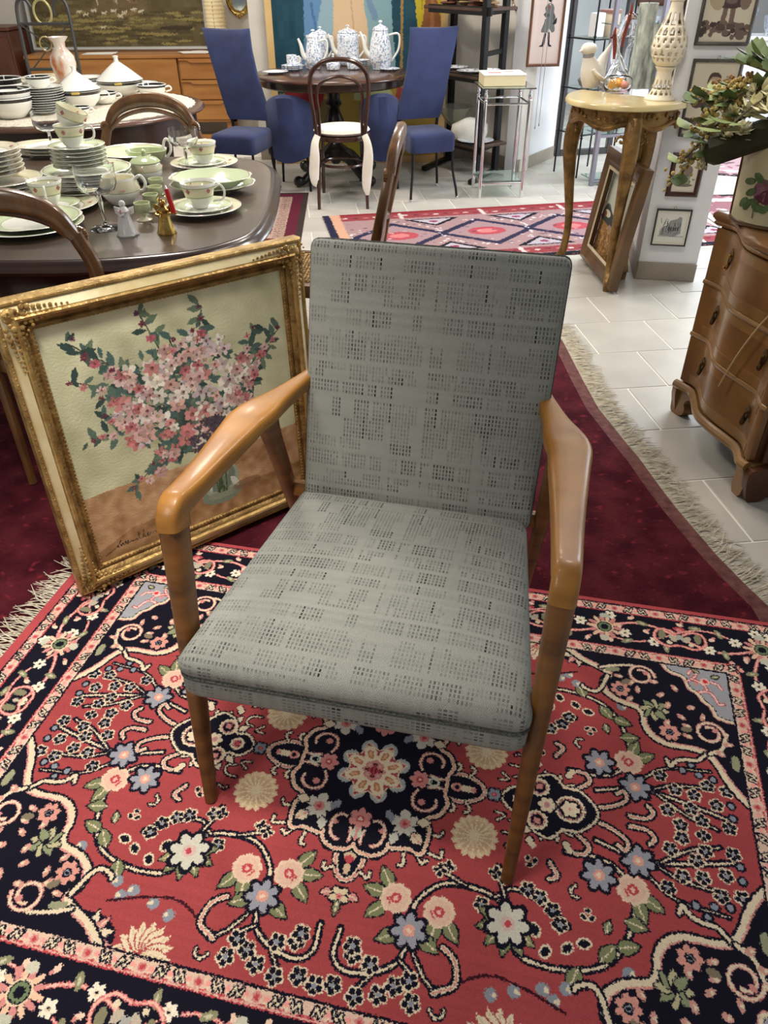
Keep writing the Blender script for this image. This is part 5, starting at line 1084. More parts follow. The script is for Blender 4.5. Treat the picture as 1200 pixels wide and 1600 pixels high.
MB().lathe([(.01, .712), (.225, .714), (.245, .735), (.235, .762), (.15, .778), (.01, .782)], n=32).build('cushion', mat('floral_cushion', (206, 192, 160), .9, c2=(176, 160, 128), sc=26, lo=.4, hi=.6), t)
MB().tube([(.066 * math.cos(a), .215, 1.175 + .080 * math.sin(a)) for a in np.linspace(0, 2 * PI, 29)[:-1]], .009, 8, True).build('brass_ring', mat('pale_brass', (206, 196, 140), .3, metal=.5), t)

# ------------------------------------------------------------------ the tall figure painting behind the round table
def paint_lady():
    p = Paint(0, 0, 1.5, 1.75, .006, (24, 66, 82), .004, 51); r = np.random.default_rng(51); X, Y = p.X, p.Y
    p.a += (np.kron(r.normal(0, 1, (p.H // 20 + 1, p.W // 8 + 1)), np.ones((20, 8)))[:p.H, :p.W] * .012)[..., None]
    p.poly([(0, 0), (1.5, 0), (1.5, .62), (0, .55)], (150, 126, 56)); p.poly([(.0, .2), (.5, .12), (.6, .5), (.05, .55)], (112, 96, 60)); p.poly([(.1, .5), (.4, .42), (.5, .64), (.15, .68)], (130, 36, 40)); p.poly([(1.05, .45), (1.4, .5), (1.4, .7), (1.1, .68)], (140, 60, 50)); p.poly([(.7, .5), (1.05, .5), (1.0, .7), (.75, .68)], (160, 166, 120)); p.poly([(.3, .0), (1.2, 0), (1.2, .25), (.4, .3)], (176, 160, 60))
    p.poly(cr([(.22, .60), (.30, .9), (.32, 1.3), (.36, 1.75), (.62, 1.75), (.60, 1.2), (.52, .8), (.50, .60)], 5, True), (92, 132, 168)); p.poly(cr([(.42, .98), (.55, .90), (.60, 1.2), (.55, 1.45), (.46, 1.2)], 5, True), (138, 164, 174)); p.line(cr([(.40, .62), (.42, .9), (.38, 1.2)], 5), .02, (70, 106, 146))
    p.poly(cr([(.50, .60), (.54, .9), (.56, 1.2), (.56, 1.45), (.88, 1.45), (.90, 1.1), (.96, .8), (.98, .60)], 5, True), (206, 176, 140)); p.poly(cr([(.86, .62), (.84, 1.0), (.80, 1.3), (.84, 1.7), (1.0, 1.7), (1.04, 1.1), (1.06, .64)], 5, True), (126, 158, 164)); p.line(cr([(.80, 1.5), (.84, 1.25), (.90, 1.1)], 5), .05, (110, 136, 160)); p.line(cr([(.70, .62), (.72, 1.0), (.70, 1.25)], 5), .012, (186, 154, 120)); p.line(cr([(.58, 1.3), (.7, 1.24), (.82, 1.3)], 5), .014, (170, 134, 104)); p.ell(.72, 1.6, .11, (216, 184, 152), .13); p.ell(.72, 1.62, .2, (116, 156, 186), .05, al=.6)
    p.line([(1.12, .6), (1.12, 1.75)], .022, (150, 120, 66)); p.poly([(1.24, .5), (1.46, .5), (1.44, 1.75), (1.30, 1.75)], (132, 84, 48)); p.line([(1.38, .5), (1.36, 1.75)], .03, (156, 104, 62)); p.poly(cr([(1.20, 1.75), (1.22, 1.3), (1.26, 1.0), (1.31, 1.2), (1.34, 1.75)], 5, True), (186, 164, 40)); p.poly(cr([(1.36, 1.75), (1.33, 1.45), (1.42, 1.18), (1.46, .95), (1.5, .9), (1.5, 1.75)], 5, True), (180, 160, 44)); p.line(cr([(1.40, 1.7), (1.42, 1.4), (1.47, 1.1)], 5), .014, (206, 188, 80)); p.line(cr([(1.27, 1.7), (1.28, 1.4), (1.285, 1.15)], 5), .012, (150, 130, 30))
    return p.a[::-1]
PINE = wood('pale_pine', (216, 182, 126), (200, 164, 106), .5, 3, (1, 1, 1), 0)
_lw, _lh = 1.50, 1.75
framed('figure_painting', 'large teal painting of a robed figure beside a yellow drape in a pale wood frame', (-.19, 7.40, .0), math.radians(1), _lw, _lh, .03, PINE, image_mat('lady', paint_lady(), 1.5, 1.75, .6, axes='XZ', oy=.875), lean=math.radians(1.5), fw=.055, cat='painting', prof=[(0, -.03), (0, .0), (.055, .0), (.055, -.03)])

# round pedestal table
BLKW = mat('ebonised_wood', (30, 24, 22), .35, coat=.3)
PTc = (-.375, 6.78); t = thing('pedestal_table', 'round dark table on a turned black pedestal holding blue and white porcelain', 'table', PTc + (0,))
m = MB(); m.loft([[(x, y, z) for x, y in circ(.62 - k, 48, ry=.54 - k)] for k, z in ((.03, .745), (.006, .750), (0, .760), (.004, .770), (.012, .775))]); m.build('table_top', wood('brown_table_top', (86, 56, 42), (66, 42, 32), .25, 3, (1, 6, 6), .4), t, 40)
m = MB(); m.loft([[(x, y, z) for x, y in circ(.62 - k, 48, ry=.54 - k)] for k, z in ((.07, .69), (.05, .70), (.05, .745))]); m.build('apron', DKW, t, 40)
MB().lathe([(.03, .12), (.05, .15), (.09, .19), (.10, .24), (.06, .27), (.05, .30), (.065, .36), (.08, .44), (.055, .50), (.04, .53), (.07, .56), (.05, .60), (.06, .66), (.12, .69)], n=24).build('pedestal', BLKW, t, 50)
for k in range(4):
    a = PI / 4 + k * PI / 2; m = MB(); pts = [((.05 * math.cos(a), .05 * math.sin(a), .20), .03, .045), ((.16 * math.cos(a), .16 * math.sin(a), .17), .028, .04), ((.27 * math.cos(a), .27 * math.sin(a), .09), .026, .034), ((.35 * math.cos(a), .35 * math.sin(a), .045), .03, .030), ((.40 * math.cos(a), .40 * math.sin(a), .04), .032, .036)]; sections(m, dense(pts, 4), 12, 2.3); m.ball((.41 * math.cos(a), .41 * math.sin(a), .045), .042, 10); m.build('foot', BLKW, t)
# blue chairs
BLUE = mat('blue_velvet', (40, 51, 92), .85, c2=(29, 38, 74), sc=5, sheen=.15, bump=.1, bsc=200, lo=.4, hi=.65)
CHROME = mat('chrome', (226, 226, 228), .08, metal=1)
BLKM = mat('black_metal', (22, 22, 24), .45, metal=.3)
def high_chair(label, loc, rz, lean=0):
    t = thing('high_back_chair', label, 'chair', loc, rz)      # faces local +Y, back at -Y
    w = .225; m = MB(); rings = []
    for z, y, hw, th in ((.50, -.205, .205, .030), (.53, -.210, .215, .036), (.65, -.222, .212, .036), (.80, -.245, .208, .034), (.95, -.285, .216, .032), (1.03, -.315, .226, .030), (1.065, -.330, .232, .022), (1.072, -.332, .230, .012)):
        hw *= .84; rings.append([(x + lean * (z - .46) / .6, y + yy + .022 * (1 - (x / hw) ** 2) * -1, z + .012 * (x / hw) ** 2 * (z > 1)) for x, yy in superring2(hw, th)])
    m.loft(rings); m.build('backrest', BLUE, t, 50)
    m = MB(); q = [(-.170, -.21), (.170, -.21), (.175, .18), (-.175, .18)]; s_ = cushion(q, [(.02, .325), (.004, .328), (0, .34), (0, .43), (.006, .445), (.02, .455)], .014, .04); s_.build('seat', BLUE, t, 50)
    for sx in (-1, 1):
        MB().tube([(sx * .15, -.205, .34), (sx * .15 + lean * .16, -.212, .56)], .012, 8).build('back_bracket', BLKM, t)
        for sy in (-1, 1):
            g = MB().tube(cr([(sx * .155, sy * .165, .33), (sx * .16, sy * .175, .2), (sx * .18, sy * .205, .07), (sx * .185, sy * .215, .012)], 5), .010, 8).build('leg', BLKM, t); MB().lathe([(.012, 0), (.013, .004), (.011, .018), (.009, .022)], (sx * .185, sy * .215, 0), 10).build('foot_tip', CHROME, g)
    return t
def superring2(a, b, n=20, e=3.2):
    out = []
    for k in range(n):
        t = 2 * PI * k / n; out.append((a * abs(math.cos(t)) ** (2 / e) * (1 if math.cos(t) >= 0 else -1), b * abs(math.sin(t)) ** (2 / e) * (1 if math.sin(t) >= 0 else -1)))
    return out
high_chair('blue velvet high-back chair on the left of the pedestal table, beside the sideboard drawers', (-1.045, 6.25, 0), math.radians(163), .20)
high_chair('blue velvet high-back chair on the right of the pedestal table, beside the black shelf', (.335, 6.25, 0), math.radians(197), -.17)
def tub_chair(label, loc, rz, w=.36):
    t = thing('low_blue_chair', label, 'chair', loc, rz); m = MB(); rings = []
    N = 14
    for k in range(N + 1):
        a = -1 + 2 * k / N; x = w * a * .95; y = -.20 + .10 * a * a; zt = .685 - .07 * abs(a) ** 2.2; zb = .22 + .05 * a * a
        rings.append([(x, y - .03, zb), (x, y + .03, zb), (x, y + .034, (zb + zt) / 2), (x, y + .03, zt - .02), (x, y, zt), (x, y - .03, zt - .02), (x, y - .036, (zb + zt) / 2)])
    m.loft(rings); m.build('backrest', BLUE, t, 50)
    cushion([(-w * .85, -.15), (w * .85, -.15), (w * .85, .18), (-w * .85, .18)], [(.02, .28), (0, .30), (0, .40), (.02, .42)], .02, .05).build('seat', BLUE, t, 50)
    for sx in (-1, 1):
        for sy in (-1, 1): MB().tube([(sx * w * .7, sy * .13, .29), (sx * w * .8, sy * .15, 0)], .010, 8).build('leg', BLKM, t)
    return t
tub_chair('low curved blue velvet chair between the left high-back chair and the pedestal', (-.685, 6.52, 0), math.radians(-8), .185)
tub_chair('low curved blue velvet chair between the pedestal and the right high-back chair', (-.02, 6.55, 0), math.radians(8), .165)
# bentwood chair with white cushion
BENT = wood('bentwood', (70, 40, 28), (48, 28, 20), .25, 5, (5, 5, 1), .5)
t = thing('bentwood_chair', 'dark bentwood chair with a white tied seat cushion in front of the pedestal table', 'chair', (-.285, 6.07, 0), math.radians(1))
for s in (-1, 1):
    MB().tube(cr([(s * .178, -.245, 0), (s * .172, -.235, .22), (s * .165, -.21, .47)], 5), [.012] * 5 + [.014] * 5 + [.015], 10).build('leg', BENT, t)
    MB().tube(cr([(s * .165, .245, 0), (s * .158, .22, .22), (s * .150, .19, .45)], 5), .013, 10).build('leg', BENT, t)
hoop = cr([(-.165, -.205, .46), (-.182, -.205, .62), (-.198, -.215, .76), (-.185, -.225, .87), (-.11, -.23, .935), (0, -.232, .952), (.11, -.23, .935), (.185, -.225, .87), (.198, -.215, .76), (.182, -.205, .62), (.165, -.205, .46)], 6)
MB().tube(hoop, .0145, 10).build('back_hoop', BENT, t)
hoop = cr([(-.15, -.195, .46), (-.148, -.195, .62), (-.155, -.20, .74), (-.12, -.208, .815), (0, -.212, .85), (.12, -.208, .815), (.155, -.20, .74), (.148, -.195, .62), (.15, -.195, .46)], 6)
MB().tube(hoop, .011, 10).build('inner_hoop', BENT, t)
MB().lathe([(.17, .435), (.205, .44), (.21, .455), (.205, .47), (.16, .472)], n=32).build('seat', BENT, t, 40)
MB().tube(circ3 := [(.165 * math.cos(2 * PI * k / 28), .165 * math.sin(2 * PI * k / 28), .27) for k in range(28)], .010, 8, True).build('stretcher_ring', BENT, t)
WHC = mat('white_cotton', (238, 234, 222), .9, c2=(226, 220, 204), sc=10, bump=.1, bsc=50)
MB().lathe([(.01, .474), (.185, .476), (.205, .492), (.19, .512), (.10, .522), (.01, .524)], n=34).build('cushion', WHC, t)
for s in (-1, 1):
    m = MB(); pts = [((s * .165, -.215, .49), .022, .006), ((s * .185, -.240, .44), .026, .006), ((s * .19, -.252, .36), .034, .006), ((s * .19 - .01, -.258, .26), .036, .005), ((s * .185 - .012, -.262, .16 if s > 0 else .20), .030, .004), ((s * .180, -.262, .10 if s > 0 else .19), .012 if s > 0 else .034, .003)]; sections(m, dense(pts, 4), 10, 2.2, up=(0, 1, 0)); m.build('ribbon', WHC, t)
# blue and white porcelain
BW = mat('blue_white_china', (232, 236, 240), .12, c2=(140, 152, 182), sc=75, coat=.5, lo=.50, hi=.60, detail=5)
PTZ = .7765
def pot(name, label, p, r, h, shape, rz=PI):
    t = thing(name, label, 'pot', p, rz); prof = [(a * r, b * h) for a, b in shape]; MB().lathe(prof, n=28).build('body', BW, t, 60)
    e = prof[-1]; MB().lathe([(e[0] * 1.04, e[1]), (e[0] * 1.06, e[1] + .005), (e[0] * .86, e[1] + h * .08), (e[0] * .4, e[1] + h * .13), (.010, e[1] + h * .15), (.008, e[1] + h * .18), (.017, e[1] + h * .215), (.012, e[1] + h * .245), (.002, e[1] + h * .255)], n=26).build('lid', BW, t, 60)
    m = MB(); q = cr([(r * .85, 0, h * .32), (r * 1.25, 0, h * .48), (r * 1.45, 0, h * .74), (r * 1.75, 0, h * .97)], 5); m.tube(q, [.022 - .0009 * k for k in range(len(q))], 10); m.build('spout', CHINA, t)
    MB().tube(cr([(-r * .72, 0, h * .88), (-r * 1.4, 0, h * .92), (-r * 1.62, 0, h * .80), (-r * 1.5, 0, h * .5), (-r * .95, 0, h * .22)], 6), .008, 8).build('handle', CHINA, t); return t
TALL = ((.66, 0), (.72, .01), (.70, .05), (.92, .14), (1.0, .30), (.96, .5), (.84, .75), (.70, .93), (.66, 1.0)); DRUM = ((.8, 0), (.88, .02), (.98, .10), (1.0, .3), (.98, .85), (.94, .97), (.86, 1.0))
def onT(px, py, dy=0): p = at(px, py, PTZ); return (p.x, p.y + dy, PTZ)
pot('coffee_pot', 'tall tapered blue and white coffee pot at the right of the porcelain set', onT(595, 108), .092, .262, TALL)
pot('teapot', 'drum-shaped blue and white teapot in the middle of the porcelain set', onT(544, 103, .08), .092, .225, DRUM)
pot('chocolate_pot', 'slim blue and white pot with a looped handle at the left of the set', onT(502, 101, .02), .064, .215, DRUM)
pot('small_coffee_pot', 'blue and white pot half hidden behind the slim pot', (-.53, 7.02, PTZ), .068, .215, TALL)
def bwcup(label, p, rz=0): 
    t = thing('coffee_cup', label, 'cup', p, rz); MB().lathe([(.024, 0), (.036, .004), (.040, .03), (.041, .075), (.038, .076), (.036, .03), (.004, .008)], n=24).build('bowl', BW, t, 60); MB().tube(cr([(.038, 0, .062), (.062, 0, .064), (.064, 0, .03), (.038, 0, .018)], 5), .0045, 8).build('handle', CHINA, t); return t
bwcup('blue and white cup nearest the left edge of the porcelain set', onT(465, 107)); bwcup('blue and white cup next to the slim pot', onT(485, 107))
bwcup('blue and white cup resting on small plates at the back of the pedestal table', (-.70, 6.92, PTZ + .031))
def bwplate(label, p, r, n=1, group=None):
    for k in range(n): o = MB().lathe(plate_prof(r, .014), n=30).build('small_plate', BW if r < .1 else rad_mat('blue_edge', [(0, WH), (r * .9, (150, 160, 190)), (r, WH), (r * 1.1, WH)]), None, 60); o.location = (p[0], p[1], p[2] + .011 * k); tag(o, label if n == 1 else '%s, %s from the top' % (label, ORD[n - 1 - k]), 'plate', group)
bwplate('wide white plate with a thin blue edge at the left of the pedestal table', (-.815, 6.74, PTZ), .105); bwplate('small blue plate in the back left stack', (-.70, 6.92, PTZ), .085, 3, 'small plates at the back left'); bwplate('small plate beneath the tall coffee pot handle', (.075, 6.86, PTZ), .08)
for px, py, lab in ((521, 109, 'lidded blue and white sugar pot seen through the bentwood hoop'), (553, 108, 'lidded blue and white jar beside the sugar pot')):
    p = onT(px, py); t = thing('sugar_pot', lab, 'pot', p); MB().lathe([(.035, 0), (.05, .004), (.056, .03), (.052, .055), (.046, .058)], n=24).build('body', BW, t, 60); MB().lathe([(.050, .058), (.050, .063), (.03, .080), (.008, .088), (.007, .096), (.013, .106), (.003, .114)], n=24).build('lid', BW, t, 60)
bwplate('blue saucer in the pile beside the jar', onT(566, 104), .066, 4, 'saucers beside the jar')

# ------------------------------------------------------------------ black metal shelf
t = thing('metal_shelf', 'open black metal shelf with wooden boards in the wall niche', 'shelf', (0, 0, 0)); t.location = (.78, 6.62, 0); SHD = Vector((-.57, .82, 0)).normalized(); SHB = Vector((.50, .86, 0)).normalized()
def shp(u, d, z): return SHD * u + SHB * d + Vector((0, 0, z))
ang_u = math.atan2(SHD.y, SHD.x)
for u, d in ((.0, 0), (.0, .37), (.62, .37)): m = MB(); p = shp(u, d, 0); m.box((p.x, p.y, 1.0), (.046, .046, 2.0), rz=ang_u, b=.003); m.build('post', BLKM, t)
for k, u in enumerate((0, .62)): a = shp(u, -.12, .022); b = shp(u, .40, .022); c = (a + b) / 2; MB().box(c, (.045, .52, .035), rz=math.atan2(SHB.y, SHB.x) - PI / 2, b=.004).build('foot_bar', BLKM, t)
BOARD = wood('shelf_board', (84, 62, 50), (66, 48, 40), .45, 4, (1, 5, 5), 0)
for z in (.25, .74, 1.18):
    c = shp(.31, .18, z); MB().box(c, (.70, .36, .022), rz=ang_u, b=.003).build('shelf_board', BOARD, t)
    a = shp(.31, -.005, z - .008); MB().box(a, (.74, .020, .055), rz=ang_u, b=.003).build('front_rail', BLKM, t)
    a = shp(.0, .18, z - .02); MB().box(a, (.38, .018, .03), rz=math.atan2(SHB.y, SHB.x), b=.003).build('side_rail', BLKM, t)
a = shp(.0, .18, .90); MB().box(a, (.36, .016, .035), rz=math.atan2(SHB.y, SHB.x), b=.003).build('side_brace', BLKM, t)
def shw(u, d, z): p = Vector(t.location) + shp(u, d, z); return (p.x, p.y, p.z)
sh = t; _sl = Vector((.78, 6.62, 0))
def shw(u, d, z): p = _sl + shp(u, d, z); return (p.x, p.y, p.z)
PRT = mat('printed_plate', (226, 228, 232), .2, c2=(140, 146, 160), sc=40, coat=.3, lo=.52, hi=.62)
def sh_plate(lab, p, r): o = MB().lathe(plate_prof(r, .016), n=30).build('plate', PRT, None, 60); o.location = p; tag(o, lab, 'plate')
sh_plate('patterned plate on the middle board of the black shelf', shw(.22, .14, .7515), .12); sh_plate('patterned plate at the right end of the middle board of the black shelf', shw(.02, .17, .7515 + .018), .085); sh_plate('white plate at the left of the middle board of the black shelf', shw(.47, .20, .7515), .11)
sh_plate('large patterned plate on the bottom board of the black shelf', shw(.13, .15, .2615), .15)
g = thing('glass_footed_bowl', 'wide glass bowl on a foot on the bottom board behind the right blue chair', 'bowl', shw(.42, .16, .2615)); SMG = mat('smoky_glass', (214, 218, 206), .04, trans=.92, ior=1.4); MB().lathe([(.01, 0), (.075, .002), (.03, .012), (.012, .03), (.012, .07), (.05, .09), (.09, .14), (.155, .225), (.152, .228), (.085, .148), (.045, .10), (.004, .09)], n=32).build('bowl', SMG, g, 60)
o = MB().lathe([(.02, 0), (.14, .004), (.16, .05), (.15, .12), (.05, .17), (.005, .18)], n=28, wob=lambda a, z: 1 + .05 * math.sin(4 * a)).build('cloth_bundle', WHC, None, 60); o.location = shw(.24, .20, .2615); o.scale = (1, .8, .9); tag(o, 'pale cloth bundle on the bottom board behind the chrome stand', 'cloth')
for k, (u, w) in enumerate(((.05, .10), (.17, .13), (.33, .16), (.50, .12))):
    m = MB(); r_ = random.Random(k)
    for q in range(5): m.box((r_.uniform(-.03, .03), r_.uniform(-.03, .03), .008 + .010 * q), (w * r_.uniform(.7, 1), .10 * r_.uniform(.7, 1.1), .012), rz=r_.uniform(-.5, .5), b=.003)
    o = m.build('driftwood', mat('driftwood%d' % (k % 2), ((176, 150, 112), (110, 66, 50))[k % 2], .8, c2=((150, 124, 92), (84, 48, 38))[k % 2], sc=12), None, 30); o.location = shw(u, .13, 1.1915); tag(o, ('pile of pale wooden slips at the right end of the top shelf board', 'pile of reddish wooden slips on the top shelf board next to the pale slips', 'pile of pale wooden slips in the middle of the top shelf board', 'pile of dark wooden slips at the left end of the top shelf board')[k], 'wood')

# chrome and glass stand with a carton
CF = [Vector((.752, 6.11, 0)), Vector((1.072, 6.12, 0)), Vector((1.054, 6.47, 0)), Vector((.734, 6.43, 0))]; cc = sum(CF, Vector()) / 4
t = thing('chrome_stand', 'square chrome plant stand with glass shelves in front of the black shelf', 'stand', cc)
for p in CF:
    q = p - cc; g = MB().tube([(q.x, q.y, 0), (q.x, q.y, .655)], .0125, 14).build('leg', CHROME, t); MB().lathe([(.0125, .655), (.018, .660), (.018, .664), (.010, .668), (.016, .690), (.010, .712), (.007, .725), (.012, .732), (.012, .736)], (q.x, q.y, 0), 14).build('finial', CHROME, g)
for z in (.105, .64):
    for k in range(4): a, b = CF[k] - cc, CF[(k + 1) % 4] - cc; MB().tube([(a.x, a.y, z), (b.x, b.y, z)], .008, 10).build('rail', CHROME, t)
CG = mat('stand_glass', (214, 232, 226), .02, trans=.95, ior=1.4)
for z, e in ((.118, .0), (.7405, .045)):
    w = [(p - cc) * (1 + e / .23) for p in CF]; m = MB(); m.prism([(p.x, p.y) for p in w], z - .004, z + .004); m.build('glass_shelf', CG, t, 0)
t = thing('carton', 'low cream cardboard box on the glass top of the chrome stand', 'box', (cc.x - .02, cc.y + .02, .7455), math.radians(2)); CBX = mat('cream_card', (226, 210, 168), .7); MB().box((0, 0, .034), (.30, .26, .068), b=.002).build('tray', CBX, t); MB().box((0, 0, .070), (.306, .266, .010), b=.002).build('lid', mat('white_card', (238, 234, 226), .6), t); m = MB(); m.box((-.06, -.03, .0755), (.09, .05, .001)); m.box((.05, .02, .0755), (.07, .03, .001)); m.build('printed_patch', mat('card_print', (196, 120, 112), .6), t)
for ob, ex_ in ((None, None),): pass

# silhouette picture on the angled wall
def paint_gent():
    p = Paint(0, 0, .30, .62, .002, (226, 208, 200), .001, 61)
    p.line([(.012, .012), (.288, .012), (.288, .608), (.012, .608)], .006, (206, 170, 160), True); q0 = p.poly; p.poly = lambda pts, col, al=1: q0([(x, .13 + (y - .10) * .78) for x, y in pts], col, al)
    k = (36, 36, 40); c = (110, 114, 112)
    p.poly([(.13, .10), (.10, .10), (.095, .105), (.12, .12), (.135, .22), (.155, .22), (.145, .12)], k); p.poly([(.185, .10), (.215, .10), (.215, .11), (.195, .12), (.185, .23), (.165, .23), (.172, .14)], k)
    p.poly(cr([(.10, .235), (.125, .32), (.13, .40), (.12, .44), (.15, .475), (.18, .475), (.205, .44), (.205, .36), (.23, .25), (.205, .225), (.175, .26), (.16, .225), (.13, .225)], 4, True), c); p.poly([(.11, .38), (.135, .355), (.17, .365), (.17, .38), (.13, .40)], (84, 88, 88)); p.poly([(.205, .40), (.225, .36), (.215, .32), (.20, .35)], (84, 88, 88)); p.poly(cr([(.205, .30), (.235, .30), (.24, .34), (.23, .35)], 3, True), k); p.poly([(.150, .455), (.165, .475), (.172, .44)], (236, 232, 226)); p.ell(.155, .445, .018, (130, 96, 84), .018); p.poly(cr([(.145, .50), (.15, .53), (.175, .53), (.18, .50), (.17, .485)], 3, True), k); p.ell(.135, .348, .008, (230, 214, 204))
    return p.a[::-1]
BRF = wood('brown_frame', (120, 78, 46), (96, 60, 34), .35, 5, (1, 1, 1), .3)
_wd = (Vector((1.573, 7.54)) - Vector((1.162, 6.964))).normalized(); _wn = Vector((_wd.y, -_wd.x))
def onwall(s, off): q = Vector((1.162, 6.964)) + _wd * s - Vector((-_wn.x, -_wn.y)) * off; return q
framed('silhouette_print', 'framed print of a gentleman in a long grey coat on the white angled wall', (1.292, 6.965, .785), math.radians(4), .27, .62, .018, BRF, image_mat('gent', paint_gent(), .25, .60, .5, axes='XZ', oy=.31), fw=.018)
for k, (s, z) in enumerate(((.30, .36), (.345, .38))): q = Vector((1.275 + .03 * k, 6.925)); o = MB().tube([(q.x, q.y, z), (q.x + .004, q.y, 2.6)], .0022, 6).lathe([(.001, z - .02), (.005, z - .015), (.004, z), (.001, z + .004)], (q.x, q.y, 0), 8).build('pull_cord', mat('grey_cord', (150, 144, 140), .7)); tag(o, ('left of the two thin pull cords hanging over the gentleman print', 'right of the two thin pull cords hanging over the gentleman print')[k], 'cord')
t = thing('hanging_plaque', 'small brown oval wall plaque above the black shelf', 'plaque', (1.075, 7.08, 1.235)); t.rotation_euler = (PI / 2, 0, math.radians(-58)); MB().loft([[(x, y, z) for x, y in circ(a, 28, ry=a * 1.25)] for a, z in ((.045, 0), (.045, .012), (.055, .020), (.068, .012), (.07, 0))]).build('frame', BRF, t); MB().prism(circ(.046, 28, ry=.058), 0, .008).build('plaque_face', PLASTER, t)
# ------------------------------------------------------------------ gilt console table
GW = mat('antique_gilt', (150, 116, 64), .38, metal=.45, c2=(92, 66, 34), sc=14, bump=.4, bsc=60, lo=.35, hi=.68)
MARBLE = mat('yellow_marble', (220, 202, 150), .2, c2=(184, 160, 108), sc=5, coat=.4, lo=.45, hi=.75)
CO = Vector((1.300, 4.415, 0)); ct = Vector((.68, -.73)).normalized(); cn = Vector((-.73, -.68)).normalized()
CT = thing('console_table', 'carved gilt half-round console table with a yellow marble top beside the pillar', 'console table', CO, math.atan2(ct.y, ct.x))
# local: x along the back edge, -y to the front
dl = [(.31, .0), (.315, -.03), (.295, -.14), (.235, -.25), (.13, -.335), (0, -.365), (-.13, -.335), (-.235, -.25), (-.295, -.14), (-.315, -.03), (-.31, 0)]
dl = cr(dl, 4)
f_ = lambda k: [(x * (1 - k), y * (1 - k) - (.004 * k)) for x, y in dl]
m = MB(); m.loft([[(x, y, z) for x, y in f_(k)] for k, z in ((.03, .885), (.0, .890), (0, .905), (.012, .912), (.02, .915))]); m.build('marble_top', MARBLE, CT, 40)
m = MB(); rr = []
for k, z in ((.13, .885), (.13, .858), (.12, .838)): rr.append([(x, y, z - (.0 if z > .87 else .016 * (1 + math.cos(9 * i / len(dl) * PI)))) for i, (x, y) in enumerate(f_(k))])
m.loft(rr); m.build('apron', GW, CT, 50)
m = MB(); q = [(x, y, .832 - .016 * (1 + math.cos(9 * i / len(dl) * PI))) for i, (x, y) in enumerate(f_(.115))]; m.tube(q, .011, 8); m.build('carved_edge', GW, CT)
def cleg(x, y, ox, oy, name='leg'):
    """cabriole leg leaning out to (ox,oy)"""
    m = MB(); pts = [((x, y, .87), .040, .040), ((x + ox * .55, y + oy * .55, .77), .044, .042), ((x + ox * .80, y + oy * .80, .66), .040, .038), ((x + ox * .45, y + oy * .45, .48), .029, .029), ((x - ox * .05, y - oy * .05, .27), .021, .022), ((x + ox * .10, y + oy * .10, .12), .021, .021), ((x + ox * .55, y + oy * .55, .055), .026, .024), ((x + ox * .62, y + oy * .62, .045), .027, .025), ((x + ox * .60, y + oy * .60, .038), .021, .021), ((x + ox * .60, y + oy * .60, .0), .019, .019)]
    sections(m, dense(pts, 4), 12, 2.6, up=(oy + .01, -ox, 0)); g = m.build(name, GW, CT, 50)
    c = MB(); r_ = random.Random(int(x * 100))
    for k in range(16): a = r_.uniform(-1.4, 1.4) + math.atan2(oy, ox); z = .84 - k * .017; rad_ = .034 - .001 * k; c.ball((x + ox * (.3 + .03 * k) + rad_ * math.cos(a), y + oy * (.3 + .03 * k) + rad_ * math.sin(a), z), r_.uniform(.008, .016), 7, 1, 1, 1.3)
    for s in (-1, 1):
        for k in range(10): a = k * .6; R_ = .024 - .002 * k; px, py = -oy * s, ox * s; d = .05 + R_ * math.cos(a); n_ = math.hypot(ox, oy); c.ball((x + px / n_ * d + ox * .5, y + py / n_ * d + oy * .5, .755 + R_ * math.sin(a)), .008, 6)
    c.build('carving', GW, g)
cleg(-.215, -.11, -.04, -.03); cleg(.165, -.225, .045, -.06); cleg(.135, -.03, .012, .004); cleg(-.02, -.29, -.0, -.05) if False else None
o = MB(); 
for k in range(60):
    i = int((k + .5) / 60 * len(dl)); x, y = f_(.12)[min(i, len(dl) - 1)]; r_ = random.Random(k)
    if abs(math.sin(k * .5)) > .55: o.ball((x, y, .855 + .012 * math.sin(k * 1.3)), r_.uniform(.006, .012), 6)
o.build('carved_leaves', GW, CT)['kind'] = 'stuff'
CZ = .9155
def onC(px, py, dx=0, dy=0): p = at(px, py, CZ); return (p.x + dx, p.y + dy, CZ)
# dove figurine
BISC = mat('bisque', (226, 220, 208), .6)
p = onC(912, 138, .03, -.01); t = thing('bird_figurine', 'white porcelain bird with a grey throat at the left end of the console', 'figurine', p, math.radians(200)); t.scale = (1.15, 1.15, .95); m = MB(); pts = [((.0, 0, .005), .035, .030), ((.0, 0, .05), .048, .045), ((.01, 0, .10), .046, .042), ((.025, 0, .145), .030, .028), ((.03, 0, .165), .024, .022)]; sections(m, dense(pts, 4), 14, 2.1, up=(0, 1, 0)); m.build('body', BISC, t, 60)
m = MB(); m.ball((.032, 0, .195), .034, 14, 1.15, .95, .95); m.tube([(.055, 0, .196), (.080, 0, .184)], [.014, .003], 8); m.build('head', BISC, t, 60); MB().lathe([(.022, .145), (.026, .160), (.026, .176), (.02, .182)], (.030, 0, 0), 14).build('throat', mat('grey_throat', (148, 146, 148), .6), t)
m = MB(); sections(m, dense([((-.03, 0, .03), .03, .012), ((-.07, 0, .015), .032, .010), ((-.115, 0, .004), .022, .007)], 4), 10, 2.2); m.build('tail', BISC, t)
for s in (-1, 1): m = MB(); sections(m, dense([((.02, s * .038, .10), .018, .008), ((-.01, s * .048, .065), .026, .009), ((-.06, s * .040, .03), .010, .005)], 4), 10, 2.2); m.build('wing', BISC, t)
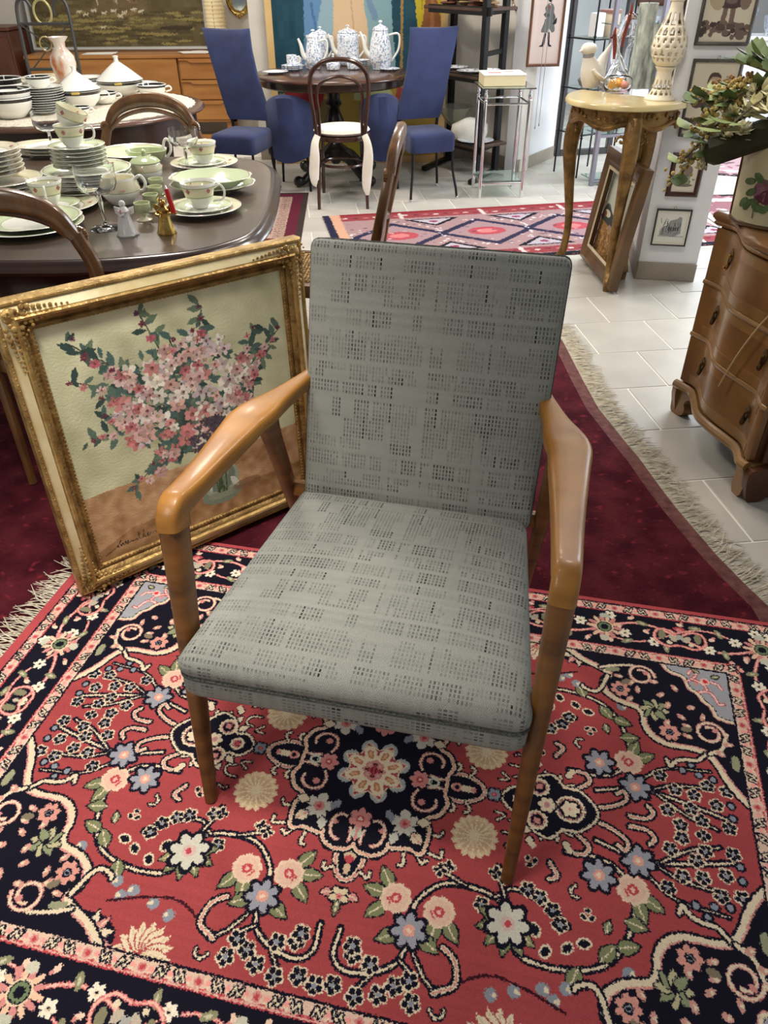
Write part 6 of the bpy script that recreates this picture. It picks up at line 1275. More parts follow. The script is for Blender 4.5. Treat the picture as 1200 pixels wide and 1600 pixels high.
p = onC(924, 135, .03, .03); t = thing('swan_figurine', 'white porcelain wing-shaped figurine behind the bird on the console', 'figurine', p, .4); m = MB(); sections(m, dense([((0, 0, 0), .045, .03), ((.0, 0, .05), .05, .032), ((.02, 0, .11), .035, .02), ((.05, 0, .17), .012, .008), ((.065, 0, .20), .004, .004)], 4), 12, 2.2, up=(0, 1, 0)); m.build('body', BISC, t, 60)
# group of blown-glass animals
def glass_fig(label, p, s=1, red=True, rz=0):
    t = thing('glass_figurine', label, 'figurine', p, rz); m = MB(); sections(m, dense([((-.05 * s, 0, .004), .010, .010), ((-.03 * s, 0, .05 * s), .022 * s, .022 * s), ((.01 * s, 0, .10 * s), .030 * s, .028 * s), ((.03 * s, 0, .16 * s), .016 * s, .016 * s), ((.01 * s, 0, .23 * s), .014 * s, .014 * s), ((-.015 * s, 0, .28 * s), .018 * s, .016 * s), ((-.05 * s, 0, .275 * s), .004, .004)], 4), 12, 2.1, up=(0, 1, 0)); m.build('body', CLEAR, t, 60)
    m = MB(); sections(m, dense([((-.055 * s, 0, .0), .03 * s, .008), ((.0, 0, .012), .045 * s, .012), ((.06 * s, 0, .0), .03 * s, .006)], 4), 10, 2.2); m.build('base', CLEAR, t, 60)
    if red: m = MB(); sections(m, dense([((-.0, .0, .16 * s), .006, .006), ((-.005, .0, .22 * s), .010, .010), ((-.02, 0, .29 * s), .009, .009), ((-.02, 0, .33 * s), .003, .003)], 4), 8, 2.1, up=(0, 1, 0)); m.build('red_core', mat('red_glass', (150, 62, 44), .1, trans=.3), t)
    return t
glass_fig('blown-glass bird with a red core toward the left on the console', onC(943, 139, .04, .03), .85, True, .5); glass_fig('tall clear glass bird with a red core in the middle of the console', onC(958, 137, .03, .06), 1.15, True, 2.6)
t = thing('glass_jar', 'clear footed glass jar with a flared neck behind the fruit bowl', 'jar', onC(975, 136, .05, .10)); MB().lathe([(.04, 0), (.05, .004), (.052, .16), (.034, .20), (.030, .22), (.046, .225), (.046, .232), (.034, .236), (.040, .30), (.052, .33), (.049, .33), (.034, .29), (.027, .22), (.046, .155), (.044, .01)], n=26).build('body', CLEAR, t, 60)
t = thing('glass_bowl', 'round glass bowl with orange and pink glass fruit on the console', 'bowl', onC(960, 145, .02, .03)); bp_ = tuple(t.location); MB().lathe([(.055, 0), (.065, .004), (.075, .03), (.072, .06), (.060, .072), (.057, .072), (.069, .058), (.071, .03), (.058, .009), (.004, .008)], n=30).build('bowl', CLEAR, t, 60)
for (dx, dy, r_, c, lab) in ((-.034, -.018, .024, (234, 168, 60), 'orange glass fruit in the glass bowl on the console'), (.030, -.022, .022, (226, 146, 132), 'pink glass fruit at the front of the glass bowl'), (.012, .022, .023, (230, 168, 156), 'pale pink glass fruit at the back of the glass bowl')):
    g = thing('glass_fruit', lab, 'fruit', (bp_[0] + dx, bp_[1] + dy, bp_[2] + .0095)); MB().ball((0, 0, r_), r_, 16).build('body', mat('fruit%d' % c[1], c, .15, coat=.4), g); MB().tube([(0, 0, r_ * 1.9), (.003, 0, r_ * 2.3)], .003, 6).build('stem', mat('dark_stem', (60, 56, 40), .6), g)
BARK = mat('grey_bark', (196, 204, 196), .9, c2=(126, 136, 130), sc=34, stretch=(1, 1, .35), bump=1, bsc=60)
for k, (px, py, dx, dy, r_, h, lab) in enumerate(((990, 141, .03, .08, .046, .385, 'taller grey bark-textured candle column on the console'), (1006, 141, .035, .075, .036, .295, 'shorter grey bark-textured candle column next to the tall one'))):
    p = onC(px, py, dx, dy); t = thing('bark_candle', lab, 'candle', p); MB().lathe([(r_ * (1 + .03 * math.sin(q * 2.1)), h * q / 10) for q in range(11)] + [(r_ * .8, h * 1.0), (r_ * .3, h * .99)], n=22, wob=lambda a, z: 1 + .05 * math.sin(3 * a + 9 * z) + .03 * math.sin(7 * a)).build('column', BARK, t, 60); MB().tube([(0, 0, h * .99), (.002, 0, h + .014)], .002, 5).build('wick', BLKM, t)
# pierced cream ceramic lamp
CER = mat('cream_ceramic', (232, 220, 196), .35, coat=.2)
p = onC(1030, 158, .02, .06); t = thing('pierced_lamp', 'tall cream ceramic ornament with pierced openwork on the right of the console', 'lamp', p)
def pierced(prof, holes, name):
    """lathe with real openings: faces are dropped by the test"""
    n = 60; m = MB(); vs = []; fs = []
    P = []
    for k in range(len(prof) - 1):
        for q in range(4): f = q / 4; P.append((prof[k][0] * (1 - f) + prof[k + 1][0] * f, prof[k][1] * (1 - f) + prof[k + 1][1] * f))
    P.append(prof[-1])
    for r_, z in P: vs += [(r_ * math.cos(2 * PI * j / n), r_ * math.sin(2 * PI * j / n), z) for j in range(n)]
    for k in range(len(P) - 1):
        z = (P[k][1] + P[k + 1][1]) / 2
        for j in range(n):
            if not holes((j + .5) / n, z): fs.append((k * n + j, k * n + (j + 1) % n, (k + 1) * n + (j + 1) % n, (k + 1) * n + j))
    m.add(vs, fs); o = m.build(name, CER, t, 60); s_ = o.modifiers.new('wall', 'SOLIDIFY'); s_.thickness = .006; s_.offset = -1; return o
tri = lambda u, z, z0, z1, n, up, ph=0: z0 < z < z1 and abs(((u * n + ph) % 1) - .5) < .34 * ((z1 - z) / (z1 - z0) if up else (z - z0) / (z1 - z0)) + .04
pierced([(.075, 0), (.074, .006), (.060, .018), (.048, .04), (.036, .07), (.030, .10), (.030, .125), (.044, .145)], lambda u, z: tri(u, z, .022, .046, 12, True) or tri(u, z, .05, .09, 12, True, .5), 'foot')
pierced([(.044, .145), (.062, .160), (.078, .19), (.084, .225), (.076, .265), (.058, .305), (.040, .345), (.030, .38), (.028, .41)], lambda u, z: tri(u, z, .165, .185, 16, False) or tri(u, z, .19, .212, 14, True, .5) or tri(u, z, .222, .24, 14, True) or tri(u, z, .246, .27, 14, False, .5) or tri(u, z, .278, .31, 12, True) or tri(u, z, .315, .37, 10, True, .5), 'body')
MB().lathe([(.028, .405), (.034, .412), (.034, .420), (.024, .43), (.020, .45), (.028, .47), (.020, .49), (.010, .53), (.003, .56)], n=24).build('finial', CER, t, 60)

# landscape in a brown frame leaning under the console
def paint_field():
    p = Paint(0, 0, .52, .50, .002, (186, 190, 172), .001, 71); r = np.random.default_rng(71)
    p.poly([(0, 0), (.52, 0), (.52, .16), (0, .22)], (150, 110, 66))
    for _ in range(300): p.ell(r.uniform(0, .52), r.uniform(0, .17), .012, ((170, 128, 78), (120, 84, 48), (190, 150, 96), (104, 84, 50))[int(r.integers(4))], .006, r.uniform(0, 3))
    p.poly(cr([(0, .20), (.04, .27), (.10, .29), (.16, .26), (.24, .24), (.32, .21), (.52, .19), (.52, .16), (0, .19)], 4, True), (58, 66, 62)); p.ell(.10, .235, .06, (206, 196, 170), .02); p.ell(.06, .225, .03, (120, 80, 60), .018); p.poly([(.16, .16), (.30, .15), (.28, .185), (.18, .19)], (150, 126, 104)); p.line([(.30, .16), (.52, .15)], .012, (96, 110, 112))
    for _ in range(40): p.ell(r.uniform(0, .52), r.uniform(.3, .5), .06, ((196, 198, 182), (176, 182, 168))[int(r.integers(2))], .03, al=.3)
    return p.a[::-1]
BGF = wood('dark_gilt_wood', (112, 82, 48), (82, 58, 34), .4, 6, (1, 1, 1), .2)
fd = Vector((1.255, 4.68, 0)) - Vector((1.285, 4.03, 0)); mid_ = (Vector((1.255, 4.68, 0)) + Vector((1.285, 4.03, 0))) / 2
t = framed('field_painting', 'brown-framed painting of a wheat field leaning below the console', (mid_.x, mid_.y, .012), math.atan2(-fd.y, -fd.x), .62, .62, .04, BGF, image_mat('field', paint_field(), .47, .47, .5, axes='XZ', oy=.31), lean=math.radians(7.5), fw=.085, prof=[(0, -.03), (0, .0), (.004, .004), (.012, .006), (.016, .004), (.03, .010), (.055, .018), (.075, .012), (.085, .004), (.085, -.04)])
MB().sweep([(-.016, .0), (-.016, .004), (0, .005), (0, 0)], [(-.225, .085), (.225, .085), (.225, .535), (-.225, .535)]).xf(Matrix(((1, 0, 0, 0), (0, 0, -1, -.040), (0, 1, 0, 0), (0, 0, 0, 1)))).build('cream_slip', mat('cream_slip', (214, 200, 166), .5), t, 0)

# ------------------------------------------------------------------ prints on the pillar
SEP = (92, 76, 70)
def paint_child(seed, basket):
    p = Paint(0, 0, .20, .30, .0016, (206, 198, 176), .0012, seed); r = np.random.default_rng(seed)
    for _ in range(40): p.ell(r.uniform(.01, .19), r.uniform(.01, .06), r.uniform(.008, .02), (112, 96, 88) if r.random() < .6 else (74, 62, 58), .010)
    p.poly([(.075, .05), (.095, .05), (.098, .12), (.080, .12)], (120, 100, 90)); p.poly([(.11, .05), (.13, .05), (.126, .12), (.108, .12)], (120, 100, 90)); p.ell(.082, .048, .018, SEP, .010); p.ell(.122, .048, .018, SEP, .010)
    p.poly(cr([(.06, .115), (.145, .115), (.138, .16), (.13, .20), (.085, .20), (.072, .16)], 4, True), (78, 62, 62)); p.poly(cr([(.085, .13), (.125, .13), (.12, .17), (.09, .17)], 4, True), (116, 98, 92)); p.ell(.10, .225, .026, (176, 156, 136), .03); p.poly(cr([(.072, .215), (.078, .25), (.10, .262), (.125, .25), (.13, .215), (.118, .24), (.09, .242)], 4, True), (84, 66, 58)); p.ell(.105, .185, .03, (150, 130, 116), .012, .4)
    if basket: p.ell(.045, .155, .034, (84, 68, 62), .045); p.ell(.045, .16, .02, (140, 122, 106), .024); 
    for k in range(10): x = .15 + r.uniform(-.02, .02); p.line([(.14, .15), (x + .01, .23 + r.uniform(-.02, .02))], .004, (120, 104, 92))
    if not basket: p.ell(.045, .15, .03, (176, 160, 132), .05, .4); p.ell(.16, .14, .022, (130, 112, 98), .035)
    return p.a[::-1]
def paint_tiny(seed):
    p = Paint(0, 0, .13, .17, .0012, (222, 214, 196), .0008, seed); r = np.random.default_rng(seed)
    p.ell(.065, .035, .045, (120, 112, 104), .008); p.ell(.055, .10, .022, (150, 130, 124), .026); p.ell(.078, .105, .020, (136, 120, 112), .026)
    for k in range(8): p.line([(.04 + .007 * k, .04), (.042 + .0065 * k, .085)], .004, (120, 108, 100))
    for _ in range(14): p.ell(r.uniform(.02, .11), r.uniform(.04, .07), .006, (110, 124, 96), .004)
    return p.a[::-1]
def paint_ruin():
    p = Paint(0, 0, .14, .13, .001, (226, 224, 214), .0006, 81); r = np.random.default_rng(81)
    p.poly([(.02, .03), (.03, .065), (.05, .075), (.06, .095), (.09, .105), (.10, .115), (.11, .11), (.115, .04), (.09, .025)], (150, 152, 150))
    for k in range(34): x = .02 + r.uniform(0, .095); y = .03 + r.uniform(0, .055); p.line([(x, y), (x + r.uniform(-.006, .01), y + r.uniform(.006, .022))], .0022, (70, 72, 74) if r.random() < .6 else (110, 112, 112))
    for k in range(5): p.ell(.06 + .010 * k, .06, .0035, (60, 62, 64), .010)
    for k in range(12): p.line([(.015 + .01 * k, .028), (.025 + .01 * k, .024)], .002, (120, 122, 120))
    return p.a[::-1]
_pd_ = Vector(PB[1]) - Vector(PB[0]); _pL = _pd_.length; _pdn = _pd_.normalized(); _pn = Vector((_pdn.y, -_pdn.x)); PRZ = math.atan2(_pdn.y, _pdn.x)
GRF = mat('grey_frame', (92, 88, 82), .45, metal=.2, c2=(70, 66, 62), sc=20)
MAH = wood('mahogany_frame', (74, 42, 32), (54, 30, 24), .3, 6, (1, 1, 1), .4); BLF = mat('black_frame', (40, 36, 34), .35)
def onP(s, z, off=.006): q = Vector(PB[0]) + _pdn * s + _pn * off; return (q.x, q.y, z)
def pprint(name, label, s, z, w, h, fm, arr, pw, ph, fw, mount=None, rot=0, hook=True):
    t = framed(name, label, onP(s, z), PRZ, w, h, .016, fm, image_mat(name, arr, pw, ph, .35, axes='XZ', oy=h / 2, coat=.3), fw=fw, mount=mount, rot=(0, rot, PRZ))
    if hook: MB().tube([(.006 * math.cos(a), -.008, h + .006 + .008 * math.sin(a)) for a in np.linspace(0, 2 * PI, 13)[:-1]], .0015, 5, True).build('hanging_ring', BRASS, t)
pprint('child_print', 'framed sepia print of a child with baskets, highest on the pillar', .185, 1.145, .25, .39, GRF, paint_child(5, False), .23, .345, .016)
pprint('child_print', 'framed sepia print of a girl holding flowers below the top print on the pillar', .190, .745, .235, .345, GRF, paint_child(6, True), .215, .31, .014)
pprint('small_print', 'small mahogany-framed print, third down the pillar', .150, .455, .165, .215, MAH, paint_tiny(7), .13, .17, .024, hook=False)
pprint('ruin_print', 'small black-framed ink print of a ruin at the bottom of the pillar', .135, .195, .185, .195, BLF, paint_ruin(), .165, .155, .008, .012)
# two more frames seen edge-on beside the pillar
t = framed('edge_on_frame', 'dark brown picture frame hanging edge-on on the left flank of the pillar', (1.492, 4.52, 1.00), 0, .36, .52, .025, MAH, PLASTER_W, fw=.03, rot=(0, 0, math.atan2(4.292 - 4.78, 1.455 - 1.549)))
# ------------------------------------------------------------------ etagere and things behind the console
ET = Vector((1.72, 6.95, 0)); t = thing('wire_etagere', 'black wire display rack with thin posts behind the console', 'rack', ET, math.radians(30))
BWI = mat('black_wire', (30, 30, 32), .45, metal=.4)
for x, y in ((-.19, -.14), (.19, -.14), (-.19, .14), (.19, .14)): g = MB().tube([(x, y, 0), (x, y, 1.9)], .007, 8).build('post', BWI, t); m = MB(); [m.ball((x, y, z), .012, 8) for z in (.30, .62, 1.0, 1.3)]; m.build('joints', BWI, g)['kind'] = 'stuff'
for z in (.32, .64, .98, 1.30):
    for a, b in (((-.21, -.14), (.21, -.14)), ((-.21, .14), (.21, .14)), ((-.19, -.15), (-.19, .15)), ((.19, -.15), (.19, .15))): MB().tube([a + (z,), b + (z,)], .005, 6).build('rail', BWI, t)
    MB().box((0, 0, z + .006), (.38, .28, .005)).build('glass_shelf', CG, t)
for s in (-1, 1): MB().tube([(s * .19, -.14, 1.30), (0, -.14, 1.46)], .004, 6).build('brace', BWI, t); MB().tube([(s * .19, -.14, 1.62), (0, -.14, 1.46)], .004, 6).build('brace', BWI, t)
def onE(x, y, z): c, s = math.cos(math.radians(30)), math.sin(math.radians(30)); return (ET.x + x * c - y * s, ET.y + x * s + y * c, z + .009)
t = thing('round_tin', 'round buff tin with a red-brown lid on the wire rack', 'tin', onE(.07, .0, .98)); MB().lathe([(.078, 0), (.08, .004), (.08, .15), (.07, .152)], n=28).build('body', mat('buff_tin', (206, 188, 158), .5, c2=(186, 160, 140), sc=10), t); MB().lathe([(.086, .150), (.088, .155), (.088, .172), (.02, .178)], n=28).build('lid', mat('red_brown_tin', (150, 104, 92), .5), t)
o = MB().box((0, 0, .08), (.085, .085, .16), b=.006).build('white_candle', mat('white_wax', (236, 236, 236), .4)); o.location = onE(-.11, -.06, .98); o.rotation_euler = (0, 0, .5); tag(o, 'square white block candle beside the round tin on the wire rack', 'candle')
o = MB().lathe([(.03, 0), (.05, .01), (.07, .05), (.05, .07), (.01, .075)], n=20, wob=lambda a, z: 1 + .1 * math.sin(3 * a)).build('grey_stone', mat('grey_stone', (130, 128, 126), .8, c2=(104, 102, 100), sc=8)); o.location = onE(-.10, -.02, .64); tag(o, 'grey stone ornament on the wire rack below the candle', 'ornament')
t = thing('steel_upright', 'lavender-grey steel display stand with glass shelves behind the console', 'stand', (1.98, 6.55, 0), math.radians(15)); LAV = mat('lavender_steel', (150, 148, 160), .35, metal=.6)
for x in (-.30, .10): MB().box((x, 0, .95), (.035, .035, 1.9), b=.004).build('post', LAV, t)
for z in (.03, .36, .72, 1.08): MB().box((-.10, 0, z), (.40, .03, .02), b=.003).build('rail', LAV, t); MB().box((-.10, .10, z + .013), (.38, .22, .006)).build('glass_shelf', CG, t)
# plastic-wrapped glassware on the low shelf
WRAP = mat('clear_wrap', (226, 236, 242), .1, trans=.6, ior=1.2)
for k, (px, py, h) in enumerate(((945, 235, .22), (955, 225, .26), (935, 245, .18))): o = MB().lathe([(.05, 0), (.08, .02), (.07, h * .4), (.09, h * .7), (.03, h)], n=18, wob=lambda a, z: 1 + .15 * math.sin(5 * a + 20 * z)).build('wrapped_glass', WRAP, None, 30); p = at(px, py + 45, 0); o.location = (p.x + .12, p.y - .12, .0); tag(o, ('clear wrapped bundle between the console legs, the middle one', 'clear wrapped bundle between the console legs, the tallest', 'clear wrapped bundle between the console legs, the lowest')[k], 'bundle')
# white cabinet and glassware in the bright room at the right
t = thing('white_display_table', 'white display counter with glassware in the bright room behind the pillar', 'counter', (3.55, 9.2, 0)); WL = mat('white_lacquer', (244, 244, 244), .4)
MB().box((0, 0, .40), (1.9, .5, .78), b=.006).build('body', WL, t); MB().box((0, 0, .805), (1.96, .56, .03), b=.006).build('counter_top', WL, t)
for k in range(3): MB().box((-.63 + .63 * k, -.256, .40), (.60, .012, .70), b=.003).build('door', WL, t)
CRY = mat('cut_crystal', (226, 232, 240), .05, trans=.85, ior=1.4)
for k in range(8):
    g = thing('crystal_vase', 'cut crystal vase, %s from the left on the white display counter' % ('first', 'second', 'third', 'fourth', 'fifth', 'sixth', 'seventh', 'eighth')[k], 'vase', (2.76 + .2 * k, 9.1 + .06 * (k % 2), .8205), 0, 'crystal vases on the white counter'); h = .18 + .03 * (k % 3); MB().lathe([(.035, 0), (.045, .004), (.03, .03), (.055, h * .5), (.07, h), (.066, h), (.05, h * .5), (.02, .04)], n=18, wob=lambda a, z: 1 + .04 * math.cos(9 * a)).build('body', CRY, g, 25)
t = framed('gilt_mirror', 'tall brown-framed picture on the wall right of the pillar top', (3.42, 10.56, 1.02), 0, .9, 1.2, .04, BRF, PLASTER_W, fw=.06)

# ------------------------------------------------------------------ serpentine walnut chest
WAL = wood('walnut_veneer', (142, 102, 54), (96, 62, 32), .35, 4, (1, 1, 1), .25)
WALD = wood('walnut_dark', (96, 58, 32), (66, 40, 24), .4, 5, (1, 1, 1), .15); EDGE = wood('walnut_edge', (150, 112, 64), (116, 82, 44), .3, 6, (1, 1, 1), .4)
CHX, CHY = 1.200, 2.42
CH = thing('walnut_chest', 'walnut chest of three serpentine drawers on bracket feet at the right edge', 'chest of drawers', (CHX, CHY, 0), math.radians(3.8))
# local: front faces -X, width runs along Y from the far end (+) to the near end (-)
HW = .31
_fs = [-1, -.9, -.8, -.62, -.4, -.1, .15, .45, .70, .86, 1.0]; _fx = [0, -.008, .003, .018, .006, -.014, -.018, .010, .030, .016, 0]
_fc = np.array(cr([(a, b) for a, b in zip(_fs, _fx)], 6))
def front(y, k=0): return float(np.interp(y / HW, _fc[:, 0], _fc[:, 1])) - k
def outline(k=0, depth=.44, e=0):
    ys = np.linspace(HW + e, -HW - e, 27); return [(front(y * HW / (HW + e)) - k, y) for y in ys] + [(depth, -HW - e), (depth, HW + e)]
def slab(name, m_, z0, z1, k=0, e=0, par=CH, bev=.006):
    m = MB(); m.loft([[(x, y, z) for x, y in outline(kk, .44 + .0, ee)] for z, kk, ee in ((z0, k - bev, e - bev), (z0 + bev, k, e), (z1 - bev, k, e), (z1, k - bev, e - bev))]); return m.build(name, m_, par, 45)
slab('carcass', WALD, .10, .745, -.012, -.006)
slab('top_board', WAL, .750, .782, .020, .012, bev=.010); slab('top_moulding', EDGE, .735, .752, .012, .008)
zs = (.135, .335, .535, .735)
HANDLE = mat('aged_brass', (120, 96, 56), .4, metal=.7, c2=(70, 54, 34), sc=30)
for i in range(3):
    z0, z1 = zs[i] + .010, zs[i + 1] - .006; m = MB(); ys = np.linspace(HW - .008, -HW + .010, 25)
    m.loft([[(front(y, .006), y, z0), (front(y, .006), y, z1), (front(y, -.016), y, z1), (front(y, -.016), y, z0)] for y in ys]); d = m.build('drawer', WAL, CH, 50)
    for (a, b, zz0, zz1) in ((HW - .05, -HW + .05, z0 + .004, z0 + .040), (HW - .05, -HW + .05, z1 - .034, z1 - .004)):
        m = MB(); ys2 = np.linspace(a, b, 23); m.loft([[(front(y, .0075), y, zz0), (front(y, .0075), y, zz1), (front(y, 0), y, zz1), (front(y, 0), y, zz0)] for y in ys2]); m.build('crossband', EDGE, d, 50)
    for y in (.185, -.19):
        x = front(y, .008); zc = (z0 + z1) / 2 + .012; h = MB(); h.prism(cr([(-.010, 0), (-.014, .02), (-.006, .036), (0, .042), (.006, .036), (.014, .02), (.010, 0), (.004, -.016), (0, -.022), (-.004, -.016)], 3, True), 0, .003, Matrix.Translation((x - .004, y, zc)) @ Matrix(((0, 0, -1, 0), (1, 0, 0, 0), (0, 1, 0, 0), (0, 0, 0, 1)))); h.build('escutcheon', HANDLE, d)
        MB().lathe([(.003, .002), (.0045, -.012), (.008, -.026), (.0095, -.034), (.006, -.042), (.002, -.045)], (x - .014, y, zc + .012), 12).ball((x - .010, y, zc + .016), .006, 8).build('drop_pull', BRASS if (i == 2 and y > 0) else HANDLE, d)
for z in (zs[1], zs[2]):
    m = MB(); ys2 = np.linspace(HW, -HW, 33); m.tube([(front(y, .002), y, z + .002) for y in ys2 * .985], .010, 8); m.build('drawer_moulding', EDGE, CH)
m = MB(); ys2 = np.linspace(HW, -HW, 33); m.tube([(front(y, .014), y, .125) for y in ys2], .017, 10); m.build('base_moulding', EDGE, CH); slab('base_board', WAL, .10, .135, .004, .006)
BRK = cr([(-.008, .125), (.125, .125), (.110, .098), (.082, .086), (.062, .064), (.070, .040), (.064, .014), (.040, .0), (.010, .0), (-.006, .03)], 4, True)
for s in (1, -1):
    m = MB(); m.loft([[(x + front(s * (HW - y_), .012) * .8, s * (HW - y_) , z_) for y_, z_ in BRK] for x in (.0, .006, .040, .046)]); m.build('foot', WAL, CH, 40)
    m = MB(); m.loft([[(x_, s * (HW + .004) + q, z_) for x_, z_ in BRK] for q in (-.028, -.022, .0, .006)]); m.build('foot', WAL if s > 0 else WALD, CH, 40)
m = MB(); m.box((.23, -HW - .004, .44), (.40, .014, .60), b=.003); m.build('side_panel', WALD, CH)
m = MB(); m.box((.22, -HW, .06), (.42, .02, .12), b=.003); m.build('side_plinth', WALD, CH)
# pale cord dangling over the drawers
cd = []
for px, py, off in ((1206, 440, .02), (1198, 482, .02), (1186, 510, .018), (1172, 540, .018), (1160, 562, .016), (1142, 585, .014), (1119, 604, .012)):
    # keep the cord just in front of the drawer fronts
    z = .74 - (py - 440) * .00275; d = _fw + _cx * ((px - 600) / CAM_F) - _cy * ((py - 800) / CAM_F); t_ = (z - CAM_H) / d.z; q = d * t_
    cd.append((q.x, q.y, z))
R3 = Matrix.Rotation(math.radians(-3.8), 3, 'Z')
cd2 = []
for x, y, z in cd:
    l = R3 @ Vector((x - CHX, y - CHY, 0)); l.x = min(l.x, front(max(-HW, min(HW, l.y)), .024)) if abs(l.x) < .4 else l.x; l.x = front(max(-HW, min(HW, l.y)), .026); w_ = R3.inverted() @ l; cd2.append((w_.x + CHX, w_.y + CHY, z))
top_ = (cd2[0][0] + .02, cd2[0][1] - .02, .765)
o = MB().tube(cr([top_] + cd2, 5), .0028, 6).build('pale_cord', mat('pale_cord', (196, 170, 128), .6)); tag(o, 'thin pale cord hanging over the front of the walnut chest', 'cord')

# enamelled rose planter on the chest with a dried flower arrangement
PLN = mat('cream_enamel', (214, 206, 168), .3, c2=(196, 188, 148), sc=3, coat=.2)
VZ = .783
pv = Vector((1.302, 2.60)); t = thing('rose_planter', 'tall round cream planter painted with roses standing on the walnut chest', 'planter', (pv.x, pv.y, VZ))
m = MB(); prof = [(.0, .130, .130), (.006, .134, .134), (.012, .132, .132), (.14, .136, .136), (.255, .140, .140), (.262, .144, .144), (.268, .142, .142), (.262, .134, .134), (.10, .128, .128), (.015, .122, .122)]
m.loft([[(x, y, z) for x, y in circ(a, 40, ry=b)] for z, a, b in prof]); m.build('body', PLN, t, 50)
MB().loft([[(x, y, z) for x, y in circ(a, 40, ry=b)] for z, a, b in ((.0, .135, .135), (.004, .138, .138), (.010, .137, .137), (.012, .132, .132))]).build('foot_rim', mat('brown_rim', (96, 66, 40), .4), t)
RS, RS2, LF = mat('painted_rose', (150, 112, 120), .4, c2=(106, 54, 70), sc=40), mat('painted_rose_dark', (96, 40, 58), .4), mat('painted_leaf', (74, 100, 62), .4, c2=(96, 120, 76), sc=30)
def onv(a, z): A = B_ = .1325 + .008 * z / .255 + .0015; return Vector((A * math.cos(a), B_ * math.sin(a), z)), a
def dab(m, a, z, ra, rz_, rot=0, th=.0025):
    """flat painted patch hugging the planter"""
    c = []
    for q in range(14):
        u, v = ra * math.cos(2 * PI * q / 14), rz_ * math.sin(2 * PI * q / 14); u, v = u * math.cos(rot) - v * math.sin(rot), u * math.sin(rot) + v * math.cos(rot); c.append(onv(a + u / .12, z + v)[0])
    cen = onv(a, z)[0]; nrm = Vector((cen.x, cen.y, 0)).normalized() * th
    m.add([p_ + nrm for p_ in c] + [p_ - nrm for p_ in c], [tuple(range(14))] + [tuple(range(27, 13, -1))] + [(q, (q + 1) % 14, 14 + (q + 1) % 14, 14 + q) for q in range(14)])
A0 = -2.52
MB().tube([onv(-3.62, .262 * k / 6)[0] for k in range(7)], .0045, 6).build('seam_strip', mat('brown_rim', (96, 66, 40), .4), t)
m = MB(); dab(m, A0 + .12, .115, .030, .034); dab(m, A0 + .30, .10, .022, .026); m.build('painted_roses', RS, t)
m = MB(); dab(m, A0 + .22, .098, .020, .022, th=.003); dab(m, A0 + .05, .09, .012, .012, th=.003); m.build('painted_rose_hearts', RS2, t)
m = MB()
for a, z, r_ in ((-.28, .135, .2), (-.18, .105, .6), (-.34, .07, 1.0), (-.22, .066, 1.3), (-.08, .078, .3), (.02, .066, 2.2), (.16, .062, 2.6), (.34, .07, .4), (.26, .150, .9), (-.06, .15, 2.4)): dab(m, A0 + a, z, .018, .010, r_, .0032)
m.build('painted_leaves', LF, t)
m = MB(); m.tube([onv(A0 - .02 + .01 * k, .078 - .012 * k)[0] * 1.02 for k in range(5)], .0018, 5); m.build('painted_stem', LF, t)
# arrangement
FA = thing('flower_arrangement', 'dried arrangement of cream blossoms, green leaves and ochre grain trailing over the planter', 'flowers', (pv.x + .005, pv.y + .02, VZ + .285)); FA.scale = (1.2, 1.2, 1.2)
LEAFG = mat('leaf_green', (98, 116, 66), .6, c2=(70, 90, 48), sc=20); LEAFP_ = mat('leaf_pale', (150, 160, 104), .6, c2=(124, 138, 84), sc=20); CRMF = mat('cream_petal', (246, 242, 216), .7, c2=(228, 220, 174), sc=30); OCH = mat('ochre_seed', (214, 190, 120), .8, c2=(180, 150, 86), sc=30); RUST = mat('rust_seed', (150, 108, 62), .8); OLV = mat('olive_foam', (58, 58, 30), .8, c2=(44, 44, 24), sc=20); STM = mat('stem_brown', (88, 76, 52), .7)
fr_ = random.Random(77)
def lf(m, p, d, l, w, curl=.2):
    p, d = Vector(p), Vector(d).normalized(); s = d.cross(Vector((0, 0, 1))); s = (s if s.length > .1 else Vector((1, 0, 0))).normalized(); n = s.cross(d); vs = []; rows = 5
    for k in range(rows + 1): t_ = k / rows; c = p + d * l * t_ - n * curl * l * t_ * t_ * -1; ww = w * math.sin(PI * min(.98, t_ * .92 + .06)); vs += [c - s * ww, c + n * ww * .25, c + s * ww]
    fs = []
    for k in range(rows):
        for j in (0, 1): a = k * 3 + j; fs.append((a, a + 1, a + 4, a + 3))
    nv = len(vs); off = n * -.0008; vs2 = [v + off for v in vs]; fs2 = [tuple(reversed([i + nv for i in f])) for f in fs]; m.add(vs + vs2, fs + fs2)
m = MB(); m.box((0, 0, 0), (.20, .09, .065), rz=math.radians(-25), ry=math.radians(-24), b=.016); m.xf(Matrix.Translation((-.140, -.03, -.03))); m.build('dark_block', OLV, FA)
def trail(p0, p1, sag, n=12): p0, p1 = Vector(p0), Vector(p1); return [p0.lerp(p1, k / n) + Vector((0, 0, sag * math.sin(PI * k / n))) for k in range(n + 1)]
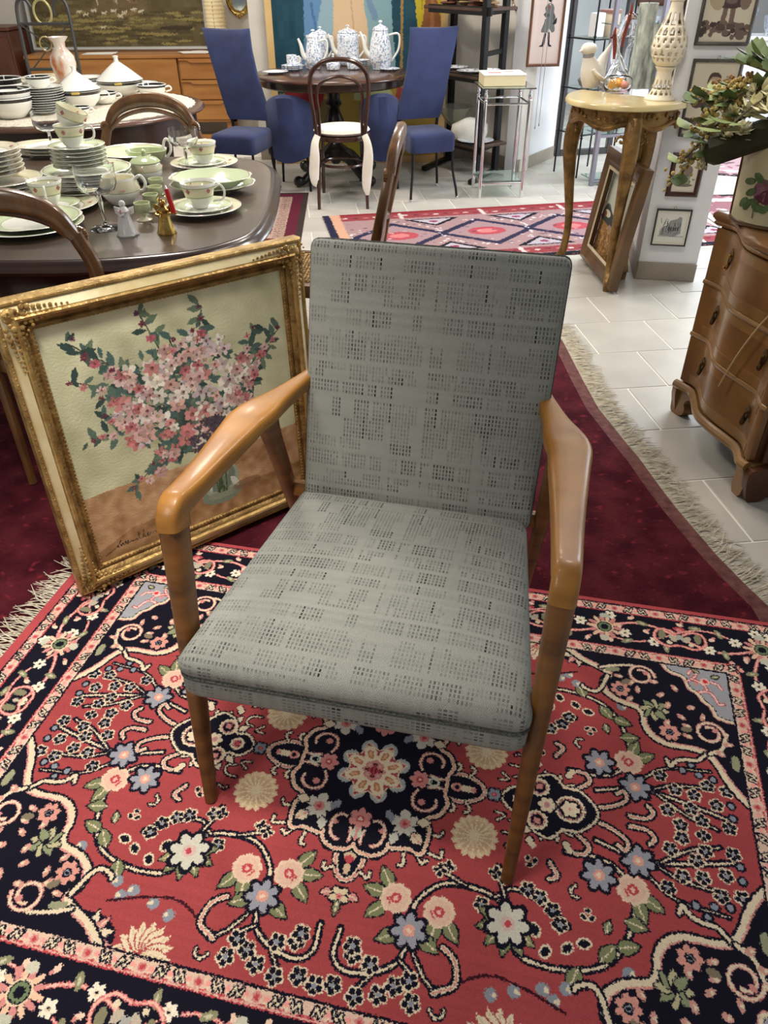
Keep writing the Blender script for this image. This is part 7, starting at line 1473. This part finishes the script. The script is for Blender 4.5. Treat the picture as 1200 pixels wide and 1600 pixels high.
stems = [((-.02, .02, .03), (-.25, .06, -.02), .12), ((-.02, .02, .03), (-.27, .04, -.10), .15), ((0, 0, .03), (-.18, .14, .06), .08), ((0, 0, .03), (-.10, .16, .14), .05), ((.02, 0, .03), (.0, .14, .18), .03), ((0, 0, .03), (-.22, -.08, .0), .11), ((0, 0, .03), (-.10, -.16, .06), .09), ((.05, 0, .03), (.2, -.1, .05), .12), ((.05, 0, .03), (.14, .12, .14), .06), ((0, 0, .03), (-.285, .05, -.16), .15), ((0, 0, .03), (-.20, .02, .05), .08), ((0, 0, .03), (-.14, .06, .13), .04), ((0, 0, .03), (-.24, .10, .04), .09), ((0, 0, .03), (.06, -.1, .14), .05)]
big = []
for p0, p1, sag in stems:
    q = trail(p0, p1, sag * .5); MB().tube(q, .0028, 6).build('stem', STM, FA); big.append(q)
nl = 0
for q in big:
    for k in range(2, 13, 1):
        for s in (-1, 1):
            lx = q[min(k, 12)]
            if fr_.random() < .62 and nl < 260 and not (lx.x > -.17 and lx.y < .02 and lx.z > -.02):
                nl += 1; d = (q[min(k, 12)] - q[k - 1]); side = d.cross(Vector((0, 0, 1))).normalized() * s; m = MB(); lf(m, q[k if k < 13 else 12], d.normalized() * .6 + side + Vector((0, 0, fr_.uniform(-.4, .6))), fr_.uniform(.045, .085), fr_.uniform(.013, .024)); m.build('leaf', LEAFG if fr_.random() < .65 else LEAFP_, FA, 60)
def blossom(c, r, mm, n=9):
    m = MB()
    for k in range(n): a = 2 * PI * k / n + fr_.random(); e = fr_.uniform(-.5, 1.4); lf(m, c, (math.cos(a) * math.cos(e), math.sin(a) * math.cos(e), math.sin(e)), r * fr_.uniform(.8, 1.3), r * .40, .35)
    m.ball(c, r * .3, 8); m.build('blossom', mm, FA, 60)
for c, r in (((-.125, -.04, .055), .044), ((-.10, -.02, .080), .048), ((-.145, .02, .045), .040), ((-.085, -.05, .05), .046), ((-.11, .04, .075), .044), ((-.06, -.02, .09), .05), ((-.185, -.02, .006), .026), ((-.20, .01, -.012), .024), ((-.165, .0, -.004), .028), ((-.19, .05, .035), .024), ((-.15, .06, .075), .026), ((-.215, .05, -.03), .020), ((-.245, .04, -.09), .018), ((-.225, .02, -.06), .018), ((.02, .0, .14), .05), ((.06, .03, .15), .07), ((.09, -.06, .11), .065), ((.04, -.10, .08), .05), ((-.03, .07, .11), .04)): blossom((c[0] + .012, c[1] - .045, c[2] - .012), r, CRMF, 30)
for q, mm in ((big[0], OCH), (big[1], OCH), (big[9], OCH), (big[12], OCH), (big[2], RUST)):
    m = MB()
    for k in range(80): i = fr_.randint(7, 12); p = q[i].lerp(q[max(i - 1, 0)], fr_.random()); m.ball((p.x + fr_.gauss(0, .011), p.y + fr_.gauss(0, .011), p.z + fr_.gauss(0, .010) + .006), fr_.uniform(.0035, .0065), 5)
    m.build('grain_spray', mm, FA)['kind'] = 'stuff'
m = MB(); m.tube([(-.16, .04, .0), (-.20, .05, -.08), (-.195, .05, -.12)], .0028, 6); m.build('dark_twig', mat('dark_twig', (46, 38, 34), .7), FA)
